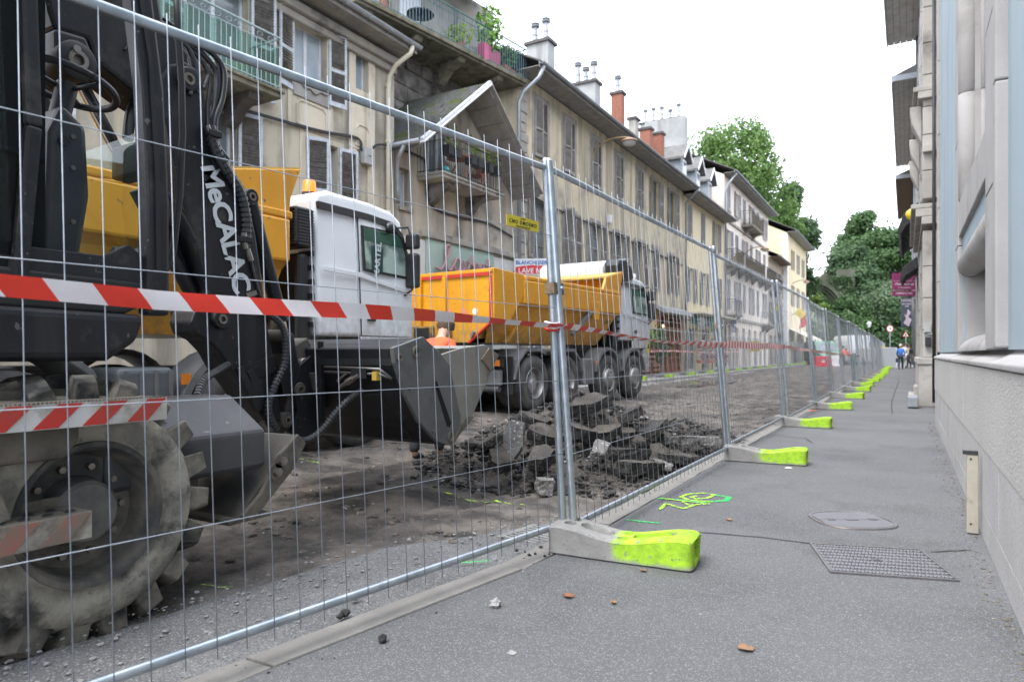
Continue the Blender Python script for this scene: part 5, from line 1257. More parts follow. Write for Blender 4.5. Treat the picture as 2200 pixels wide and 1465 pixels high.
# ================================================================ buildings across the street
FX = -10.6
def walls(mb, x, y0, y1, z0, z1, holes, depth=.24, sgn=1):
    """wall in the plane x with rectangular openings and their reveals (facing +x when sgn=1)"""
    Y = sorted({y0, y1, *[h[0] for h in holes], *[h[1] for h in holes]}); Z = sorted({z0, z1, *[h[2] for h in holes], *[h[3] for h in holes]})
    for ya, yb in zip(Y, Y[1:]):
        for za, zb in zip(Z, Z[1:]):
            cy, cz = (ya + yb) / 2, (za + zb) / 2
            if any(h[0] < cy < h[1] and h[2] < cz < h[3] for h in holes): continue
            mb.add([(x, ya, za), (x, yb, za), (x, yb, zb), (x, ya, zb)], [(0, 1, 2, 3)])
    d = x - depth * sgn
    for a, c, e, f in holes:
        for p, q in (((a, e), (c, e)), ((c, e), (c, f)), ((c, f), (a, f)), ((a, f), (a, e))):
            mb.add([(x, *p), (x, *q), (d, *q), (d, *p)], [(0, 1, 2, 3)])
    return mb
def shell(mb, x0, x1, y0, y1, z0, z1):
    """side and back walls"""
    mb.add([(x0, y0, z0), (x1, y0, z0), (x1, y0, z1), (x0, y0, z1)], [(0, 1, 2, 3)]); mb.add([(x0, y1, z0), (x1, y1, z0), (x1, y1, z1), (x0, y1, z1)], [(0, 1, 2, 3)])
    mb.add([(x0, y0, z0), (x0, y1, z0), (x0, y1, z1), (x0, y0, z1)], [(0, 1, 2, 3)])
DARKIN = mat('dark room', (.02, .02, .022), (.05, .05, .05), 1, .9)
_leaf = {}; SLATM = {}
def leafmesh(w, h, m, fine):
    k = (round(w, 2), round(h, 2), m.name, fine)
    if k in _leaf: return _leaf[k]
    s = .055 if w > .3 else .04; t = .035; b = MB()
    b.box(0, t, 0, s, 0, h); b.box(0, t, w - s, w, 0, h)
    for z0, z1 in ((0, .10), (h * .46, h * .46 + .07), (h - .07, h)): b.box(.001, t - .001, s, w - s, z0, z1)
    fr = b.mesh('shutter', m, fix=True)
    n = max(8, int(h / (.062 if fine else .075))); zz = [.10 + (h - .17) * (i + .5) / n for i in range(n)]
    zz = [z for z in zz if not h * .46 - .02 < z < h * .46 + .09]
    sm = MB(); sl = MB()
    M = Matrix.Rotation(R(38), 4, 'Y')
    sm.box(-.004, .004, s - .01, w - s + .01, -.031, .031, M)
    ms = SLATM.get(m.name, m); one = sm.mesh('slat', ms)
    for z in zz:
        M2 = Matrix.Translation((t / 2, 0, z)) @ Matrix.Rotation(R(38 if z > h / 2 else 30), 4, 'Y'); sl.box(-.004, .004, s - .01, w - s + .01, -.031, .031, M2)
    _leaf[k] = (fr, one, zz, sl.mesh('slats', ms), t); return _leaf[k]
def shutter(root, x, y, z, w, h, m, ang, side, fine=False):
    """hinged at y; side +1: leaf extends towards +y when ang=0; ang swings it out from the wall"""
    fr, one, zz, sl, t = leafmesh(w, h, m, fine)
    rz = ang if side > 0 else 180 - ang
    o = link('shutter', fr, root, False, (x, y, z), (0, 0, R(-rz) if side > 0 else R(-rz)))
    if fine:
        for i, zc in enumerate(zz): link('slat', one, o, True, (t / 2, 0, zc), (0, rnd.uniform(-.16, .16), 0))
    else:
        q = link('slat', sl, o, True); tag(q, kind='stuff')
    return o
def window(root, x, yc, zb, w, h, shut=None, shm=None, sw=None, fine=False, fr=None, depth=.20, pane=None, sill=None, mull=True, cross=0, sgn=1, tilt=0):
    """window set back in the wall; returns the hole"""
    fr = fr or PVC; xx = x - depth * sgn; t = .05
    b = MB(); y0, y1, z0, z1 = yc - w / 2, yc + w / 2, zb, zb + h
    def bx(a, c, e, f): b.box(*sorted((xx + .002 * sgn, xx + .055 * sgn)), a, c, e, f)
    bx(y0 + .001, y0 + t, z0 + .001, z1 - .001); bx(y1 - t, y1 - .001, z0 + .001, z1 - .001); bx(y0 + t, y1 - t, z0 + .001, z0 + t * 1.3); bx(y0 + t, y1 - t, z1 - t, z1 - .001)
    if mull: bx(yc - t * .8, yc + t * .8, z0 + t * 1.3, z1 - t)
    for k in range(cross):
        z = z0 + h * (k + 1) / (cross + 1)
        for a, c in ((y0 + t, yc - t * .8), (yc + t * .8, y1 - t)): bx(a, c, z - .012, z + .012)
    o = b.build('window', fr, root)
    g = MB(); g.box(*sorted((xx + .012 * sgn, xx + .02 * sgn)), y0 + t * .9, y1 - t * .9, z0 + t, z1 - t * .9); g.build('pane', pane or PANE, o)
    if sill: s = MB(); s.box(*sorted((x - depth * sgn + .06 * sgn, x + .07 * sgn)), y0 - .06, y1 + .06, z0 - .09, z0 - .002); s.build('sill', sill, o)
    if shut:
        sw = sw or w / 2; xo = x + .025
        if shut == 'open':
            shutter(root, xo, y0 - .01, z0 - .02, sw, h + .04, shm, 180 - rnd.uniform(3, 12), 1, fine); shutter(root, xo, y1 + .01, z0 - .02, sw, h + .04, shm, 180 - rnd.uniform(3, 12), -1, fine)
        elif shut == 'half':
            shutter(root, xo, y0 - .01, z0 - .02, sw, h + .04, shm, rnd.uniform(60, 100), 1, fine); shutter(root, xo, y1 + .01, z0 - .02, sw, h + .04, shm, 180 - rnd.uniform(3, 12), -1, fine)
        elif shut == 'closed':
            shutter(root, xo, y0 + .0, z0, w / 2 - .006, h, shm, rnd.uniform(2, 9), 1, fine); shutter(root, xo, y1 - .0, z0, w / 2 - .006, h, shm, rnd.uniform(2, 9), -1, fine)
    return (y0, y1, z0, z1)
def pipe(root, pts, r, m, name='downpipe'): return MB().tube([Vector(p) for p in pts], r, 8).build(name, m, root, smooth=True)
def balcony(root, x, y0, y1, z, out, h, slabm, railm, corb=2, bal=.11, scroll=False, panel=None, corbm=None):
    bl = link('balcony', None, root)
    b = MB(); b.box(x, x + out, y0, y1, z - .14, z); b.box(x, x + out + .04, y0 - .04, y1 + .04, z - .05, z - .001); b.build('slab', slabm, bl, bevel=.01)
    xo = x + out - .04; b = MB()
    for zz, r in ((z + h, .02), (z + h * .82, .010), (z + .07, .012)): b.tube([(x, y0 + .02, zz), (xo, y0 + .02, zz), (xo, y1 - .02, zz), (x, y1 - .02, zz)], r, 6)
    b.build('handrail', railm, bl)
    b = MB(); n = int((y1 - y0) / bal)
    for i in range(n + 1): y = y0 + .02 + (y1 - y0 - .04) * i / n; b.tube([(xo, y, z + .01), (xo, y, z + h * (.82 if scroll else 1))], .008, 4)
    for i in range(int(out / bal)):
        for yy in (y0 + .02, y1 - .02): b.tube([(x + i * bal, yy, z + .01), (x + i * bal, yy, z + h * (.82 if scroll else 1))], .008, 4)
    tag(b.build('baluster', railm, bl), kind='stuff')
    if scroll:
        b = MB(); n = int((y1 - y0) / .22)
        for i in range(n):
            yc = y0 + .11 + i * (y1 - y0 - .1) / n; zc = z + h * .91
            b.tube([(xo, yc + (.012 + .011 * t) * math.cos(t * 1.0 + i), zc + (.010 + .008 * t) * math.sin(t + i)) for t in [k * .6 for k in range(14)]], .006, 4)
        tag(b.build('scrollwork', railm, bl), kind='stuff')
    if panel: b = MB(); b.box(xo - .02, xo - .012, y0 + .05, y1 - .05, z + .08, z + h * .8); b.box(x + .05, xo - .03, y1 - .06, y1 - .05, z + .08, z + h * .8); b.build('screen', panel, bl)
    for i in range(corb):
        y = y0 + (y1 - y0) * ((i + .5) / corb if corb > 2 else (.2, .8)[i] if corb == 2 else .5)
        P = [(x, z - .14), (x + out * .85, z - .14), (x + out * .8, z - .26), (x + out * .45, z - .36), (x + out * .2, z - .58), (x, z - .66)]
        b = MB(); b.prism(P, y - .12, y + .12, 'y'); b.build('corbel', corbm or slabm, bl, bevel=.015)
    return bl
def eaves(root, x, y0, y1, z, out, m, gut, fall=.12, roofm=None, back=5., pitch=.45, ends=True):
    """soffit boards, fascia, gutter and the roof slope behind"""
    b = MB(); n = max(2, int(out / .16))
    rf = link('roof', None, root)
    for i in range(n):
        a, c = x + out * i / n + .004, x + out * (i + 1) / n - .004
        s = MB(); s.box(a, c, y0, y1, z - .02 - fall * (i + .5) / n * .0, z + .005); s.build('soffit_board', m, rf)
    b.box(x + out, x + out + .03, y0, y1, z - .06, z + .14); b.build('fascia', m, rf)
    g = MB(); pr = [(.075 * math.cos(a), .075 * math.sin(a)) for a in [math.pi + math.pi * k / 8 for k in range(9)]]; pr += [(p[0] * .86, p[1] * .86) for p in pr[::-1]]
    g.prism([(x + out + .11 + p[0], z + .09 + p[1]) for p in pr], y0 - .02, y1 + .02, 'y'); g.build('gutter', gut, rf, auto=40)
    k = MB(); yy = y0 + .5
    while yy < y1: k.box(x + out + .03, x + out + .19, yy, yy + .025, z + .005, z + .02); yy += .7
    tag(k.build('gutter_bracket', gut, rf), kind='stuff')
    q = MB(); H = back * pitch
    q.add([(x + out + .06, y0, z + .15), (x + out + .06, y1, z + .15), (x - back, y1, z + .15 + H + out * pitch), (x - back, y0, z + .15 + H + out * pitch), (x + out + .06, y0, z + .10), (x + out + .06, y1, z + .10), (x - back, y1, z + .10 + H + out * pitch), (x - back, y0, z + .10 + H + out * pitch)], [(0, 1, 2, 3), (4, 7, 6, 5), (0, 4, 5, 1), (1, 5, 6, 2), (3, 7, 4, 0)])
    q.add([(x - back, y0, z + .15 + H + out * pitch), (x - back, y1, z + .15 + H + out * pitch), (x - 2 * back, y1, z), (x - 2 * back, y0, z)], [(0, 1, 2, 3)])
    q.build('roof_slope', roofm or ROOF, rf)
    return rf
PL_A = mat('grey beige render', (.52, .47, .37), (.39, .36, .30), .7, .9, 0, .3, 40, streak=((.13, .122, .11), 2.2, .50, .74), dirt=((.19, .172, .148), .7, .48, .70))
CREAM = mat('cream band', (.62, .56, .45), (.54, .48, .39), 1.5, .9, streak=((.24, .205, .16), 3, .50, .74), dirt=((.30, .265, .21), 1.1, .55, .75))
STN_D = mat('dark stone', (.15, .138, .13), (.27, .25, .23), 2.2, .95, 0, .9, 14, dirt=((.045, .042, .04), 1.5, .45, .7), bdist=.03)
PL_B = mat('sooty render', (.32, .295, .255), (.50, .445, .365), .8, .92, 0, .3, 40, streak=((.085, .08, .075), 1.5, .45, .75), dirt=((.10, .095, .09), .9, .55, .75))
PL_C = mat('stained ochre render', (.62, .535, .37), (.53, .465, .345), .5, .9, 0, .25, 40, streak=((.22, .195, .155), 1.7, .46, .72), dirt=((.25, .225, .19), .8, .50, .72))
PL_D = mat('pale yellow render', (.72, .62, .42), (.66, .57, .40), .5, .9, streak=((.42, .35, .24), 2, .6, .85))
PL_E = mat('pale pink render', (.74, .67, .59), (.68, .61, .545), .5, .9, streak=((.36, .32, .29), 2, .58, .85))
PL_F = mat('brown render', (.34, .28, .21), (.28, .24, .2), .5, .9)
PL_G = mat('warm yellow render', (.64, .54, .36), (.58, .49, .33), .4, .9)
SHUT_A = mat('blue grey flaking shutter', (.52, .56, .62), (.40, .43, .47), 9, .85, dirt=((.2, .185, .17), 12, .60, .72))
SLATM[SHUT_A.name] = mat('weathered slats', (.17, .16, .15), (.10, .094, .088), 11, .9, dirt=((.30, .31, .33), 8, .60, .74))
SHUT_C = mat('weathered brown shutter', (.33, .31, .295), (.23, .215, .205), 5, .85, dirt=((.30, .28, .26), 6, .62, .78))
SHUT_D = mat('grey shutter', (.32, .33, .34), (.26, .26, .27), 4, .8)
SHUT_E = mat('lilac grey shutter', (.40, .40, .43), (.32, .32, .34), 4, .8)
WOODG = mat('weathered grey boards', (.30, .29, .275), (.22, .21, .20), 3, .9, 0, .2, 20, streak=((.12, .115, .11), 4, .6, .8))
ZINC = mat('zinc', (.26, .28, .31), (.34, .36, .39), 3, .45, .4)
ROOF = mat('slate roof', (.10, .10, .105), (.15, .145, .14), 3, .85, dirt=((.09, .10, .05), 2, .58, .74))
BRICK = mat('chimney brick', (.20, .085, .06), (.27, .12, .085), 14, .9, 0, .3, 60)
RENDG = mat('grey chimney render', (.34, .345, .34), (.26, .265, .265), 1.2, .9, streak=((.15, .15, .15), 2, .55, .8))
IRONB = mat('black ironwork', (.02, .022, .024), (.04, .04, .042), 9, .6)
IRONG = mat('green ironwork', (.05, .13, .13), (.10, .19, .18), 6, .6)
MOSS = mat('mossy concrete', (.10, .095, .06), (.20, .18, .14), 3, .95, 0, .6, 30, dirt=((.05, .07, .02), 4, .52, .68), bdist=.03)
STONEC = mat('weathered limestone', (.36, .34, .30), (.26, .25, .23), 2, .92, 0, .5, 30, dirt=((.10, .095, .09), 2, .55, .75))
PANE_B = mat('bright window glass', (.30, .36, .42), (.50, .55, .60), .8, .06, spec=.7)

# ---------- building A: grey beige house with a balcony
A = thing('town_house', 'grey beige house with blue grey shutters and a scrollwork balcony, behind the excavator arm', 'house', (FX, 5, 0))
def pw(l, r_, t, bt): a, c = onx(l, t, FX), onx(l, bt, FX); e = onx(r_, t, FX); return ((a.y + e.y) / 2, c.z, e.y - a.y, a.z - c.z)
holes = []
W2 = pw(634, 704, 40, 172)
ZB2, HH2 = 5.55, 1.75
w2 = onx(668, 100, FX).y
holes.append(window(A, FX, w2, 6.58, .88, 1.14, None, None, fr=PVC, pane=PANE_B, depth=.22, sill=None))
for yh, sd in ((w2 - .46, 1), (w2 + .46, -1)): shutter(A, FX + .03, yh, 6.28, .44, 1.58, SHUT_A, 168, sd, True)
w3 = onx(777, 130, FX).y
holes.append(window(A, FX, w3, 6.93, .42, .94, fr=PVC, pane=PANE_B, mull=False))
w4 = onx(692, 340, FX).y
holes.append(window(A, FX, w4, 3.45, .88, 2.0, fr=PVC, pane=PANE_B, depth=.22))
shutter(A, FX + .03, w4 - .46, 3.4, .46, 2.06, SHUT_A, 30, 1, True); shutter(A, FX + .03, w4 + .46, 3.4, .46, 2.06, SHUT_A, 165, -1, True)
wb = onx(470, 40, FX).y
holes.append(window(A, FX, wb, 5.8, 1.25, 2.1, fr=PVC, pane=PANE, depth=.22))
shutter(A, FX + .03, wb + .66, 5.8, .5, 2.12, SHUT_A, 168, -1, True); shutter(A, FX + .03, wb - .66, 5.8, .5, 2.12, SHUT_A, 168, 1, True)
w5 = onx(462, 285, FX).y
holes.append(window(A, FX, w5, 3.45, .88, 2.0, fr=PVC, pane=PANE, depth=.22)); shutter(A, FX + .03, w5 + .46, 3.4, .46, 2.06, SHUT_A, 168, -1, True); shutter(A, FX + .03, w5 - .46, 3.4, .46, 2.06, SHUT_A, 168, 1, True)
for yy in (2.2, 4.55):
    holes.append(window(A, FX, yy, 3.45, .88, 2.0, 'open', SHUT_A, fine=False)); holes.append(window(A, FX, yy, 6.3, .88, 1.4, 'open', SHUT_A))
walls(MB(), FX, 0, 12.72, -.1, 8.0, holes).build('wall', PL_A, A)
b = MB(); shell(b, FX - 8, FX, 0, 12.72, -.1, 8.0); b.build('side_wall', PL_A, A)
b = MB(); b.box(FX - .6, FX - .4, .1, 12.6, 0, 7.9); b.build('room_back', DARKIN, A)
def band(y0, y1, z0, z1, p=.04, m=CREAM, nm='cream_band', hol=()):
    b = MB()
    if hol:
        hy = hol
        b.box(FX, FX + p, y0, hy[0], z0, z1); b.box(FX, FX + p, hy[1], y1, z0, z1)
        if z1 > hy[3]: b.box(FX, FX + p, hy[0], hy[1], hy[3], z1)
        if z0 < hy[2]: b.box(FX, FX + p, hy[0], hy[1], z0, hy[2])
    else: b.box(FX, FX + p, y0, y1, z0, z1)
    return b.build(nm, m, A, bevel=.008)
band(w2 - .62, w2 + .62, 5.58, 8.0, .025, CREAM, 'window_surround', holes[0]); band(w4 - .62, w4 + .62, .2, 5.57, .025, CREAM, 'window_surround', holes[2])
band(w3 - .42, w3 + .42, 5.58, 8.0, .025, CREAM, 'window_surround', holes[1]); band(w3 - .42, w3 - .17, .2, 5.57, .025); band(w3 + .17, w3 + .42, .2, 5.57, .025)
def moulding(yc, hw, z0, z1):
    b = MB(); b.tube([(FX + .03, yc - hw, z0), (FX + .03, yc + hw, z0), (FX + .03, yc + hw, z1 - .1), (FX + .03, yc + hw - .1, z1), (FX + .03, yc - hw + .1, z1), (FX + .03, yc - hw, z1 - .1), (FX + .03, yc - hw, z0)], .022, 6); b.build('panel_moulding', CREAM, A)
moulding(w2, .40, 5.66, 6.14); moulding(w3, .22, 5.66, 6.14)
b = MB(); b.box(FX + .0, FX + .06, w2 - .5, w2 + .5, 6.2, 6.56); b.build('carved_apron', WOODG, A, bevel=.01)
b = MB(); b.tube([(FX + .08, w2 - .45 + .9 * t / 20, 6.49 - .10 * math.sin(math.pi * t / 20) ** 2 + .03 * math.sin(t)) for t in range(21)], .022, 6); b.build('apron_scroll', WOODG, A, smooth=True)
eaves(A, FX, 0, 12.78, 8.12, .62, WOODG, ZINC, back=4.5, pitch=.55)
b = MB(); b.box(FX, FX + .22, .1, 12.70, 7.82, 8.0); b.box(FX, FX + .12, .1, 12.70, 7.66, 7.82); b.build('cornice', STONEC, A, bevel=.03)
yb1 = onx(606, 180, FX + .85).y
balcony(A, FX, wb - 2.1, yb1, 5.76, .85, .95, MOSS, mat('pale green ironwork', (.24, .33, .34), (.32, .40, .40), 8, .6), 3, .10, True, glass('pale green mesh', (.62, .82, .76), .12), corbm=mat('dark bracket', (.06, .055, .05), (.1, .09, .08), 4, .8))
b = MB(); b.lathe([(0, .26), (.12, .28), (.25, .2), (.3, 0)], (FX + .5, yb1 - .75, 5.76), 'z', 16); tag(b.build('planter_bag', mat('pale sack', (.45, .43, .33), (.36, .34, .26), 8, .9), smooth=True), 'pale rounded sack on the scrollwork balcony floor', 'sack')
CRM = mat('cream pipe', (.62, .57, .45), (.54, .5, .4), 2, .5)
yp = onx(834, 200, FX + .1).y
pipe(A, [(FX + .72, yp + .12, 8.12), (FX + .70, yp + .08, 7.95), (FX + .35, yp, 7.75), (FX + .13, yp, 7.5), (FX + .10, yp, 7.2), (FX + .10, yp, .2)], .055, CRM)
for z in (2.6, 4.35, 6.0, 7.3): b = MB(); b.lathe([(-.03, .066), (.03, .066)], (FX + .10, yp, z), 'z', 12); b.box(FX, FX + .06, yp - .01, yp + .01, z - .02, z + .02); b.build('pipe_clip', CRM, A)
p = onx(783, 338, FX); b = MB(); b.box(FX + .01, FX + .16, p.y - .16, p.y + .16, p.z - .19, p.z + .19); jb = b.build('junction_box', mat('grey box', (.40, .40, .39), (.33, .33, .32), 6, .6), A, bevel=.02); b = MB(); b.box(FX + .16, FX + .165, p.y - .05, p.y + .05, p.z - .01, p.z + .01); b.build('box_latch', BLACKP, jb)
def cable(root, px, x, r=.016, n=2):
    for k in range(n):
        pts = [onx(a + k * 1.5, c_ + k * 2.2, x) for a, c_ in px]; MB().tube(spl(pts, 5), r, 5).build('cable', IRONB, root, smooth=True)
cable(A, [(455, 222), (520, 235), (570, 248), (640, 268), (700, 283), (768, 296), (775, 320), (783, 332)], FX + .07, .018, 3)
cable(A, [(795, 330), (806, 312), (830, 311), (848, 316)], FX + .09)
# ---------- building B: dark stone house with a gabled bay
B = thing('town_house', 'dark stone house with a gabled balcony bay and a planted top balcony', 'house', (FX, 15.5, 0))
yB0, yB1 = 12.75, 18.75
holes = []
pwn = onx(870, 390, FX); holes.append(window(B, FX, pwn.y, 4.6, .42, .95, fr=PVC, pane=PANE_B, mull=False, depth=.25, sill=STONEC))
bd = onx(990, 350, FX); window(B, FX, 14.35, 5.52, .8, 1.5, fr=PVC, pane=PANE, depth=-.01)
walls(MB(), FX, yB0, yB1, -.1, 6.1, holes).build('wall', PL_B, B)
b = MB(); b.prism([(yB0, 6.1), (yB1, 6.1), (15.45, 8.0)], FX - .05, FX, 'x'); b.build('gable_wall', PL_B, B)
b = MB(); shell(b, FX - 1.7, FX, yB0, yB1, -.1, 6.1); b.build('side_wall', PL_B, B)
b = MB(); b.box(FX - .6, FX - .4, yB0 + .1, yB1 - .1, 0, 6); b.build('room_back', DARKIN, B)
# bay roof
OV = .95
rf = link('gable_roof', None, B)
for s in (-1, 1):
    ye = 15.45 + s * 2.95; ze, za = 5.90, 8.22
    b = MB(); b.add([(FX + OV, 15.45, za), (FX - 2.0, 15.45, za), (FX - 2.0, ye, ze), (FX + OV, ye, ze), (FX + OV, 15.45, za - .10), (FX - 2.0, 15.45, za - .10), (FX - 2.0, ye, ze - .08), (FX + OV, ye, ze - .08)], [(0, 1, 2, 3), (7, 6, 5, 4), (0, 4, 5, 1), (1, 5, 6, 2), (2, 6, 7, 3), (3, 7, 4, 0)]); b.build('roof_deck', WOODG, rf)
    # slates in courses
    sm = MB(); sm.box(-.143, .143, -.125, .125, -.008, .008); slm = sm.mesh('slate', mat('mossy slate', (.045, .048, .05), (.10, .10, .096), 14, .9, dirt=((.055, .07, .02), 2.2, .50, .62), spec=.2))
    dvec = Vector((0, ye - 15.45, ze - za)); Ls = dvec.length; dvec.normalize(); nrm = Vector((0, -dvec.z * s, dvec.y * s)); nrm = nrm if nrm.z > 0 else -nrm
    if s < 0:
        for r_ in range(int(Ls / .24)):
            for c in range(10):
                pos = Vector((FX + OV - .16 - c * .30 - .15 * (r_ % 2), 15.45, za)) + dvec * (.12 + r_ * .24) + nrm * (.016 + rnd.uniform(0, .014))
                ang = math.atan2(dvec.z, dvec.y) if s > 0 else math.atan2(-dvec.z, -dvec.y)
                link('slate', slm, rf, False, pos, (ang - .035 * s * -1 * -1, 0, rnd.uniform(-.02, .02)))
    b = MB(); b.beam((FX + OV + .02, 15.45 + s * .0, za - .03), (FX + OV + .02, ye, ze - .03), .04, .22, (1, 0, 0)); b.build('barge_board', WHITE if s < 0 else WOODG, rf, bevel=.008)
    b = MB(); b.beam((FX + OV + .045, 15.45, za + .05), (FX + OV + .045, ye, ze + .05), .05, .08, (1, 0, 0)); b.build('verge_trim', PVC, rf)
    for k in range(7):
        t = (k + .5) / 7; y = 15.45 + s * 2.95 * t; z = za - .115 + (ze - za) * t
        b = MB(); b.cbox((FX + OV / 2, y, z), (OV - .02, 2.95 / 7 * 1.26 - .02, .012), Matrix.Rotation(math.atan2((ze - za), 2.95 * s) if s > 0 else math.atan2(za - ze, 2.95), 4, 'X')); b.build('soffit_board', WOODG, rf)
g = MB(); g.tube([(FX + OV, 15.45 - 3.02, 5.9), (FX - 1.6, 15.45 - 3.02, 5.9)], .06, 8); g.build('gutter', ZINC, rf, smooth=True)
pipe(B, [(FX + .55, 12.42, 5.85), (FX + .3, 12.5, 5.6), (FX + .2, 12.6, 5.4), (FX + .2, 12.62, 4.9), (FX + .14, 12.7, 4.6)], .05, ZINC)
bcn = balcony(B, FX, 13.6, 16.45, 5.50, .80, .95, STONEC, IRONB, 2, .10, True, corbm=STN_D)
b = MB(); b.box(FX, FX + .12, 13.7, 18.55, 3.98, 4.16); b.build('ledge', STONEC, B, bevel=.02)
p0, p1 = onx(912, 560, FX), onx(1058, 560, FX)
b = MB(); b.box(FX, FX + .05, p0.y, p1.y, 3.05, 3.97); fs = b.build('shop_fascia', mat('mint board', (.36, .47, .42), (.31, .41, .37), 1.5, .7, streak=((.22, .28, .26), 3, .6, .8)), B)
b = MB(); b.box(FX, FX + .04, yB0 + .05, p0.y - .02, .3, 3.9); b.box(FX, FX + .04, p1.y + .02, yB1, .3, 3.9); b.build('shop_side', mat('white board', (.6, .6, .58), (.5, .5, .48), 2, .7), B)
b = MB(); b.box(FX, FX + .03, p0.y + .1, p1.y - .1, .3, 3.0); b.build('shop_window', PANE, B)
# neon script
neon = mat('pink neon tube', (.46, .25, .27), (.38, .2, .22), 20, .4)
Lx = p0.y + .55; Wd = (p1.y - p0.y - .9); zc = 3.48
def script(strokes):
    for st in strokes:
        pts = spl([Vector((FX + .13, Lx + u * Wd, zc + v * .55)) for u, v in st], 6); MB().tube(pts, .036, 6).build('neon_letter', neon, fs, smooth=True)
script([[(-.10, -.42), (.0, -.45), (.10, .1), (.16, .62), (.12, .75), (.08, .5), (.09, -.1), (.13, -.42), (.18, -.40), (.24, -.1)],
        [(.36, .12), (.29, .18), (.25, -.12), (.28, -.42), (.34, -.36), (.375, .12), (.375, -.3), (.41, -.42), (.44, -.2)],
        [(.44, .18), (.48, -.42), (.52, -.3), (.555, .12), (.53, .2), (.56, .05), (.60, .1)], [(.61, .50), (.60, .28)],
        [(.62, -.05), (.65, .15), (.65, -.42), (.66, 0), (.71, .16), (.73, -.1), (.74, -.42), (.77, -.3)],
        [(.77, -.18), (.84, -.08), (.85, .14), (.80, .14), (.79, -.2), (.83, -.44), (.88, -.30)],
        [(.955, .5), (.95, -.2), (.96, -.44), (1.0, -.36)], [(.91, .16), (1.01, .16)]])
# set back dark stone wall and stones
dwx = FX - 1.75
b = MB(); b.box(dwx - 6, dwx, yB0, yB1 + .2, -.1, 10.3); b.build('upper_wall', STN_D, B)
z = 6.0; row = 0
while z < 9.7:
    h = rnd.uniform(.44, .56); y = yB0 + (.1 if row % 2 else -.2) + .15
    while y < yB1:
        L = rnd.uniform(.55, 1.05); yy = max(y, yB0 + .03); ye = min(y + L, yB1)
        if ye - yy > .2:
            bm = bmesh.new(); bmesh.ops.create_cube(bm, size=1); bmesh.ops.subdivide_edges(bm, edges=bm.edges[:], cuts=2, use_grid_fill=True)
            d_ = rnd.uniform(.06, .12); sd = rnd.random() * 50
            for v in bm.verts:
                q = v.co.copy(); v.co = Vector((q.x * d_ * 2, q.y * (ye - yy - .035), q.z * (h - .035)))
                if q.x > .1:
                    e_ = max(abs(q.y), abs(q.z)) > .4
                    v.co.x += (-.05 if e_ else .03) + .035 * noise.noise(Vector((q.y * 3 + sd, q.z * 3, sd)))
            me = bpy.data.meshes.new('stone_block'); bm.to_mesh(me); bm.free(); me.materials.append(STN_D)
            link('stone_block', me, B, False, (dwx, (yy + ye) / 2, z + h / 2))
        y += L
    z += h; row += 1
# top balcony, slightly askew
tb = Matrix.Translation((dwx + .02, yB0 - .35, 9.62)) @ Matrix.Rotation(R(-8.5), 4, 'Z')
tbal = link('top_balcony', None, B)
def tbx(nm, m, x0, x1, y0, y1, z0, z1, bev=0): b = MB(); b.box(x0, x1, y0, y1, z0, z1, tb); return b.build(nm, m, tbal, bevel=bev)
LB = 6.7
tbx('slab', MOSS, -.6, .95, 0, LB, -.16, 0, .02); tbx('slab_edge', MOSS, .95, 1.02, -.02, LB + .02, -.10, .02, .02)
for y in (.5, 2.2, 3.9, 5.6): b = MB(); b.prism([(0, -.16), (.85, -.16), (.8, -.28), (.35, -.42), (0, -.75)], y - .14, y + .14, 'y'); o = b.build('corbel', MOSS, tbal, bevel=.02); o.data.transform(tb)
rl = MB(); bb = MB(); n = 58
for zz, r_ in ((1.0, .022), (.82, .010), (.08, .012)): rl.tube([tb @ Vector(v) for v in ((0, .02, zz), (.95, .02, zz), (.95, LB, zz), (0, LB, zz))], r_, 6)
for i in range(n + 1): bb.tube([tb @ Vector((.95, .02 + (LB - .02) * i / n, .01)), tb @ Vector((.95, .02 + (LB - .02) * i / n, 1.0))], .010, 4)
for i in range(8):
    for y in (.02, LB): bb.tube([tb @ Vector((.12 * i, y, 0)), tb @ Vector((.12 * i, y, 1.0))], .009, 4)
rl.build('handrail', IRONG, tbal); tag(bb.build('baluster', mat('blue green ironwork', (.07, .16, .20), (.14, .22, .26), 6, .6), tbal), kind='stuff')
b = MB(); b.box(-.45, -.4, 0, LB, 0, 2.6, tb); b.build('attic_wall', STONEC, B)
for y in (1.1, 2.6): b = MB(); b.box(-.4, -.36, y, y + .8, .02, 2.1, tb); b.build('attic_door', mat('white door', (.6, .63, .68), rough=.5), B)
b = MB(); b.prism([(.9, 2.35), (.9, 2.5), (-3, 4.0), (-3, 3.85)], -.4, LB - .9, 'y'); o = b.build('attic_roof', ROOF, B); o.data.transform(tb)
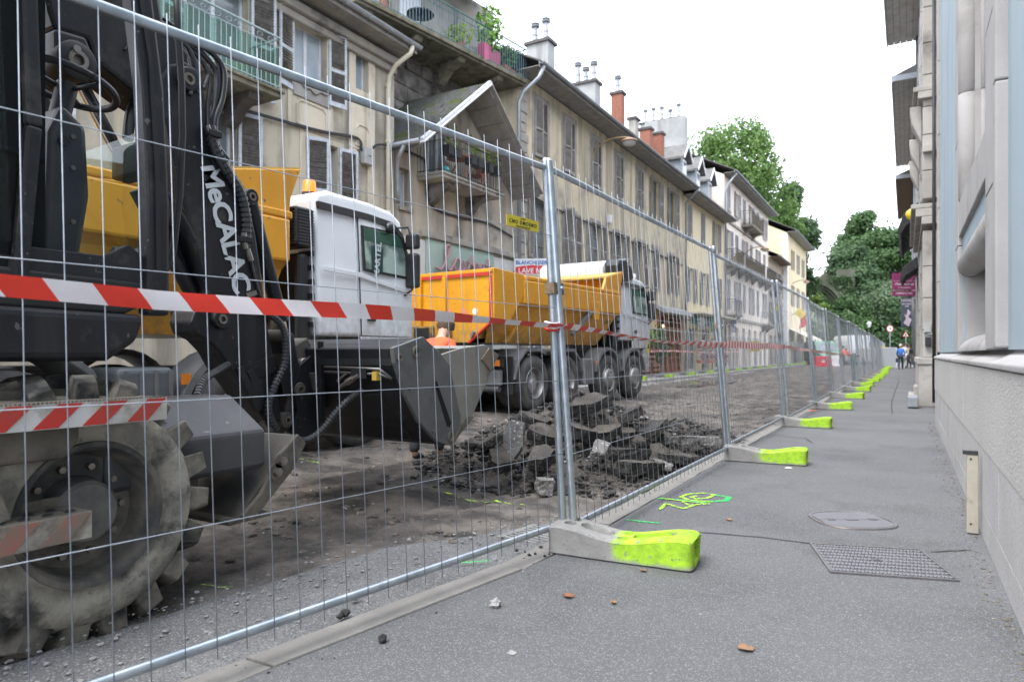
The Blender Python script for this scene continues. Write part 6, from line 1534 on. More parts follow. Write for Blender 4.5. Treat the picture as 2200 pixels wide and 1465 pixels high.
# plants
LEAFG = mat('bright leaves', (.12, .26, .04), (.20, .36, .07), 6, .7); LEAFD = mat('deep leaves', (.05, .13, .03), (.09, .19, .05), 6, .7); CYP = mat('lime conifer', (.16, .26, .03), (.24, .34, .05), 9, .8)
def leaves(n, pos, size, m, name='foliage', parent=None, seed=1, up=.3, local=False):
    r = random.Random(seed); b = MB(); vs = []; fs = []
    for i in range(n):
        c = pos(r); s = size * r.uniform(.6, 1.3)
        u = Vector((r.gauss(0, 1), r.gauss(0, 1), r.gauss(0, 1))).normalized(); w = u.cross(Vector((r.gauss(0, 1), r.gauss(0, 1), r.gauss(0, 1)))).normalized()
        k = len(vs); vs += [c - u * s, c + w * s * .45, c + u * s, c - w * s * .45]; fs.append((k, k + 1, k + 2, k + 3))
    b.add(vs, fs); return b.build(name, m, parent, fix=False, local=local)
def inell(c, rx, ry, rz):
    def f(r):
        while True:
            v = Vector((r.uniform(-1, 1), r.uniform(-1, 1), r.uniform(-1, 1)))
            if v.length < 1: return Vector(c) + Vector((v.x * rx, v.y * ry, v.z * rz))
    return f
def potted(name, label, at, pw, ph, potm, n, rx, rz, leafm, size=.06, seed=1, cat='potted plant', long=None, group=None):
    root = thing(name, label, cat, at, group=group); b = MB()
    if long: b.box(at[0] - pw, at[0] + pw, at[1] - long, at[1] + long, at[2], at[2] + ph); b.build('planter', potm, root, bevel=.01)
    else: b.lathe([(0, pw * .75), (ph, pw), (ph, pw * .9), (ph * .9, pw * .85), (ph * .9, 0)], at, 'z', 14); b.build('pot', potm, root, auto=40)
    leaves(n, inell((at[0], at[1], at[2] + ph + rz * .8), rx, long or rx, rz), size, leafm, 'foliage', root, seed); return root
PINKP = mat('pink planter', (.45, .06, .16), (.36, .05, .13), 6, .5); TERRA = mat('terracotta', (.35, .14, .08), (.28, .12, .07), 9, .8)
def T_(x, y, z=.02): return tuple(tb @ Vector((x, y, z)))
potted('planter_box', 'pink planter with a bushy bright green plant at the right of the top balcony', T_(.80, 5.1), .12, .5, PINKP, 420, .45, .75, LEAFG, .09, 3, long=.45)
potted('planter_box', 'leafy green planter at the right end of the top balcony', T_(.6, 6.2), .15, .3, TERRA, 260, .35, .45, LEAFD, .08, 4, long=.35)
potted('potted_plant', 'yellow green trailing plant behind the top balcony railing', T_(.7, 3.9), .16, .25, TERRA, 200, .4, .3, CYP, .07, 5)
potted('potted_plant', 'spindly pot plant at the left of the top balcony', T_(.7, 1.1), .14, .3, TERRA, 90, .3, .5, LEAFD, .06, 6)
b = MB(); b.lathe([(0, .16), (.02, .16), (.03, .03), (.62, .03), (.64, .38), (.67, .38), (.67, 0)], T_(.45, 2.6), 'z', 20); tag(b.build('cafe_table', mat('blue black table', (.02, .03, .05), rough=.4), auto=35), 'round dark table on the top balcony', 'table')
b = MB(); b.box(.35, .85, .15, .75, .0, .22, tb); tag(b.build('storage_tub', mat('pale blue tub', (.5, .58, .66), rough=.5), bevel=.03), 'pale blue storage tub on the left of the top balcony', 'tub')
# gable balcony things
def conifer(y, h, label):
    root = thing('potted_conifer', label, 'potted conifer', (FX + .62, y, 6.0), group='potted conifers on the gabled balcony')
    b = MB(); b.box(FX + .5, FX + .74, y - .12, y + .12, 6.02, 6.26); b.build('pot', BLACKP, root, bevel=.01)
    def pc(r): t = r.random() ** .7; a = r.random() * 6.28; q = (1 - t) * .16 * r.random() ** .4; return Vector((FX + .62 + q * math.cos(a), y + q * math.sin(a), 6.26 + t * h))
    leaves(260, pc, .035, CYP, 'foliage', root, int(y * 10))
for i, (px, h) in enumerate(((962, .48), (979, .62), (1012, .58), (1026, .5), (1049, .45), (1065, .55))):
    y = onx(px, 350, FX + .62).y; conifer(y, h, ['first and leftmost', 'tall second', 'third', 'fourth', 'short fifth', 'sixth and rightmost'][i] + ' lime conifer along the gabled balcony rail')
tc = thing('folding_table', 'brown folding table on the gabled balcony', 'table', (FX + .4, 14.9, 5.5)); b = MB(); b.lathe([(.66, .34), (.69, .34), (.69, 0)], (FX + .4, 14.9, 5.5), 'z', 18); b.build('table_top', TERRA, tc)
b = MB(); [b.beam((FX + .4 + .25 * s, 14.9 - .25, 5.5), (FX + .4 + .25 * s, 14.9 + .25, 6.16), .03, .03) or b.beam((FX + .4 + .25 * s, 14.9 + .25, 5.5), (FX + .4 + .25 * s, 14.9 - .25, 6.16), .03, .03) for s in (-1, 1)]; b.build('cross_legs', TERRA, tc)
ch = thing('folding_chair', 'brown slatted folding chair on the gabled balcony', 'chair', (FX + .4, 15.8, 5.5)); b = MB(); b.box(FX + .2, FX + .6, 15.6, 16.0, 5.9, 5.93); b.build('seat', TERRA, ch)
b = MB(); b.box(FX + .2, FX + .6, 16.0, 16.03, 6.0, 6.35); b.build('backrest', TERRA, ch); b = MB(); [b.beam((FX + .2 + .4 * s, 15.6, 5.5), (FX + .2 + .4 * s, 16.02, 6.35), .03, .03) for s in (0, 1)]; [b.beam((FX + .2 + .4 * s, 16.0, 5.5), (FX + .2 + .4 * s, 15.65, 5.9), .03, .03) for s in (0, 1)]; b.build('leg_frame', TERRA, ch)
b = MB(); b.lathe([(0, .09), (.1, .11), (.2, .07), (.22, .03), (.22, 0)], (FX + .6, 14.0, 5.51), 'z', 14); tag(b.build('watering_can', mat('turquoise plastic', (.05, .35, .38), rough=.4), smooth=True), 'turquoise jug on the left of the gabled balcony floor', 'jug')
cable(B, [(848, 316), (900, 335), (914, 350), (918, 400), (917, 420), (935, 448), (985, 466), (1050, 480), (1100, 508)], FX + .04, .02, 2)
# projecting laundry sign
sg = thing('shop_sign', 'projecting white, blue and red laundry sign on the grey house', 'sign', (FX + .8, 18.9, 2.6))
a_, c_ = ond(1106, 556, 20.9), ond(1186, 556, 20.9)
sxm = Vector((a_.x, a_.y, 0)); exv = Vector((c_.x - a_.x, c_.y - a_.y, 0)); Ws = exv.length; exv.normalize(); zt_, zb_ = a_.z, ond(1106, 588, 20.9).z
zt_ = CZ + (760 - 556) / F_ * 20.9; zb_ = CZ + (760 - 590) / F_ * 20.9; Hs = zt_ - zb_
Mx = frame_m((a_.x, a_.y, (zt_ + zb_) / 2), exv, (0, 0, 1)); b = MB(); b.box(0, Ws, -Hs / 2, Hs / 2, -.04, .04, Mx); b.build('board', WHITE, sg)
b = MB(); b.add([Mx @ Vector(v) for v in [(.02, -Hs / 2 + .02, .043), (Ws - .02, -Hs / 2 + .02, .043)] + [(Ws - .02 - (Ws - .04) * t / 10, -.02 + .06 * math.sin(math.pi * t / 10), .043) for t in range(11)]], [list(range(13))]); b.build('red_panel', mat('sign red', (.62, .02, .03), rough=.5), sg)
text('lettering', 'BLANCHISSERIE', .155, mat('sign blue', (.02, .12, .42), rough=.5), sg, Mx @ Matrix.Translation((Ws / 2, Hs * .24, .046)), .001, .004)
text('lettering', 'LAVE NET', .21, WHITE, sg, Mx @ Matrix.Translation((Ws / 2, -Hs * .28, .047)), .001, .003)
b = MB(); b.beam(Mx @ Vector((Ws * .5, -Hs / 2 + .1, -.03)), (FX + .02, a_.y + .2, zb_ + .1), .04, .04); b.build('bracket_arm', IRONB, sg)

# ---------- building C: long ochre house
Cb = thing('town_house', 'long stained ochre house with brown louvred shutters and grey chimneys', 'house', (FX, 28, 0))
yC0, yC1, zC = 18.82, 37.2, 9.92
cols = [20.3, 22.5, 25.0, 27.5, 30.1, 32.4, 35.2]
holes = []
for i, y in enumerate(cols):
    holes.append(window(Cb, FX, y, 7.55, .98, 1.95, 'closed' if i < 5 else 'open', SHUT_C, sw=.46, fr=mat('brown frame', (.12, .10, .085), rough=.7), sill=STONEC if i > 4 else None))
    holes.append(window(Cb, FX, y, 4.18, .98, 1.98, 'closed' if i == 5 else 'half' if i == 1 else 'open', SHUT_C, sw=.46, fr=mat('grey frame', (.25, .25, .24), rough=.7), cross=3))
holes.append((32.6, 36.6, .05, 3.0))
for y in (20.2, 23.0, 26.0, 29.0): holes.append(window(Cb, FX, y, .1, 1.3, 2.4, depth=.25))
walls(MB(), FX, yC0, yC1, -.1, zC, holes).build('wall', PL_C, Cb)
b = MB(); shell(b, FX - 9, FX, yC0, yC1, -.1, zC); b.build('side_wall', PL_C, Cb)
b = MB(); b.box(FX - .9, FX - .7, yC0 + .1, yC1 - .1, 0, 9.8); b.build('room_back', DARKIN, Cb)
for i, y in enumerate(cols):
    for zb_, h in ((7.55, 1.95), (4.18, 1.98)):
        b = MB(); p = .02; y0, y1 = y - .49, y + .49
        b.box(FX, FX + p, y0 - .14, y0 - .001, zb_ - .12, zb_ + h + .14); b.box(FX, FX + p, y1 + .001, y1 + .14, zb_ - .12, zb_ + h + .14); b.box(FX, FX + p, y0, y1, zb_ + h + .001, zb_ + h + .14); b.build('window_surround', STONEC, Cb)
roofC = eaves(Cb, FX, yC0 - .1, yC1, zC + .05, .75, WOODG, ZINC, back=4.8, pitch=.5)
# rough stone quoin at the left end
z = .0
while z < 9.7:
    h = rnd.uniform(.25, .42); b = MB(); L = rnd.choice((.35, .55, .48)); b.box(FX, FX + rnd.uniform(.02, .05), yC0 + .02, yC0 + L, z + .012, z + h - .012); b.build('quoin_stone', STONEC, Cb, bevel=.02); z += h
pipe(Cb, [(FX + .86, 18.85, 9.95), (FX + .75, 18.75, 9.6), (FX + .3, 18.62, 9.2), (FX + .12, 18.6, 8.9), (FX + .12, 18.6, .1)], .06, ZINC)
pipe(Cb, [(FX + .86, 37.05, 9.95), (FX + .6, 37.1, 9.7), (FX + .12, 37.25, 9.3), (FX + .12, 37.25, .1)], .06, ZINC)
cable(Cb, [(1120, 408), (1198, 450), (1290, 490), (1380, 530), (1466, 570)], FX + .05, .03, 1)
b = MB(); p = onx(1306, 470, FX); b.box(FX, FX + .15, p.y - .1, p.y + .1, p.z - .2, p.z + .15); b.build('alarm_box', WHITE, Cb, bevel=.03)
def chimney(px0, px1, pyt, x, m, cap, pots, root=roofC, th=.6):
    c_ = onx(px1, pyt, x); y1 = c_.y; y0 = y1 - th; zt = c_.z; x0 = ony(px0, pyt, y0).x; dx = x - x0
    b = MB(); b.box(x0, x, y0, y1, zC - 1, zt); ch_ = b.build('chimney', m, root)
    b = MB(); b.box(x0 - .08, x + .08, y0 - .08, y1 + .08, zt, zt + .12); b.build('chimney_cap', cap, root)
    for k in range(pots):
        xx = x0 + dx * (k + .5) / pots; h = rnd.uniform(.5, .9)
        b = MB(); b.lathe([(0, .13), (h * .5, .10), (h * .5, .12), (h * .6, .12), (h * .6, .09), (h, .09), (h, .17), (h + .06, .19), (h + .08, .05), (h + .14, .17), (h + .2, 0)], (xx, y0 + th / 2, zt + .12), 'z', 12); b.build('chimney_pot', ZINC, root, auto=40)
    return ch_, (x, dx, y0, y1, zt)
CAPD = mat('dark chimney cap', (.06, .055, .055), (.1, .09, .09), 5, .9)
chimney(1131, 1192, 100, FX - 1.6, RENDG, CAPD, 2); chimney(1228, 1290, 185, FX - 1.6, RENDG, CAPD, 3)
def brickchim(px0, px1, pyt, x, pots):
    ch_, (x, dx, y0, y1, zt) = chimney(px0, px1, pyt, x, BRICK, CAPD, pots, th=.42)
    k = 0
    # brick courses proud of the mortar, on the two sides in view (joined: too small to pick apart)
    b = MB(); z = zt - .03; r_ = 0
    while z > zt - 2.6:
        y = y0 - (.11 if r_ % 2 else 0)
        while y < y1:
            ya, yb_ = max(y + .005, y0 + .002), min(y + .215, y1 - .002)
            if yb_ > ya + .02: b.box(x, x + .012, ya, yb_, z - .06, z)
            y += .22
        xx = x - dx - (.11 if r_ % 2 else 0)
        while xx < x:
            xa, xb = max(xx + .005, x - dx + .002), min(xx + .215, x - .002)
            if xb > xa + .02: b.box(xa, xb, y0 - .012, y0, z - .06, z)
            xx += .22
        z -= .072; r_ += 1
    tag(b.build('brick', mat('red brick', (.26, .10, .068), (.33, .15, .10), 9, .9), roofC), kind='stuff')
brickchim(1313, 1342, 206, FX - 1.5, 1); brickchim(1374, 1402, 282, FX - 1.2, 0); brickchim(1400, 1427, 292, FX - 1.0, 0)
chimney(1350, 1373, 262, FX - 2.2, STONEC, CAPD, 0); chimney(1375, 1470, 258, FX - 3.4, RENDG, CAPD, 5)
# storefront
sf = link('shop_front', None, Cb)
WOOD = mat('orange brown wood', (.30, .115, .035), (.22, .08, .025), 5, .5, streak=((.12, .05, .02), 8, .5, .8))
for y in (32.62, 33.9, 35.2, 36.45): b = MB(); b.box(FX - .1, FX + .06, y, y + .14, 0, 3.0); b.build('post', WOOD, sf, bevel=.01)
for z in (.05, .75, 1.6, 2.3, 2.88): b = MB(); b.box(FX - .08, FX + .04, 32.76, 36.45, z, z + .10); b.build('rail', WOOD, sf, bevel=.01)
b = MB(); b.box(FX - .1, FX - .06, 32.7, 36.5, .1, .75); b.build('stall_riser', WOOD, sf)
for k in range(9): y = 32.8 + .41 * k; b = MB(); b.box(FX - .06, FX - .02, y, y + .03, 1.65, 2.3); b.build('glazing_bar', WOOD, sf)
b = MB(); b.box(FX - .16, FX - .12, 32.7, 36.5, .8, 2.9); b.build('shop_glass', mat('warm shop glass', (.10, .06, .03), (.24, .12, .04), 1.5, .1), sf)
b = MB(); b.prism([(FX, 3.45), (FX + .5, 3.25), (FX + .55, 3.05), (FX + .5, 3.0), (FX, 3.3)], 32.2, 37.1, 'y'); b.build('awning_case', mat('grey awning', (.36, .36, .37), (.3, .3, .31), 3, .7), Cb)
lm = thing('wall_lamp', 'lit warm lamp beside the wooden shop front', 'lamp', (FX + .35, 32.3, 2.35)); b = MB(); b.lathe([(0, .06), (.08, .09), (.14, .05), (.16, 0)], (FX + .35, 32.3, 2.3), 'z', 12); b.build('bulb', mat('lit bulb', (1, .62, .22), emit=6.), lm, smooth=True)
b = MB(); b.tube([(FX, 32.3, 2.4), (FX + .2, 32.3, 2.55), (FX + .35, 32.3, 2.47)], .015, 6); b.build('bracket', IRONB, lm)
# street lamps fixed to facades
def wall_lamp(px, py, x, label, s=1.):
    p = onx(px, py, x); root = thing('street_lamp', label, 'street lamp', p)
    b = MB(); b.lathe([(.16 * s, .03), (.14 * s, .12 * s), (.06 * s, .30 * s), (0, .33 * s), (-.02 * s, .30 * s)], p, 'z', 20); b.build('lamp_hood', mat('copper hood', (.34, .19, .12), (.26, .15, .10), 9, .5), root, smooth=True)
    b = MB(); b.lathe([(-.02 * s, .27 * s), (-.11 * s, .22 * s), (-.16 * s, .10 * s), (-.17 * s, 0)], p, 'z', 20); b.build('lens', mat('lamp lens', (.5, .5, .47), rough=.2), root, smooth=True)
    b = MB(); q = [p + Vector((0, 0, .15 * s)), p + Vector((-.3 * s, -.05, .2 * s)), p + Vector((-.9 * s, -.2, .1 * s)), p + Vector((FX + .05 - p.x, -.45, -.5 * s)), p + Vector((FX + .05 - p.x, -.5, -1.9 * s))]; b.tube(spl(q, 6), .035 * s, 7); b.build('lamp_arm', mat('brass arm', (.30, .20, .09), (.22, .15, .08), 6, .6), root, smooth=True)
wall_lamp(1352, 305, FX + 1.35, 'copper hooded street lamp on a curved arm on the ochre house', 1.0)
wall_lamp(1643, 536, FX + 1.5, 'copper hooded street lamp on the pale pink house', 1.0)
wall_lamp(1733, 606, FX + 1.8, 'copper hooded street lamp on the far yellow house', 1.0)

# ---------- building D: pale yellow with dormers
D = thing('town_house', 'pale yellow house with three dormers and a green shop sign', 'house', (FX, 42, 0))
yD0, yD1, zD = 37.22, 46.9, 9.75
holes = []
for i, y in enumerate((38.5, 41.4, 44.6)):
    holes.append(window(D, FX, y, 7.5, .95, 1.9, 'closed' if i < 2 else 'open', SHUT_D, sw=.45)); holes.append(window(D, FX, y + .2, 3.95, .98, 1.95, 'open', SHUT_D, sw=.45))
for y in (39.0, 42.0, 45.0): holes.append(window(D, FX, y, .1, 1.7, 2.4))
walls(MB(), FX, yD0, yD1, -.1, zD, holes).build('wall', PL_D, D)
b = MB(); shell(b, FX - 9, FX, yD0, yD1, -.1, zD); b.build('side_wall', PL_D, D)
b = MB(); b.box(FX - .6, FX - .4, yD0 + .1, yD1 - .1, 0, 9.6); b.build('room_back', DARKIN, D)
rD = eaves(D, FX, yD0, yD1 - .1, zD + .05, .75, WOODG, ZINC, back=4.8, pitch=.5)
for y in (39.2, 42.2, 45.2):
    dm = link('dormer', None, D); x1 = FX - .55; z0, z1 = 10.2, 12.3
    b = MB(); b.box(x1 - 2.6, x1, y - .62, y + .62, z0, z1); b.build('dormer_wall', mat('grey weatherboard', (.30, .33, .37), (.25, .27, .30), 3, .8), dm)
    for k in range(12): b = MB(); b.box(x1 - 2.4, x1 - .05, y - .64, y - .62, z0 + .16 * k + .02, z0 + .16 * k + .15); b.build('board', mat('grey weatherboard', (.3, .33, .37)), dm)
    b = MB(); b.box(x1, x1 + .04, y - .40, y + .40, z0 + .2, z1 - .1); b.build('window', PVC, dm); b = MB(); b.box(x1 + .041, x1 + .05, y - .32, y + .32, z0 + .3, z1 - .2); b.build('pane', PANE, dm)
    b = MB(); b.prism([(y - .85, z1 - .05), (y, z1 + .85), (y + .85, z1 - .05), (y + .85, z1 - .17), (y, z1 + .70), (y - .85, z1 - .17)], x1 - 2.7, x1 + .28, 'x'); b.build('dormer_roof', ROOF, dm)
    b = MB(); b.prism([(y - .86, z1 - .06), (y, z1 + .86), (y + .86, z1 - .06), (y + .86, z1 - .2), (y, z1 + .68), (y - .86, z1 - .2)], x1 + .281, x1 + .32, 'x'); b.build('barge_board', WHITE, dm)
b = MB(); b.box(FX, FX + .12, 38.6, 46.0, 2.75, 3.2); sgn_ = b.build('shop_fascia', mat('green fascia', (.03, .17, .15), (.04, .2, .17), 2, .5), D)
text('lettering', 'boutique', .32, WHITE, sgn_, frame_m((FX + .125, 42.4, 2.98), (0, 1, 0), (0, 0, 1)), .002)
b = MB(); b.box(FX, FX + .9, 38.2, 46.4, 3.28, 3.36); b.build('canopy', mat('cream canopy', (.6, .56, .46), rough=.8), D)
# ---------- building E
E = thing('town_house', 'tall pale pink house with stacked balconies', 'house', (FX, 55, 0))
yE0, yE1, zE = 46.92, 63.8, 13.1
holes = []
shE = SHUT_E
for i, y in enumerate((48.3, 50.9, 53.5, 56.1, 58.9, 61.9)):
    for zb_, h in ((10.9, 1.7), (7.45, 2.1), (4.1, 2.1)):
        holes.append(window(E, FX, y, zb_, .95, h, 'open' if (i + int(zb_)) % 2 else 'closed', shE, sw=.45, sill=STONEC if zb_ > 10 else None))
for y in (48.6, 50.9, 53.2, 55.5, 57.8, 60.1, 62.2): holes.append(window(E, FX, y, .1, .95, 2.8, mull=False))
walls(MB(), FX, yE0, yE1, -.1, zE, holes).build('wall', PL_E, E)
b = MB(); shell(b, FX - 9, FX, yE0, yE1, -.1, zE); b.build('side_wall', PL_E, E)
b = MB(); b.prism([(FX, zE), (FX - 4.5, zE + 2.0), (FX - 9, zE)], yE0, yE0 + .2, 'y'); b.build('gable', PL_E, E)
b = MB(); b.box(FX - .6, FX - .4, yE0 + .1, yE1 - .1, 0, 13); b.build('room_back', DARKIN, E)
rE = eaves(E, FX, yE0 - .2, yE1, zE + .05, .7, WOODG, ZINC, back=4.6, pitch=.5)
b = MB(); b.box(FX, FX + .10, yE0, yE1, 10.05, 10.2); b.box(FX, FX + .10, yE0, yE1, 3.4, 3.6); b.build('string_course', STONEC, E)
BEIG = mat('reed screen', (.34, .28, .19), (.27, .22, .15), 12, .9)
balcony(E, FX, 52.4, 57.2, 10.6, .8, 1.0, STONEC, IRONB, 2, .14, panel=BEIG); balcony(E, FX, 47.2, 49.6, 7.1, .8, 1.0, STONEC, IRONB, 2, .14, panel=BEIG); balcony(E, FX, 50.2, 57.6, 7.1, .8, 1.0, STONEC, IRONB, 3, .14, panel=BEIG); balcony(E, FX, 58.6, 63.4, 7.1, .8, 1.0, STONEC, IRONB, 2, .14, panel=BEIG); balcony(E, FX, 47.2, 49.4, 3.7, .7, 1.0, STONEC, IRONB, 2, .14); balcony(E, FX, 60.4, 63.4, 3.5, .8, 1.0, STONEC, IRONB, 2, .14)
b = MB(); b.box(FX - 3, FX - 1.8, yE1 - .8, yE1 + .1, zE, zE + 2.9); b.build('chimney', WHITE, rE)
for k in (0, 1): b = MB(); b.cyl((FX - 2.7 + .6 * k, yE1 - .35, zE + 2.9), (FX - 2.7 + .6 * k, yE1 - .35, zE + 3.5), .14, 10); b.build('chimney_pot', TERRA, rE)
b = MB(); b.box(FX - 5, FX - 2.2, yE0 - 1.6, yE0 - .9, zD + 1, zD + 7.2); b.build('chimney', RENDG, rE)
pipe(E, [(FX + .8, yE0 + .1, 13.1), (FX + .3, yE0 - .1, 12.4), (FX + .1, yE0 - .05, 11.8), (FX + .1, yE0 - .05, .2)], .06, ZINC)
# ---------- building F and G
Fb = thing('town_house', 'low brown house between the pink and the far yellow house', 'house', (FX, 67, 0))
holes = [window(Fb, FX, y, z, .9, 1.7, 'open', SHUT_C, sw=.42) for y in (65.2, 67.6, 70.0) for z in (7.0, 4.0)] + [window(Fb, FX, y, .1, 1.2, 2.6) for y in (65.2, 67.6, 70.0)]
walls(MB(), FX, 63.85, 71.4, -.1, 9.6, holes).build('wall', PL_F, Fb); b = MB(); shell(b, FX - 8, FX, 63.85, 71.4, -.1, 9.6); b.build('side_wall', PL_F, Fb)
b = MB(); b.box(FX - .6, FX - .4, 63.9, 71.3, 0, 9.5); b.build('room_back', DARKIN, Fb)
eaves(Fb, FX, 63.85, 71.3, 9.65, .8, mat('brown boards', (.16, .11, .08), rough=.9), ZINC, back=4, pitch=.5)
balcony(Fb, FX, 64.3, 67.0, 6.7, .8, 1.0, STONEC, IRONB, 2, .16)
G = thing('town_house', 'warm yellow house with white quoins at the far end of the row', 'house', (FX + .5, 80, 0))
gx_ = FX + .5; holes = [window(G, gx_, y, z, .95, h, 'open', SHUT_D, sw=.45) for y in (75.0, 79.0, 83.0) for z, h in ((9.6, 2.0), (5.9, 2.1))] + [window(G, gx_, y, .1, 1.6, 2.6) for y in (75, 79, 83)]
walls(MB(), gx_, 71.5, 86, -.1, 12.9, holes).build('wall', PL_G, G); b = MB(); shell(b, gx_ - 9, gx_, 71.5, 86, -.1, 12.9); b.prism([(gx_, 12.9), (gx_ - 4.5, 15.2), (gx_ - 9, 12.9)], 71.5, 71.6, 'y'); b.build('side_wall', PL_G, G)
b = MB(); b.box(gx_ - .6, gx_ - .4, 71.7, 85.8, 0, 12.8); b.build('room_back', DARKIN, G)
eaves(G, gx_, 71.2, 86.2, 12.95, .8, WOODG, ZINC, back=4.5, pitch=.5)
z = 0
while z < 12.6:
    L = .55 if int(z / .4) % 2 else .35; b = MB(); b.box(gx_ - L, gx_ + .03, 71.46, 71.5 + L, z + .01, z + .39); b.build('quoin_stone', WHITE, G); z += .4
# ================================================================ right hand side
GRAN = mat('speckled granite', (.45, .435, .41), (.50, .48, .455), 1.2, .9, 0, .8, 70, speck=((.22, .21, .20), 95, .58, .66), dirt=((.57, .55, .52), 75, .57, .66), bdist=.012)
GRANS = mat('smooth granite', (.46, .445, .43), (.40, .385, .37), 2, .85, 0, .3, 90, speck=((.22, .21, .20), 95, .60, .68), dirt=((.28, .26, .24), 1.1, .58, .8))
BLUE = mat('pale blue render', (.295, .365, .405), (.325, .395, .435), 1.2, .9, 0, .25, 130, streak=((.22, .275, .305), 2.5, .50, .75), dirt=((.36, .42, .45), 1.3, .55, .75))
SURR = mat('window stone', (.37, .355, .345), (.32, .305, .295), 2, .88, 0, .2, 80, dirt=((.21, .195, .18), 1.6, .52, .74), streak=((.25, .235, .22), 3, .55, .75))
OLDS = mat('old pale stone', (.42, .40, .37), (.31, .295, .27), 1.4, .92, 0, .5, 30, dirt=((.12, .112, .105), 1.8, .52, .74), streak=((.2, .185, .17), 3, .55, .8), bdist=.02)
PEEL = mat('peeling white paint', (.56, .56, .55), (.46, .45, .43), 2, .9, 0, .3, 30, dirt=((.30, .20, .11), 2.2, .57, .68), streak=((.28, .26, .24), 3, .55, .75))
PX_ = .37
R1 = thing('blue_building', 'pale blue rendered building on a granite plinth, at the right edge', 'building', (.5, 5, 0))
yR = 12.0
# granite courses, block by block
def course(z0, z1, x, ys, m, jit=.0008, bev=.006):
    for a, c in zip(ys, ys[1:]):
        j = rnd.uniform(-jit, jit); b = MB(); b.box(x + j, x + .35, a + .004, c - .004, z0 + .002, z1 - .002); b.build('granite_block', m, R1, bevel=.0025)
course(-.05, .15, PX_ + .004, [-3, 1.6, 3.1, 4.72, 6.3, 7.9, 9.8, yR], GRANS)
course(.15, .50, PX_ + .004, [-3, 2.2, 3.9, 5.5, 7.2, 8.8, 10.6, yR], GRANS)
course(.50, .955, PX_, [-3, 2.8, 6.1, yR], GRAN, .002)
b = MB(); b.box(PX_ + .03, PX_ + .36, -3, yR - .01, -.05, .95); b.build('plinth_core', GRANS, R1)
y = -3
for c in (2.0, 4.4, 6.6, 8.4, 10.3, yR + .02):
    b = MB(); b.prism([(PX_ - .012, .957), (PX_ - .012, .985), (PX_ + .10, 1.035), (PX_ + .10, 1.05), (PX_ + .45, 1.05), (PX_ + .45, .957)], y + .003, c - .003, 'y'); b.build('plinth_moulding', SURR, R1, bevel=.008); y = c
WX = .44
OY0, OY1 = 4.90, 7.35          # window opening
holes = [(OY0, OY1, 1.06, 1.90), (OY0, OY1, 2.42, 6.5)]
walls(MB(), WX, -3, yR, 1.05, 9.0, holes, depth=.55, sgn=-1).build('wall', BLUE, R1)
b = MB(); shell(b, 9, WX, -3, yR, -.1, 9); b.build('side_wall', BLUE, R1)
# stone surround, in blocks
def jamb(y0, y1, x, zs, nm='jamb_stone'):
    for a, c in zip(zs, zs[1:]): b = MB(); b.box(x, WX + .3, y0, y1, a + .003, c - .003); b.build(nm, SURR, R1, bevel=.007)
jamb(4.28, OY0 - .002, WX - .035, [1.052, 1.95, 2.9, 3.9, 4.9, 5.9]); jamb(OY1 + .002, 7.74, WX - .035, [1.052, 2.0, 2.95, 3.95, 4.95, 5.95])
for a, c in ((1.06, 2.4), (2.4, 4.6), (4.6, 9)): b = MB(); b.box(WX - .055, WX + .02, 4.17, 4.277, a, c - .004); b.build('edge_strip', SURR, R1, bevel=.01)
# far reveal of the basement opening: a bowed stone with a curved sill
b = MB(); pts = []
for k in range(13): t = k / 12; pts.append((WX + .02 + .5 * t, OY1 - .02 - .42 * t ** 1.6))
b.prism([(p[0], p[1]) for p in pts] + [(WX + .6, OY1 - .001), (WX + .02, OY1 - .001)], 1.053, 1.97, 'z'); b.build('reveal_stone', SURR, R1, auto=50)
b = MB(); P = [(WX - .03, 1.053)] + [(WX - .03 + .34 * (1 - math.cos(R(9 * k))), 1.06 + .16 * math.sin(R(9 * k))) for k in range(11)] + [(WX + .55, 1.30), (WX + .55, 1.053)]
b.prism(P, OY0, OY1 - .03, 'y'); b.build('sill_stone', SURR, R1, auto=50)
b = MB(); b.box(WX + .45, WX + .5, OY0, OY1 - .3, 1.06, 1.97); b.build('basement_panel', mat('shadow stone', (.33, .315, .30), (.28, .27, .26), 2, .9), R1)
b = MB(); b.cyl((WX + .06, OY0 - .0, 1.82), (WX + .06, OY1 - .02, 1.82), .105, 20); b.build('roll_moulding', SURR, R1, smooth=True)
b = MB(); b.prism([(WX - .03, 2.08), (WX - .03, 2.38), (WX + .26, 2.60), (WX + .54, 2.60), (WX + .54, 2.03)], OY0 + .002, OY1 - .002, 'y'); b.build('lintel_stone', SURR, R1, bevel=.01)
b = MB(); b.box(WX + .05, WX + .3, OY0 + .002, OY1 - .002, 1.992, 2.03); b.build('shadow_gap', BLACKP, R1)
# upper opening: moulded far jamb in drums
zs = [2.4, 3.35, 4.35, 5.35, 6.4]
for a, c in zip(zs, zs[1:]):
    for x, r, y in ((WX + .04, .075, OY1 - .04), (WX + .15, .022, OY1 - .10), (WX + .25, .055, OY1 - .11)):
        b = MB(); b.lathe([(a + .002, r - .006), (a + .008, r), (c - .008, r), (c - .002, r - .006)], (x, y, 0), 'z', 20); b.build('jamb_shaft', SURR, R1, smooth=True)
    b = MB(); b.box(WX + .0, WX + .5, OY1 - .1, OY1 - .002, a, c - .002); b.build('jamb_backing', SURR, R1)
b = MB(); b.box(WX + .42, WX + .46, OY0, OY1 - .22, 2.6, 6.4); b.build('window_frame', WOODG, R1)
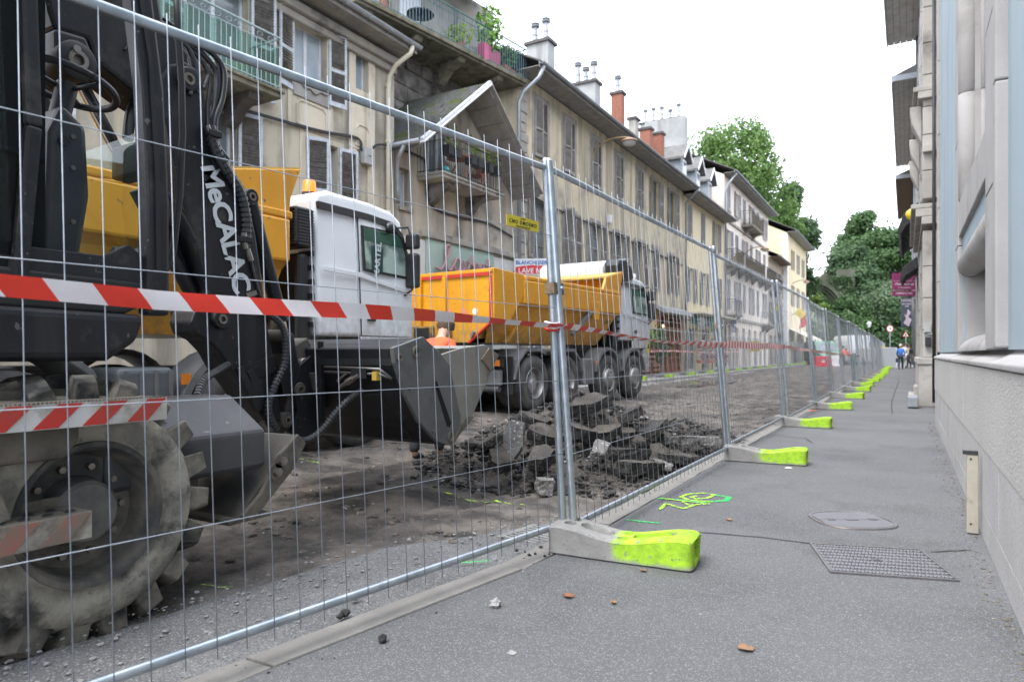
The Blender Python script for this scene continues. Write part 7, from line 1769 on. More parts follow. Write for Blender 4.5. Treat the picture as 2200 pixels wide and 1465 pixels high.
# end pilaster of the blue building
for a, c in zip([1.052, 2.1, 3.2, 4.3, 5.4, 6.5, 7.6], [2.1, 3.2, 4.3, 5.4, 6.5, 7.6, 9]): b = MB(); b.box(WX - .035, WX + .2, yR + .01, yR + .3, a, c - .004); b.build('quoin_stone', SURR, R1, bevel=.01)
# cream cover strip leaning on the plinth
c = onz(2086, 1146, 0); cs = thing('cable_cover', 'cream boxed cable cover with a dark cap against the granite plinth', 'cable cover', (c.x, c.y, 0))
b = MB(); b.box(PX_ - .07, PX_ - .012, c.y - .02, c.y + .015, .005, .455); b.build('channel', mat('cream painted steel', (.40, .37, .30), (.34, .31, .25), 9, .7, dirt=((.17, .14, .11), 7, .55, .72)), cs, bevel=.006)
b = MB(); b.box(PX_ - .088, PX_ - .015, c.y - .023, c.y + .018, .455, .475); b.build('cap', BLACKP, cs)
for z in (.06, .43): b = MB(); b.cyl((PX_ - .05, c.y - .022, z), (PX_ - .05, c.y - .019, z), .006, 8); b.build('screw', BLACKP, cs)
# dirt along the foot of the wall
def wpos(): y = rnd.uniform(2, 12); return PX_ - .02 - abs(rnd.gauss(0, .05)), y, .001
wb_ = MB(); scatter(700, wpos, .003, .012, wb_); tag(wb_.build('wall_dirt', mat('wall dirt', (.10, .09, .075), (.17, .15, .12), 30, .95)), kind='stuff')

# ---------- second building: old pale stone
R2 = thing('stone_building', 'old pale stone building with blocky pilasters and a bracketed cornice, next to the blue one', 'building', (.4, 15, 0))
walls(MB(), .52, yR + .32, 21, -.1, 14, [(13.0, 14.2, 1.0, 3.4), (16.9, 18.0, .36, 3.0), (18.9, 19.7, 1, 3.4)], depth=.4, sgn=-1).build('wall', OLDS, R2)
b = MB(); shell(b, 9, .52, yR + .32, 21, -.1, 14); b.build('side_wall', OLDS, R2); b = MB(); b.box(.95, 1.0, yR + .4, 20.8, 0, 5); b.build('room_back', DARKIN, R2)
for y0 in (15.6, 18.0, 20.0):
    z = .0; w = .95
    b = MB(); b.box(.21, .6, y0 - .06, y0 + w + .06, 0, .82); b.build('pedestal', OLDS, R2, bevel=.015)
    b = MB(); b.box(.18, .6, y0 - .09, y0 + w + .09, .82, .95); b.build('pedestal_cap', OLDS, R2, bevel=.02)
    z = .95
    while z < 8.8:
        h = rnd.choice((.62, .7, .55)); h = min(h, 8.9 - z)
        if not (3.45 < z + h / 2 < 4.3): b = MB(); b.box(.28 + rnd.uniform(-.006, .006), .6, y0, y0 + w, z + .006, z + h - .006); b.build('stone_block', OLDS, R2, bevel=.012)
        z += h
for z0, z1, p in ((3.55, 3.70, .12), (3.70, 3.86, .22), (3.86, 3.95, .30), (4.95, 5.1, .10), (6.0, 6.14, .18), (6.14, 6.24, .26)):
    b = MB(); b.box(.38 - p, .6, 15.5, 21, z0, z1 - .002); b.build('cornice', OLDS, R2, bevel=.015)
for y in (16.0, 18.4, 20.4): b = MB(); b.prism([(.27, 5.2), (.27, 5.95), (.06, 5.95), (.1, 5.6)], y - .2, y + .2, 'y'); b.build('bracket', OLDS, R2, bevel=.02)
for i, y in enumerate((12.8, 15.3, 17.5)): pipe(R2, [(.46, y, 0.1), (.46, y, 9)], .03, IRONB, 'cable_pipe')
b = MB(); b.box(.30, .42, 15.54, 15.6, 1.45, 1.62); b.build('meter_box', mat('grey box', (.4, .4, .39)), R2); b = MB(); b.box(.32, .42, 15.5, 15.6, 1.18, 1.36); b.build('letter_box', BLACKP, R2, bevel=.01)
b = MB(); b.tube([(.36, 15.57, 1.42), (.5, 15.57, 1.42)], .012, 6); b.build('conduit', WHITE, R2)
st = thing('door_steps', 'two pale stone doorsteps beside the pavement, past the granite plinth', 'steps', (.3, 17.4, 0)); b = MB(); b.box(.04, .5, 16.9, 18.0, 0, .17); b.build('step', OLDS, st, bevel=.02); b = MB(); b.box(.14, .5, 16.95, 17.95, .17, .34); b.build('step', OLDS, st, bevel=.02)
b = MB(); b.box(.02, .20, 14.9, 15.4, .02, .22); tag(b.build('trough', mat('zinc trough', (.26, .28, .30), (.2, .21, .23), 6, .6), bevel=.02), 'low grey stone trough on the pavement in front of the doorsteps', 'trough')
ln = thing('wall_light', 'yellow domed light on the old stone building', 'light', (.2, 21, 4.2)); b = MB(); b.lathe([(-.30, .0), (-.27, .09), (-.18, .15), (0, .17), (.02, .0)], (.28, 20, 4.55), 'x', 16); b.build('dome', mat('yellow dome', (.68, .48, .03), rough=.4), ln, smooth=True); b = MB(); b.cyl((.28, 20, 4.55), (.40, 20, 4.55), .10, 14); b.build('base', BLACKP, ln)
# folded black awnings and grime over the shops further on
def awning(y0, y1, z, label):
    a_ = thing('shop_awning', label, 'awning', (.3, y0, z)); b = MB(); b.prism([(.45, z + .35), (-.05, z - .05), (-.20, z - .45), (-.12, z - .62), (.0, z - .40), (.45, z - .1)], y0, y1, 'y'); b.build('folded_cloth', mat('black awning cloth', (.015, .015, .016), (.03, .03, .03), 4, .8), a_, bevel=.02); b = MB(); b.tube([(.45, y0 + .2, z - .2), (.1, y0 + .2, z - .75), (-.15, y0 + .2, z - .55)], .02, 6); b.build('arm', IRONB, a_)
awning(21.4, 27, 4.9, 'black folded awning hanging over the pavement, past the yellow light'); awning(28.4, 30.6, 4.25, 'small black awning above the purple restaurant sign')
# ---------- more fronts further along
def front(name, label, y0, y1, zt, m, x=.46, eave=None, wins=3, em=None):
    r = thing(name, label, 'building', (x, (y0 + y1) / 2, 0)); L = (y1 - y0) / wins; hs = []
    for k in range(wins):
        for z, h in ((.1, 2.7), (4.2, 1.9), (7.6, 1.9), (10.6, 1.6)):
            if z + h < zt: hs.append((y0 + L * k + L * .3, y0 + L * k + L * .7, z, z + h))
    walls(MB(), x, y0 + .02, y1, -.1, zt, hs, depth=.25, sgn=-1).build('wall', m, r); b = MB(); shell(b, x + 8, x, y0 + .02, y1, -.1, zt); b.build('side_wall', m, r)
    for h in hs:
        b = MB(); b.box(x + .2, x + .24, h[0], h[1], h[2], h[3]); b.build('window', PANE, r)
        if h[2] > 3:
            for yy in (h[0] - .42, h[1] + .02): b = MB(); b.box(x - .10, x - .05, yy, yy + .40, h[2], h[3]); b.build('shutter', SHUT_D, r)
            b = MB(); b.box(x - .08, x + .05, h[0] - .1, h[1] + .1, h[2] - .12, h[2] - .003); b.build('sill', OLDS, r)
    if eave:
        z, out, ya, yb_ = eave; n = 5; q = link('roof', None, r)
        for k in range(n): b = MB(); b.box(x - out * (k + 1) / n + .006, x - out * k / n - .006, ya, yb_, z, z + .03); b.build('soffit_board', em or mat('pale grey boards', (.46, .44, .41), (.36, .345, .32), 3, .9), q)
        b = MB(); b.box(x - out - .06, x - out, ya, yb_, z - .05, z + .22); b.box(x - out, x, ya - .04, ya, z - .02, z + .2); b.build('gutter', ZINC, q)
        b = MB(); b.prism([(x - out, z + .2), (x + 5, z + 2.6), (x + 5, z + .1), (x - out, z + .1)], ya, yb_, 'y'); b.build('roof_slope', ROOF, q)
    pipe(r, [(x - .08, y1 - .3, zt), (x - .08, y1 - .3, .2)], .05, ZINC); return r
front('plaster_building', 'peeling white plaster building under the highest wooden eave on the right', 21.02, 33.8, 14.4, PEEL, .47, (14.4, 1.15, 20.5, 33.9), 4)
front('plaster_building', 'narrow white plaster building under the second eave on the right', 33.82, 46, 12.0, PEEL, .49, (12.0, .95, 31.5, 46), 4)
front('plaster_building', 'farthest low plaster building on the right under a brown eave', 46.02, 60, 11.3, PL_F, .50, (11.3, 1.0, 46, 60), 4, mat('brown boards', (.16, .11, .08)))
for y, zt in ((22.2, 9), (24.6, 4.5), (29.2, 8), (32.2, 4)): b = MB(); b.box(.34, .47, y, y + .35, 0, zt); o = b.build('pilaster', OLDS, bpy.data.objects['plaster_building'], bevel=.02)
# ---------- hanging signs
def hsign(px0, px1, py0, py1, d, label, build):
    p0_, p1_ = ond(px0, py1, d), ond(px1, py0, d); ex = Vector((p1_.x - p0_.x, p1_.y - p0_.y, 0)); W = ex.length; ex.normalize(); z0 = CZ + (760 - py1) / F_ * d; z1 = CZ + (760 - py0) / F_ * d
    s = thing('hanging_sign', label, 'sign', (p1_.x, p1_.y, (z0 + z1) / 2)); Mx = frame_m((p0_.x, p0_.y, z0), ex, (0, 0, 1)); build(s, Mx, W, z1 - z0)
    b = MB(); b.tube([Mx @ Vector((.0, z1 - z0 + .05, 0)), Mx @ Vector((W + .35, z1 - z0 + .05, 0))], .022, 6); b.build('bracket_arm', IRONB, s)
PURP = mat('purple board', (.24, .035, .12), (.27, .045, .14), 2, .5); LILAC = mat('sign lilac white', (.66, .55, .62), rough=.6)
def s1(s, M, W, H):
    b = MB(); b.box(0, W, H * .27, H, -.03, .03, M); b.build('board', PURP, s); b = MB(); b.box(0, W, 0, H * .22, -.03, .03, M); b.build('board', PURP, s)
    def T(t, sz, u, v, sh=0, bo=.002): text('lettering', t, sz, LILAC, s, M @ Matrix.Translation((W * u, H * v, .033)), .001, bo, sh)
    T('Onze grandes', .135, .5, .52, .3, .003); T('à Trois pommes', .075, .5, .37, .3); T('CUISINE & VINS', .095, .5, .11, 0, .003)
    b = MB(); b.box(.04, W - .04, H * .655, H * .665, .0301, .034, M)
    for u in (.42, .58):
        q = [M @ Vector((W * u + a_ * .06, H * .68 + c_ * .25, .033)) for a_, c_ in ((-1, 0), (-1, .45), (-.35, .62), (-.35, 1), (.35, 1), (.35, .62), (1, .45), (1, 0))]; b.tube(q, .006, 4)
    b.build('bottle_drawing', LILAC, s)
hsign(1917, 1966, 587, 636, 27, 'purple and white hanging restaurant sign with two bottles', s1)
def s2(s, M, W, H):
    b = MB(); b.box(0, W, 0, H, -.03, .03, M); b.build('board', mat('slate blue board', (.07, .08, .12), (.09, .10, .15), 3, .6), s)
    for v, t, sz in ((.90, 'HOTEL', .16), (.78, 'RESTAURANT', .075), (.70, 'BAR', .08)): text('lettering', t, sz, LILAC, s, M @ Matrix.Translation((W / 2, H * v, .033)), .001, .003)
    b = MB(); b.add([M @ Vector((W * .55 + .20 * u, H * .3 + .4 * v, .034)) for u, v in ((-.9, -.6), (.3, -1), (1, -.2), (.2, .1), (.8, .6), (.1, 1), (-.2, .3), (-.7, .4), (-.3, -.1))], [list(range(9))]); b.build('emblem', LILAC, s)
hsign(1937, 1958, 640, 701, 31, 'tall slate blue hanging sign below the purple one', s2)
# ================================================================ far end of the street
HILLM = mat('hill undergrowth', (.035, .06, .02), (.06, .085, .03), .3, .95)
b = MB()
def HLP(i, j):
    x = -75 + 120 * i / 50; y = 92 + 110 * j / 40
    z = -.3 + max(0, (y - 100) * .16) + 1.2 * nz(x, y, 0, .05) * min(1, (y - 92) / 14) + max(0, (-x - 16) * .10) * min(1, (y - 92) / 10)
    return (x, y, z)
b.grid(HLP, 50, 40); tag(b.build('hill', HILLM, smooth=True), kind='structure')
BARK = mat('bark', (.10, .085, .065), (.16, .14, .11), 4, .95)
def leafmat(name, c1, c2, tr=.25):
    m = mat(name, c1, c2, .55, .7); nt = m.node_tree; b = nt.nodes['Principled BSDF']; src = b.inputs['Base Color'].links[0].from_socket
    t = N(nt, 'BsdfTranslucent'); nt.links.new(src, t.inputs[0]); mx = N(nt, 'MixShader'); mx.inputs[0].default_value = tr
    nt.links.new(b.outputs[0], mx.inputs[1]); nt.links.new(t.outputs[0], mx.inputs[2]); nt.links.new(mx.outputs[0], nt.nodes['Material Output'].inputs[0]); return m
LM = {'light': leafmat('light plane leaves', (.095, .18, .042), (.15, .25, .07), .4), 'dark': leafmat('dark leaves', (.036, .078, .030), (.068, .125, .048)), 'mid': leafmat('mid green leaves', (.05, .105, .034), (.085, .155, .055)), 'grey': leafmat('grey green leaves', (.09, .14, .075), (.13, .19, .10)), 'yellow': leafmat('yellow green leaves', (.09, .16, .03), (.13, .20, .04))}
def tree(label, x, y, zb, zt, rx, kind, n, leaf, seed, clumps=26, th=.35, name='tree', open_=.0, group=None):
    r = random.Random(seed); root = thing(name, label, 'tree', (x, y, zb), group=group)
    H = zt - zb; zc = zb + H * (th + (1 - th) / 2); rz = H * (1 - th) / 2
    b = MB(); tr = max(.14, H * .018); lean = r.uniform(-.05, .05)
    top = Vector((x + lean * H, y, zb + H * .8)); b.tube([Vector((x, y, zb - .5)), Vector((x + lean * H * .4, y, zb + H * .35)), top], [tr * 1.3, tr, tr * .25], 8)
    cs = []
    for k in range(clumps):
        while True:
            v = Vector((r.uniform(-1, 1), r.uniform(-1, 1), r.uniform(-1, 1)))
            if .35 < v.length < 1: break
        taper = 1 - .35 * max(0, v.z)
        c = Vector((x + lean * H * .6 + v.x * rx * .85 * taper, y + v.y * rx * .85 * taper, zc + v.z * rz * .9)); cs.append((c, r.uniform(.26, .46) * min(rx, rz)))
    for c, _ in cs[::2]:
        s = Vector((x, y, zb + H * r.uniform(.25, .5))); s.x += lean * (s.z - zb); m_ = s.lerp(c, .5) + Vector((0, 0, H * .04)); b.tube([s, m_, c], [tr * .5, tr * .3, tr * .08], 5)
    b.build('trunk', BARK, root, smooth=True)
    vs = []; fs = []
    for i in range(n):
        c, q = cs[r.randrange(len(cs))]
        if r.random() < .06: c = c + Vector((r.gauss(0, 1), r.gauss(0, 1), r.gauss(0, 1))) * q * .5
        d = Vector((r.gauss(0, 1), r.gauss(0, 1), r.gauss(0, 1))).normalized(); p = c + Vector((d.x, d.y, d.z * .75)) * q * (r.random() ** .45) * 1.05
        s = leaf * r.uniform(.55, 1.4); u = (d + Vector((r.gauss(0, .6), r.gauss(0, .6), r.gauss(0, .6)))).normalized(); a = u.orthogonal().normalized(); w = u.cross(a); t = r.random() * 6.28; a, w = a * math.cos(t) + w * math.sin(t), w * math.cos(t) - a * math.sin(t)
        k = len(vs); vs += [p - a * s, p + w * s * .55 + u * s * .15, p + a * s, p - w * s * .55 + u * s * .15]; fs.append((k, k + 1, k + 2, k + 3))
    mb = MB(); mb.add(vs, fs); tag(mb.build('crown', LM[kind], root, fix=False))
def tp(px, d): a, c, _ = ray(px, 0); return a * d, c * d
def tz_(py, d): return CZ + (760 - py) / F_ * d
def tr_(label, px, py, d, wpx, kind, n, leaf, seed, **k): x, y = tp(px, d); zb = k.pop('zb', 2.); tree(label, x, y, zb, tz_(py, d), wpx * 1.2 / 2 / F_ * d, kind, int(n * (2.1 if kind == 'light' else 2.2)), leaf * .85, seed, **k)
tr_('tall airy light green plane tree rising behind the pink house', 1585, 243, 86, 205, 'light', 11000, .30, 1, clumps=46, th=.30, zb=3)
tr_('light green tree leaning over the roofs right of the tall plane tree', 1640, 360, 90, 130, 'light', 5000, .30, 2, clumps=24, th=.3, zb=3)
tr_('light leafy tree peeping over the chimneys left of the tall plane tree', 1497, 250, 88, 55, 'light', 2200, .3, 3, clumps=14, th=.3, zb=3)
tr_('dark dense tree behind the far yellow house', 1702, 372, 96, 112, 'dark', 9000, .32, 4, clumps=34, th=.15, zb=2)
tr_('dark low tree beside the ruined arch', 1684, 520, 94, 46, 'dark', 4000, .32, 5, clumps=20, th=.1, zb=0)
tr_('broad dark tree at the left of the wooded hill', 1812, 500, 112, 110, 'dark', 8000, .38, 6, clumps=32, th=.12, zb=2)
tr_('tallest grey topped tree of the wooded hill', 1862, 452, 122, 110, 'mid', 8000, .40, 7, clumps=32, th=.15, zb=5)
tr_('wide green tree crowning the right of the wooded hill', 1912, 470, 118, 130, 'mid', 9000, .40, 8, clumps=34, th=.12, zb=4)
tr_('dark tree filling the middle of the wooded hill', 1850, 560, 106, 130, 'dark', 8000, .36, 9, clumps=30, th=.05, zb=0)
tr_('pale grey green feathery tree by the end of the street', 1898, 588, 98, 85, 'grey', 6000, .28, 10, clumps=30, th=.2, zb=0)
tr_('bright mid green tree low behind the distant vans', 1830, 640, 96, 110, 'mid', 6000, .32, 11, clumps=24, th=.05, zb=-.5)
tr_('dark tree behind the traffic signs', 1930, 640, 92, 80, 'dark', 6000, .32, 12, clumps=24, th=.05, zb=-.5)
tr_('yellow green conical tree in front of the ruined arch', 1764, 632, 84, 52, 'yellow', 6500, .26, 13, clumps=30, th=.05, zb=-.5)
tr_('grey green shrubby tree at the far right end of the pavement', 1945, 610, 104, 60, 'grey', 4000, .3, 14, clumps=18, th=.1, zb=0)
# ruined arch
ARC = mat('ruin stone', (.115, .115, .09), (.06, .07, .045), .6, .95, 0, .5, 6, dirt=((.05, .07, .03), .8, .52, .7), bdist=.05)
ax, ay = tp(1757, 103); Ma = Matrix.Translation((ax, ay, -.5)) @ Matrix.Rotation(R(18), 4, 'Z')
ra = thing('ruined_gate', 'ruined stone gateway with a tall pointed arch half hidden by trees', 'ruin', (ax, ay, -.5))
def ap(t, r, hw): # pointed arch outline, springing at 7.6
    c = hw * .45; Rr = hw + c; a = t * math.acos(c / Rr); return (-hw + Rr - Rr * math.cos(a), 7.6 + Rr * math.sin(a))
for r_, (w_, dpt) in enumerate(((2.55, 0), (2.85, -.35), (3.15, -.7))):
    b = MB(); nn = 12; inn = [ap(k / nn, 0, w_) for k in range(nn + 1)]; out = [ap(k / nn, 0, w_ + .42) for k in range(nn + 1)]
    for s in (1, -1):
        I = [(s * x, z) for x, z in inn]; O = [(s * (x), z) for x, z in out]
        for k in range(nn):
            q = [I[k], I[k + 1], O[k + 1], O[k]]; v = [Ma @ Vector((p[0] if True else 0, y, p[1])) for y in (dpt - .3, dpt + .5) for p in q]; b.add(v, [(0, 1, 2, 3), (7, 6, 5, 4), (0, 4, 5, 1), (1, 5, 6, 2), (2, 6, 7, 3), (3, 7, 4, 0)])
        b.box(*sorted((s * w_, s * (w_ + .42))), dpt - .3, dpt + .5, 0, 7.6, Ma)
    b.build('arch_ring', ARC, ra)
b = MB(); nn = 14
for s in (1, -1):
    for k in range(nn):
        (xa, za), (xb, zb_) = ap(k / nn, 0, 2.9), ap((k + 1) / nn, 0, 2.9); v = [Ma @ Vector((s * x, y, z)) for y in (.3, 1.2) for x, z in ((xa, za), (xb, zb_), (xb, 13.2 + .8 * nz(xb, s, 3, .9)), (xa, 13.2 + .8 * nz(xa, s, 3, .9)))]; b.add(v, [(0, 1, 2, 3), (7, 6, 5, 4), (0, 4, 5, 1), (1, 5, 6, 2), (2, 6, 7, 3), (3, 7, 4, 0)])
    b.box(*sorted((s * 2.9, s * 5.2)), .3, 1.2, 0, 14.2, Ma)
b.build('gate_wall', ARC, ra)
def ivp(r):
    while True:
        x, z = r.uniform(-5.2, 5.2), r.uniform(3, 13.2)
        if nz(x, z, 4, .35) > r.uniform(-.25, .35): return Ma @ Vector((x, .2 - .35 * r.random(), z))
leaves(2600, ivp, .22, LM['dark'], 'ivy', ra, 9)
# ---------- opposite fence along the other kerb
ofp = None
for k in range(16):
    y = 21.6 + 3.5 * k
    if ofp is None: ofp = fence_panel('mesh fence panel along the opposite kerb in front of the shops', 3.46, False, 'fence panels along the opposite kerb'); o = ofp
    else: o = copy_tree(ofp)
    o.location = (-9.05 + .05 * math.sin(k * 2.1), y, .13); o.rotation_euler = (R(rnd.uniform(-1, 3)), 0, R(90))
    f = link('concrete_foot', fm, None, loc=(-8.95, y, .022), rot=(0, 0, R(rnd.uniform(-8, 8)))); tag(f, 'small lime-ended concrete foot of the fence along the opposite kerb', 'fence foot', 'concrete feet along the opposite kerb')
ot = [(-9.0, 21.5, 1.22), (-9.0, 25, 1.12), (-9.0, 30, 1.16), (-9.0, 36, 1.1), (-9.0, 44, 1.15)]
tape(ot, .07, .35, 'thin red and white tape along the opposite fence', .04)
# ---------- shops: plant stall, card racks, signs
stl = thing('plant_stall', 'wooden stall of stacked crates and trestles in front of the wooden shop front', 'stall', (-9.9, 27, .02)); y0s = 25.0
for i, (y, z) in enumerate(((25.2, .02), (26.5, .02), (27.8, .02), (29.2, .02), (25.8, .62), (28.5, .62))):
    cr = link('crate', None, stl)
    for zz in (.0, .22, .44):
        b = MB(); b.box(-9.72, -9.69, y, y + 1.15, z + zz, z + zz + .14); b.build('slat', WOOD, cr)
    b = MB(); [b.box(-10.3, -9.70, yy, yy + .06, z, z + .58) for yy in (y, y + 1.09)]; b.build('end_frame', WOOD, cr)
b = MB(); b.box(-10.4, -9.6, 24.9, 30.5, 1.2, 1.25); b.build('table_top', WOOD, stl)
for k in range(9): potted('potted_plant', ['bushy green pot plant on the stall', 'flowering pot plant with reddish dots on the stall', 'bright lime pot plant on the stall'][k % 3] + ', ' + ['first', 'second', 'third', 'fourth', 'fifth', 'sixth', 'seventh', 'eighth', 'last'][k] + ' from the truck', (-10.0, 25.2 + .6 * k, 1.25), .12, .2, TERRA, 160, .32, .38, [LEAFD, LEAFG, CYP][k % 3], .09, 40 + k, group='pot plants on the stall')
potted('shrub', 'tall dark shrub in a tub beside the wooden shop front', (-10.1, 31.2, .02), .3, .45, TERRA, 500, .5, 1.1, LEAFD, .11, 60, 'shrub')
for k, (px, lab) in enumerate(((1510, 'revolving rack of postcards left of the green hanging sign'), (1530, 'second revolving rack of postcards, beneath the round board'), (1552, 'tall rack of red postcards by the pink door'))):
    x = -9.7; y = onx(px, 760, x).y; rk = thing('card_rack', lab, 'postcard rack', (x, y, .02), group='postcard racks'); b = MB(); b.cyl((x, y, .02), (x, y, 1.9), .03, 8); b.lathe([(.0, .35), (.05, .32), (.06, 0)], (x, y, .02), 'z', 12); b.build('stand', IRONB, rk)
    for r_ in range(5):
        for c in range(6):
            a = 6.2832 * c / 6 + k; b = MB(); b.cbox((x + .3 * math.cos(a), y + .3 * math.sin(a), .6 + .27 * r_), (.02, .24, .2), Matrix.Rotation(a, 4, 'Z')); b.build('postcard', mat('card%d' % ((r_ * 3 + c + k) % 5), [(.55, .25, .2), (.4, .45, .55), (.6, .6, .58), (.3, .2, .25), (.5, .2, .12)][(r_ * 3 + c + k) % 5], rough=.6), rk)
def board(px0, px1, py0, py1, x, label, m, cat='sign', round_=False, name='shop_sign', t=.06, letters=None, lm_=None):
    p = onx((px0 + px1) / 2, (py0 + py1) / 2, x); d = p.x / ray((px0 + px1) / 2, 0)[0]; W = (px1 - px0) / F_ * d; H = (py1 - py0) / F_ * d; s = thing(name, label, cat, p); M = frame_m(p, (C30, S30, 0), (0, 0, 1)); b = MB()
    if round_: b.cyl(M @ Vector((0, 0, -t / 2)), M @ Vector((0, 0, t / 2)), W / 2, 24)
    else: b.box(-W / 2, W / 2, -H / 2, H / 2, -t / 2, t / 2, M)
    b.build('board', m, s)
    if letters: text('lettering', letters, H * .3, lm_ or WHITE, s, M @ Matrix.Translation((0, 0, t / 2 + .003)), .001, .004)
    return s, M, W, H, p
GRNB = mat('green board', (.10, .30, .20), (.12, .34, .23), 3, .5)
s, M, W, H, p = board(1528, 1546, 682, 712, -9.9, 'square green hanging sign with a white round emblem beside the postcard racks', GRNB); b = MB(); b.cyl(M @ Vector((0, .05, .03)), M @ Vector((0, .05, .05)), W * .3, 16); b.build('emblem', WHITE, s); b = MB(); b.tube([M @ Vector((0, H / 2, 0)), Vector((FX, p.y + .1, p.z + H / 2))], .03, 6); b.build('bracket_arm', IRONB, s)
s, M, W, H, p = board(1498, 1516, 673, 708, -9.8, 'old round metal shop board on an iron bracket', mat('pale metal board', (.30, .31, .28), (.22, .23, .21), 5, .6), round_=True); b = MB(); b.tube([M @ Vector((0, 0, 0)), Vector((FX, p.y - .6, p.z + .1))], .03, 6); b.build('bracket_arm', IRONB, s); b = MB(); b.box(-W * .4, W * .4, -W * .95, -W * .55, -.03, .03, M); b.build('lower_plate', mat('pale metal board', (.3, .31, .28)), s)
board(1612, 1632, 733, 755, -9.2, 'yellow notice panel behind the opposite fence', SIGNY)
board(1667, 1676, 657, 667, -9.9, 'small yellow square sign high on the brown house', SIGNY)
s, M, W, H, p = board(1711, 1727, 664, 683, -9.2, 'yellow diamond warning sign at the end of the street', SIGNY, 'road sign', name='road_sign'); [setattr(c, 'hide_render', False) for c in ()]
for c in list(s.children): c.data.transform(M @ Matrix.Rotation(R(45), 4, 'Z') @ M.inverted())
b = MB(); b.beam(M @ Vector((-W * .3, 0, .04)), M @ Vector((W * .3, 0, .04)), .12, .01, (0, 0, 1)); b.beam(M @ Vector((0, -H * .3, .045)), M @ Vector((0, H * .3, .045)), .12, .01, (1, 0, 0)); b.build('red_cross', REDP, s); b = MB(); b.cyl((p.x, p.y + .05, 0), (p.x, p.y + .05, p.z - .3), .04, 8); b.build('pole', GALV, s)
p = onx(1725, 690, -9.0); b = MB(); b.add([p + Vector(v) for v in ((-.35, -.2, -.8), (.25, 0, -.5), (.35, .1, .7), (0, 0, .95), (-.2, -.1, .2), (-.32, -.17, -.8), (.28, .03, -.5), (.38, .13, .7), (.03, .03, .95), (-.17, -.07, .2))], [(0, 1, 2, 3, 4), (9, 8, 7, 6, 5)] + [(i, (i + 1) % 5, 5 + (i + 1) % 5, 5 + i) for i in range(5)]); fl = thing('flag', 'red flag hanging below the yellow diamond sign', 'flag', p); b.build('cloth', REDP, fl); b = MB(); b.cyl(p + Vector((0, 0, 1)), p + Vector((-1.2, 0, .6)), .025, 6); b.build('staff', IRONB, fl)
br = thing('barber_pole', 'small striped barber pole with a white globe on the pink house', 'barber pole', onx(1578, 690, -10.2)); p = onx(1578, 700, -10.2); b = MB(); b.cyl(p - Vector((0, 0, .45)), p + Vector((0, 0, .35)), .16, 12); b.build('pole', mat('stripe', (.6, .6, .6), (.1, .12, .25), 6, .4, lo=.49, hi=.51), br); b = MB(); b.lathe([(-.22, .02), (-.15, .16), (0, .22), (.15, .16), (.22, 0)], p + Vector((0, 0, .6)), 'z', 14); b.build('globe', WHITE, br, smooth=True); b = MB(); b.beam(p, (FX, p.y, p.z), .05, .05); b.build('bracket', IRONB, br)
for y0, y1, lab in ((72.5, 77, 'cream sloping awning of the far yellow house'), (78, 84, 'second cream awning at the very end of the row')): a_ = thing('shop_awning', lab, 'awning', (-10, y0, 3)); b = MB(); b.prism([(-10.1, 3.6), (-8.2, 2.6), (-8.2, 2.35), (-8.25, 2.35), (-8.25, 2.55), (-10.1, 3.5)], y0, y1, 'y'); b.build('cloth', mat('cream canopy', (.6, .56, .46)), a_)
# ---------- barriers, board, signs, vans
x, y = tp(1768, 61); wbx = thing('water_barrier', 'red plastic water filled barrier with a white hole on the dug road', 'barrier', (x, y, -.1)); M = Matrix.Translation((x, y, -.1)) @ Matrix.Rotation(R(30), 4, 'Z')
PRED = mat('red plastic', (.62, .03, .05), (.52, .03, .05), 3, .4)
b = MB(); b.box(-.7, -.17, -.2, .2, 0, .92, M); b.box(.17, .7, -.2, .2, 0, .92, M); b.box(-.17, .17, -.2, .2, 0, .35, M); b.box(-.17, .17, -.2, .2, .66, .92, M); b.box(-.8, .8, -.28, .28, -.02, .14, M); b.build('body', PRED, wbx, bevel=.04); b = MB(); b.box(-.168, .168, -.1, .1, .36, .655, M); b.build('recess', WHITE, wbx)
b = MB(); M2 = M @ Matrix.Translation((.95, .7, 0)); b.box(-.75, .75, -.2, .2, 0, .92, M2); b.box(-.8, .8, -.28, .28, -.02, .14, M2); tag(b.build('water_barrier', WHITE, bevel=.04), 'white plastic barrier behind the red one', 'barrier')
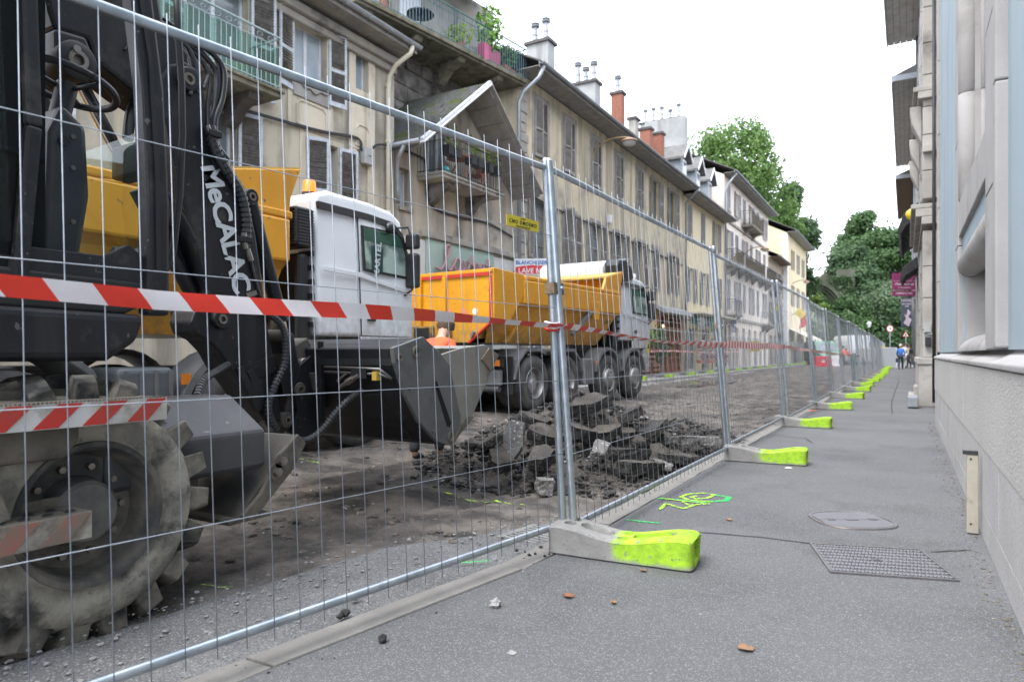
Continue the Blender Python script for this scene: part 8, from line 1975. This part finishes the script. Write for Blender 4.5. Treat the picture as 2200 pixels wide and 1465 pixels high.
def van(label, px, d, m, yaw, L=5.2, W=2.0, H=2.4, zb=-.1, front=True):
    x, y = tp(px, d); v = thing('van', label, 'van', (x, y, zb), (0, 0, R(yaw)), 'vans parked at the end of the street'); k = dict(parent=v, local=True)
    b = MB(); b.prism([(-L / 2, .35), (-L / 2, 1.0), (-L / 2 + .25, 1.15), (-L / 2 + 1.0, 1.35), (-L / 2 + 1.7, H - .1), (-L / 2 + 2.0, H), (L / 2, H), (L / 2, .35)], -W / 2, W / 2, 'x'); b.build('body', m, bevel=.08, **k)
    b = MB(); b.add([(-W / 2 + .15, -L / 2 + 1.03, 1.40), (W / 2 - .15, -L / 2 + 1.03, 1.40), (W / 2 - .2, -L / 2 + 1.62, H - .25), (-W / 2 + .2, -L / 2 + 1.62, H - .25)], [(0, 1, 2, 3)]); 
    for q in range(4): b.v[q] = (b.v[q][0], b.v[q][1] - .03, b.v[q][2] + .03)
    b.build('windscreen', PANE, **k)
    for s in (1, -1):
        b = MB(); b.box(*sorted((s * (W / 2), s * (W / 2 + .012))), -L / 2 + 1.4, -L / 2 + 2.1, 1.4, H - .35); b.build('side_window', PANE, **k)
        b = MB(); b.box(s * .6 - .16, s * .6 + .16, -L / 2 - .02, -L / 2 + .05, .8, .98); b.build('headlight', mat('lamp clear', (.6, .62, .62), rough=.2), **k)
        for yy in (-L / 2 + 1.0, L / 2 - 1.1): b = MB(); b.lathe([(-.12, .2), (-.12, .34), (.1, .34), (.1, .2), (.08, 0)], (s * (W / 2 - .1), yy, .33), 'x', 20); b.build('wheel', RUBBER, auto=40, **k)
    b = MB(); b.box(-W / 2 + .1, W / 2 - .1, -L / 2 - .04, -L / 2 + .02, .35, .6); b.build('bumper', BLACKP, **k); b = MB(); b.box(-.26, .26, -L / 2 - .05, -L / 2 - .041, .5, .6); b.build('number_plate', WHITE, **k)
van('dark green van at the left of the parked vans', 1766, 70, mat('van green', (.10, .25, .17), rough=.35), 24)
van('small white van with its windscreen towards the camera, beside the green van', 1784, 74, WHITE, 24, 4.2, 1.8, 1.85)
van('tall white box van in the middle of the parked vans', 1822, 72, CABW, 205, 5.6, 2.1, 3.0); van('white panel van at the right of the tall box van', 1846, 74, WHITE, 24, 5.2, 2.0, 2.6); van('white car sized van half hidden behind the fence at the right', 1886, 66, WHITE, 30, 4.2, 1.8, 1.7)
x, y = tp(1905, 50); nb = thing('notice_board', 'large pale grey board standing at the end of the lime feet', 'board', (x, y, 0)); M = Matrix.Translation((x, y, 0)) @ Matrix.Rotation(R(18), 4, 'Z'); b = MB(); b.box(-.62, .62, -.02, .02, .12, 1.45, M); b.build('panel', mat('pale grey board', (.40, .43, .47), rough=.6), nb); b = MB(); [b.box(a_, a_ + .06, -.04, .04, 0, 1.5, M) for a_ in (-.68, .62)]; b.box(-.62, .62, -.03, .03, 1.45, 1.5, M); b.build('frame', WHITE, nb)
x, y = tp(1893, 56); b = MB(); b.box(x - .25, x + .25, y - .1, y + .1, 0, 1.7); tag(b.build('yellow_hoarding', SIGNY), 'narrow yellow panel beside the pale grey board', 'panel')
def rsign(px, py, d, h, label, kind):
    x, y = tp(px, d); z = tz_(py, d); s = thing('road_sign', label, 'road sign', (x, y, 0)); b = MB(); b.cyl((x, y + .05, 0), (x, y + .05, z + h * .3), .035, 8); b.build('pole', GALV, s); M = frame_m((x, y, z), (C30, S30, 0), (0, 0, 1))
    if kind == 'round':
        b = MB(); b.lathe([(-.02, 0), (-.02, h), (.0, h), (.0, h * .8)], (0, 0, 0), 'z', 28); o = b.build('red_ring', REDP, s); o.data.transform(M); b = MB(); b.cyl((0, 0, 0), (0, 0, .004), h * .82, 28); o = b.build('white_face', WHITE, s); o.data.transform(M)
        b = MB(); b.box(-h * .4, h * .4, -.03, .05, .005, .008); b.box(-h * .05, h * .3, -.1, .1, .0085, .01); o = b.build('pictogram', mat('sign grey', (.25, .2, .2), rough=.6), s); o.data.transform(M)
    else:
        b = MB(); b.prism([(-h, -h * .6), (h, -h * .6), (0, h * 1.1)], -.02, 0, 'z'); o = b.build('red_triangle', REDP, s); o.data.transform(M); b = MB(); b.prism([(-h * .72, -h * .45), (h * .72, -h * .45), (0, h * .78)], 0, .004, 'z'); o = b.build('white_face', WHITE, s); o.data.transform(M); b = MB(); b.prism([(-.08, -h * .35), (.08, -h * .35), (.05, h * .3), (-.05, h * .3)], .005, .008, 'z'); o = b.build('pictogram', INK, s); o.data.transform(M)
rsign(1912, 706, 62, .31, 'round red ringed traffic sign above the far fence', 'round'); rsign(1946, 719, 58, .28, 'red and white triangular warning sign beside the wall at the pavement end', 'tri')
x, y = tp(1867, 80); z = tz_(697, 80); lp = thing('street_lamp', 'white lantern street lamp in front of the dark trees', 'street lamp', (x, y, 0)); b = MB(); b.cyl((x, y, 0), (x, y, z - .3), .06, 8); b.build('post', IRONB, lp); b = MB(); b.lathe([(-.35, .1), (.1, .26), (.14, .28), (.35, .03)], (x, y, z), 'z', 8); b.build('lantern', mat('lantern glass', (.6, .62, .62), rough=.3), lp)
b = MB(); p = onz(1835, 829, -.07); b.box(p.x - .05, p.x + .05, p.y - .05, p.y + .05, -.2, 1.05); tag(b.build('marker_post', mat('dark green post', (.03, .12, .11), rough=.6)), 'thin dark green post standing behind the far fence', 'post')
for k in range(7): b = MB(); b.box(-13.5 + .25 * k, -8.2 + .1 * k, 95 + .8 * k, 96 + .8 * k, .0, .3 * (k + 1)); st_ = b.build('step', OLDS, None if k == 0 else STAIR); STAIR = st_ if k == 0 else STAIR
tag(STAIR, 'wide pale stone stairs climbing the hill beneath the ruined arch', 'stairs'); STAIR.name = 'stone_stairs'

# ================================================================ people
SKIN = mat('skin', (.50, .30, .22), rough=.6)
def skin_obj(name, verts, edges, radii, m, parent, sub=1):
    me = bpy.data.meshes.new(name); me.from_pydata(verts, edges, []); me.materials.append(m); o = link(name, me, parent, True)
    md = o.modifiers.new('skin', 'SKIN'); md.use_smooth_shade = True
    for v, r in zip(me.skin_vertices[0].data, radii): v.radius = (r, r)
    me.skin_vertices[0].data[0].use_root = True
    s = o.modifiers.new('sub', 'SUBSURF'); s.levels = sub; s.render_levels = sub; return o
def person(label, loc, yaw, h, top, trousers, hair, stride=.2, bend=0., arm=.1, shoes=None, group=None, hand_bag=False, long=False):
    k = h / 1.75; root = thing('person', label, 'person', loc, (0, 0, R(yaw)), group=group)
    def V(x, y, z):   # bend the upper body forwards (towards +y) about the hip
        z0 = .92
        if z > z0 and bend: a = R(bend); dz = z - z0; y, z = y * math.cos(a) + dz * math.sin(a), z0 + dz * math.cos(a) - y * math.sin(a)
        return (x * k, y * k, z * k)
    T = [V(0, 0, .95), V(0, .0, 1.12), V(0, .0, 1.36), V(0, .01, 1.47), V(0, .02, 1.54), V(0, .03, 1.62), V(0, .03, 1.72)]
    arms = []; legs = []
    for s in (-1, 1):
        arms.append([V(s * .17, 0, 1.38), V(s * .24, -s * arm * .5, 1.12), V(s * .23, s * -arm + .08, .90), V(s * .23, s * -arm + .12, .80)]); legs.append([V(s * .09, 0, .92), V(s * .10, s * stride * .4 + .03, .50), V(s * .10, s * stride, .08), V(s * .10, s * stride + .14, .03)])
    vs = list(T); ed = [(i, i + 1) for i in range(6)]; rd_ = [.135, .125, .15, .06, .055, .095, .07]
    for a in arms: n = len(vs); vs += a; ed += [(2, n), (n, n + 1), (n + 1, n + 2), (n + 2, n + 3)]; rd_ += [.06, .042, .034, .038]
    for a in legs: n = len(vs); vs += a; ed += [(0, n), (n, n + 1), (n + 1, n + 2), (n + 2, n + 3)]; rd_ += [.085, .058, .042, .04]
    skin_obj('body', vs, ed, [r * k for r in rd_], SKIN, root)
    tv = T[:4]; te = [(0, 1), (1, 2), (2, 3)]; tr2 = [.155, .15, .17, .075]
    for a in arms: n = len(tv); tv += a[:3]; te += [(2, n), (n, n + 1), (n + 1, n + 2)]; tr2 += [.075, .058, .05]
    if long: n = len(tv); tv.append(V(0, 0, .62)); te.append((0, n)); tr2.append(.19)
    skin_obj('jacket', tv, te, [r * k for r in tr2], top, root)
    lv = [T[0]]; le = []; lr = [.15]
    for a in legs: n = len(lv); lv += a[:3]; le += [(0, n), (n, n + 1), (n + 1, n + 2)]; lr += [.105, .078, .065]
    skin_obj('trousers', lv, le, [r * k for r in lr], trousers, root)
    for a in legs: skin_obj('shoe', [a[2], a[3], tuple(Vector(a[3]) + Vector((0, .06 * k, 0)))], [(0, 1), (1, 2)], [.05 * k, .05 * k, .042 * k], shoes or BLACKP, root)
    q = Vector(V(0, .01, 1.70)); b = MB(); b.lathe([(-.07 * k, .098 * k), (0, .112 * k), (.06 * k, .085 * k), (.095 * k, 0)], q, 'z', 14); b.build('hair', hair, root, smooth=True, local=True)
    f = Vector(V(0, .115, 1.62)); b = MB(); b.lathe([(-.02 * k, .012 * k), (.01 * k, .014 * k), (.03 * k, .006 * k)], f, 'z', 6); b.build('nose', SKIN, root, local=True, smooth=True)
    if hand_bag: b = MB(); b.box(-.30 * k, -.18 * k, -.12 * k, .20 * k, .48 * k, .78 * k); b.build('handbag', BLACKP, root, local=True, bevel=.03)
    return root
JEAN = mat('dark jeans', (.03, .05, .09), (.045, .065, .11), 6, .9); BLUEJ = mat('blue jacket', (.04, .16, .55), (.06, .20, .60), 5, .85); WHC = mat('white coat', (.62, .6, .58), rough=.85); DRK = mat('dark cloth', (.025, .026, .03), (.04, .04, .045), 5, .9); HW = mat('white hair', (.6, .58, .55), rough=.8); HB = mat('brown hair', (.08, .05, .03), rough=.8); PINKC = mat('faded pink cloth', (.4, .24, .26), rough=.9); GREYC = mat('grey cloth', (.22, .23, .25), rough=.9)
x, y = tp(1935, 46); person('white haired person in a blue jacket walking away along the pavement', (x, y, 0), -4, 1.66, BLUEJ, JEAN, HW, .22, hand_bag=True)
x, y = tp(1943, 49); person('person in a long white coat walking just ahead of the blue jacket', (x, y, 0), 0, 1.78, WHC, WHC, HB, .12, long=True)
x, y = tp(1953, 50); person('person in black pushing a pushchair beside the wall', (x, y, 0), 180, 1.70, DRK, DRK, HB, .1)
pc = thing('pushchair', 'black pushchair with small wheels on the pavement next to the wall', 'pushchair', (x - .05, y - .9, 0)); b = MB(); b.prism([(y - 1.25, .35), (y - .7, .40), (y - .5, .85), (y - .6, .9), (y - .85, .5), (y - 1.25, .45)], x - .25, x + .15, 'x'); b.build('seat', DRK, pc); b = MB(); b.tube([(x - .2, y - 1.2, .1), (x - .2, y - .5, .95), (x + .1, y - .5, .95), (x + .1, y - 1.2, .1)], .015, 6); b.build('frame', GALV, pc)
for yy in (-1.2, -.65):
    for xx in (-.22, .12): b = MB(); b.lathe([(-.02, .05), (-.02, .1), (.02, .1), (.02, .05)], (x + xx, y + yy, .1), 'x', 16); b.build('wheel', RUBBER, pc)
for i, (px, d, h, tp_, tr__, hr, yw, lab) in enumerate(((1586, 54, 1.62, PINKC, GREYC, HB, 200, 'person in a faded pink top behind the opposite fence'), (1598, 55, 1.72, DRK, GREYC, HB, 20, 'person in a dark top next to the pink top behind the opposite fence'), (1662, 66, 1.75, DRK, JEAN, HB, 30, 'person in dark clothes on the opposite pavement below the yellow sign'), (1678, 70, 1.7, GREYC, JEAN, HB, 10, 'person in grey on the opposite pavement near the awnings'))):
    x, y = tp(px, d); person(lab, (x, y, .02), yw, h, tp_, tr__, hr, .12)
x, y = tp(1811, 58); person('worker in an orange vest and dark trousers standing on the dug road', (x, y, -.1), 200, 1.78, HV, DRK, HB, .1); x, y = tp(1828, 62); person('second worker in an orange jacket stooping on the dug road', (x, y, -.1), 120, 1.75, HV, JEAN, HB, .15, 35)
person('worker in orange high visibility clothes crouching between the trucks, behind the bucket', (-4.50, 5.95, -.12), 10, 1.70, HV, DRK, HB, .12, 38)
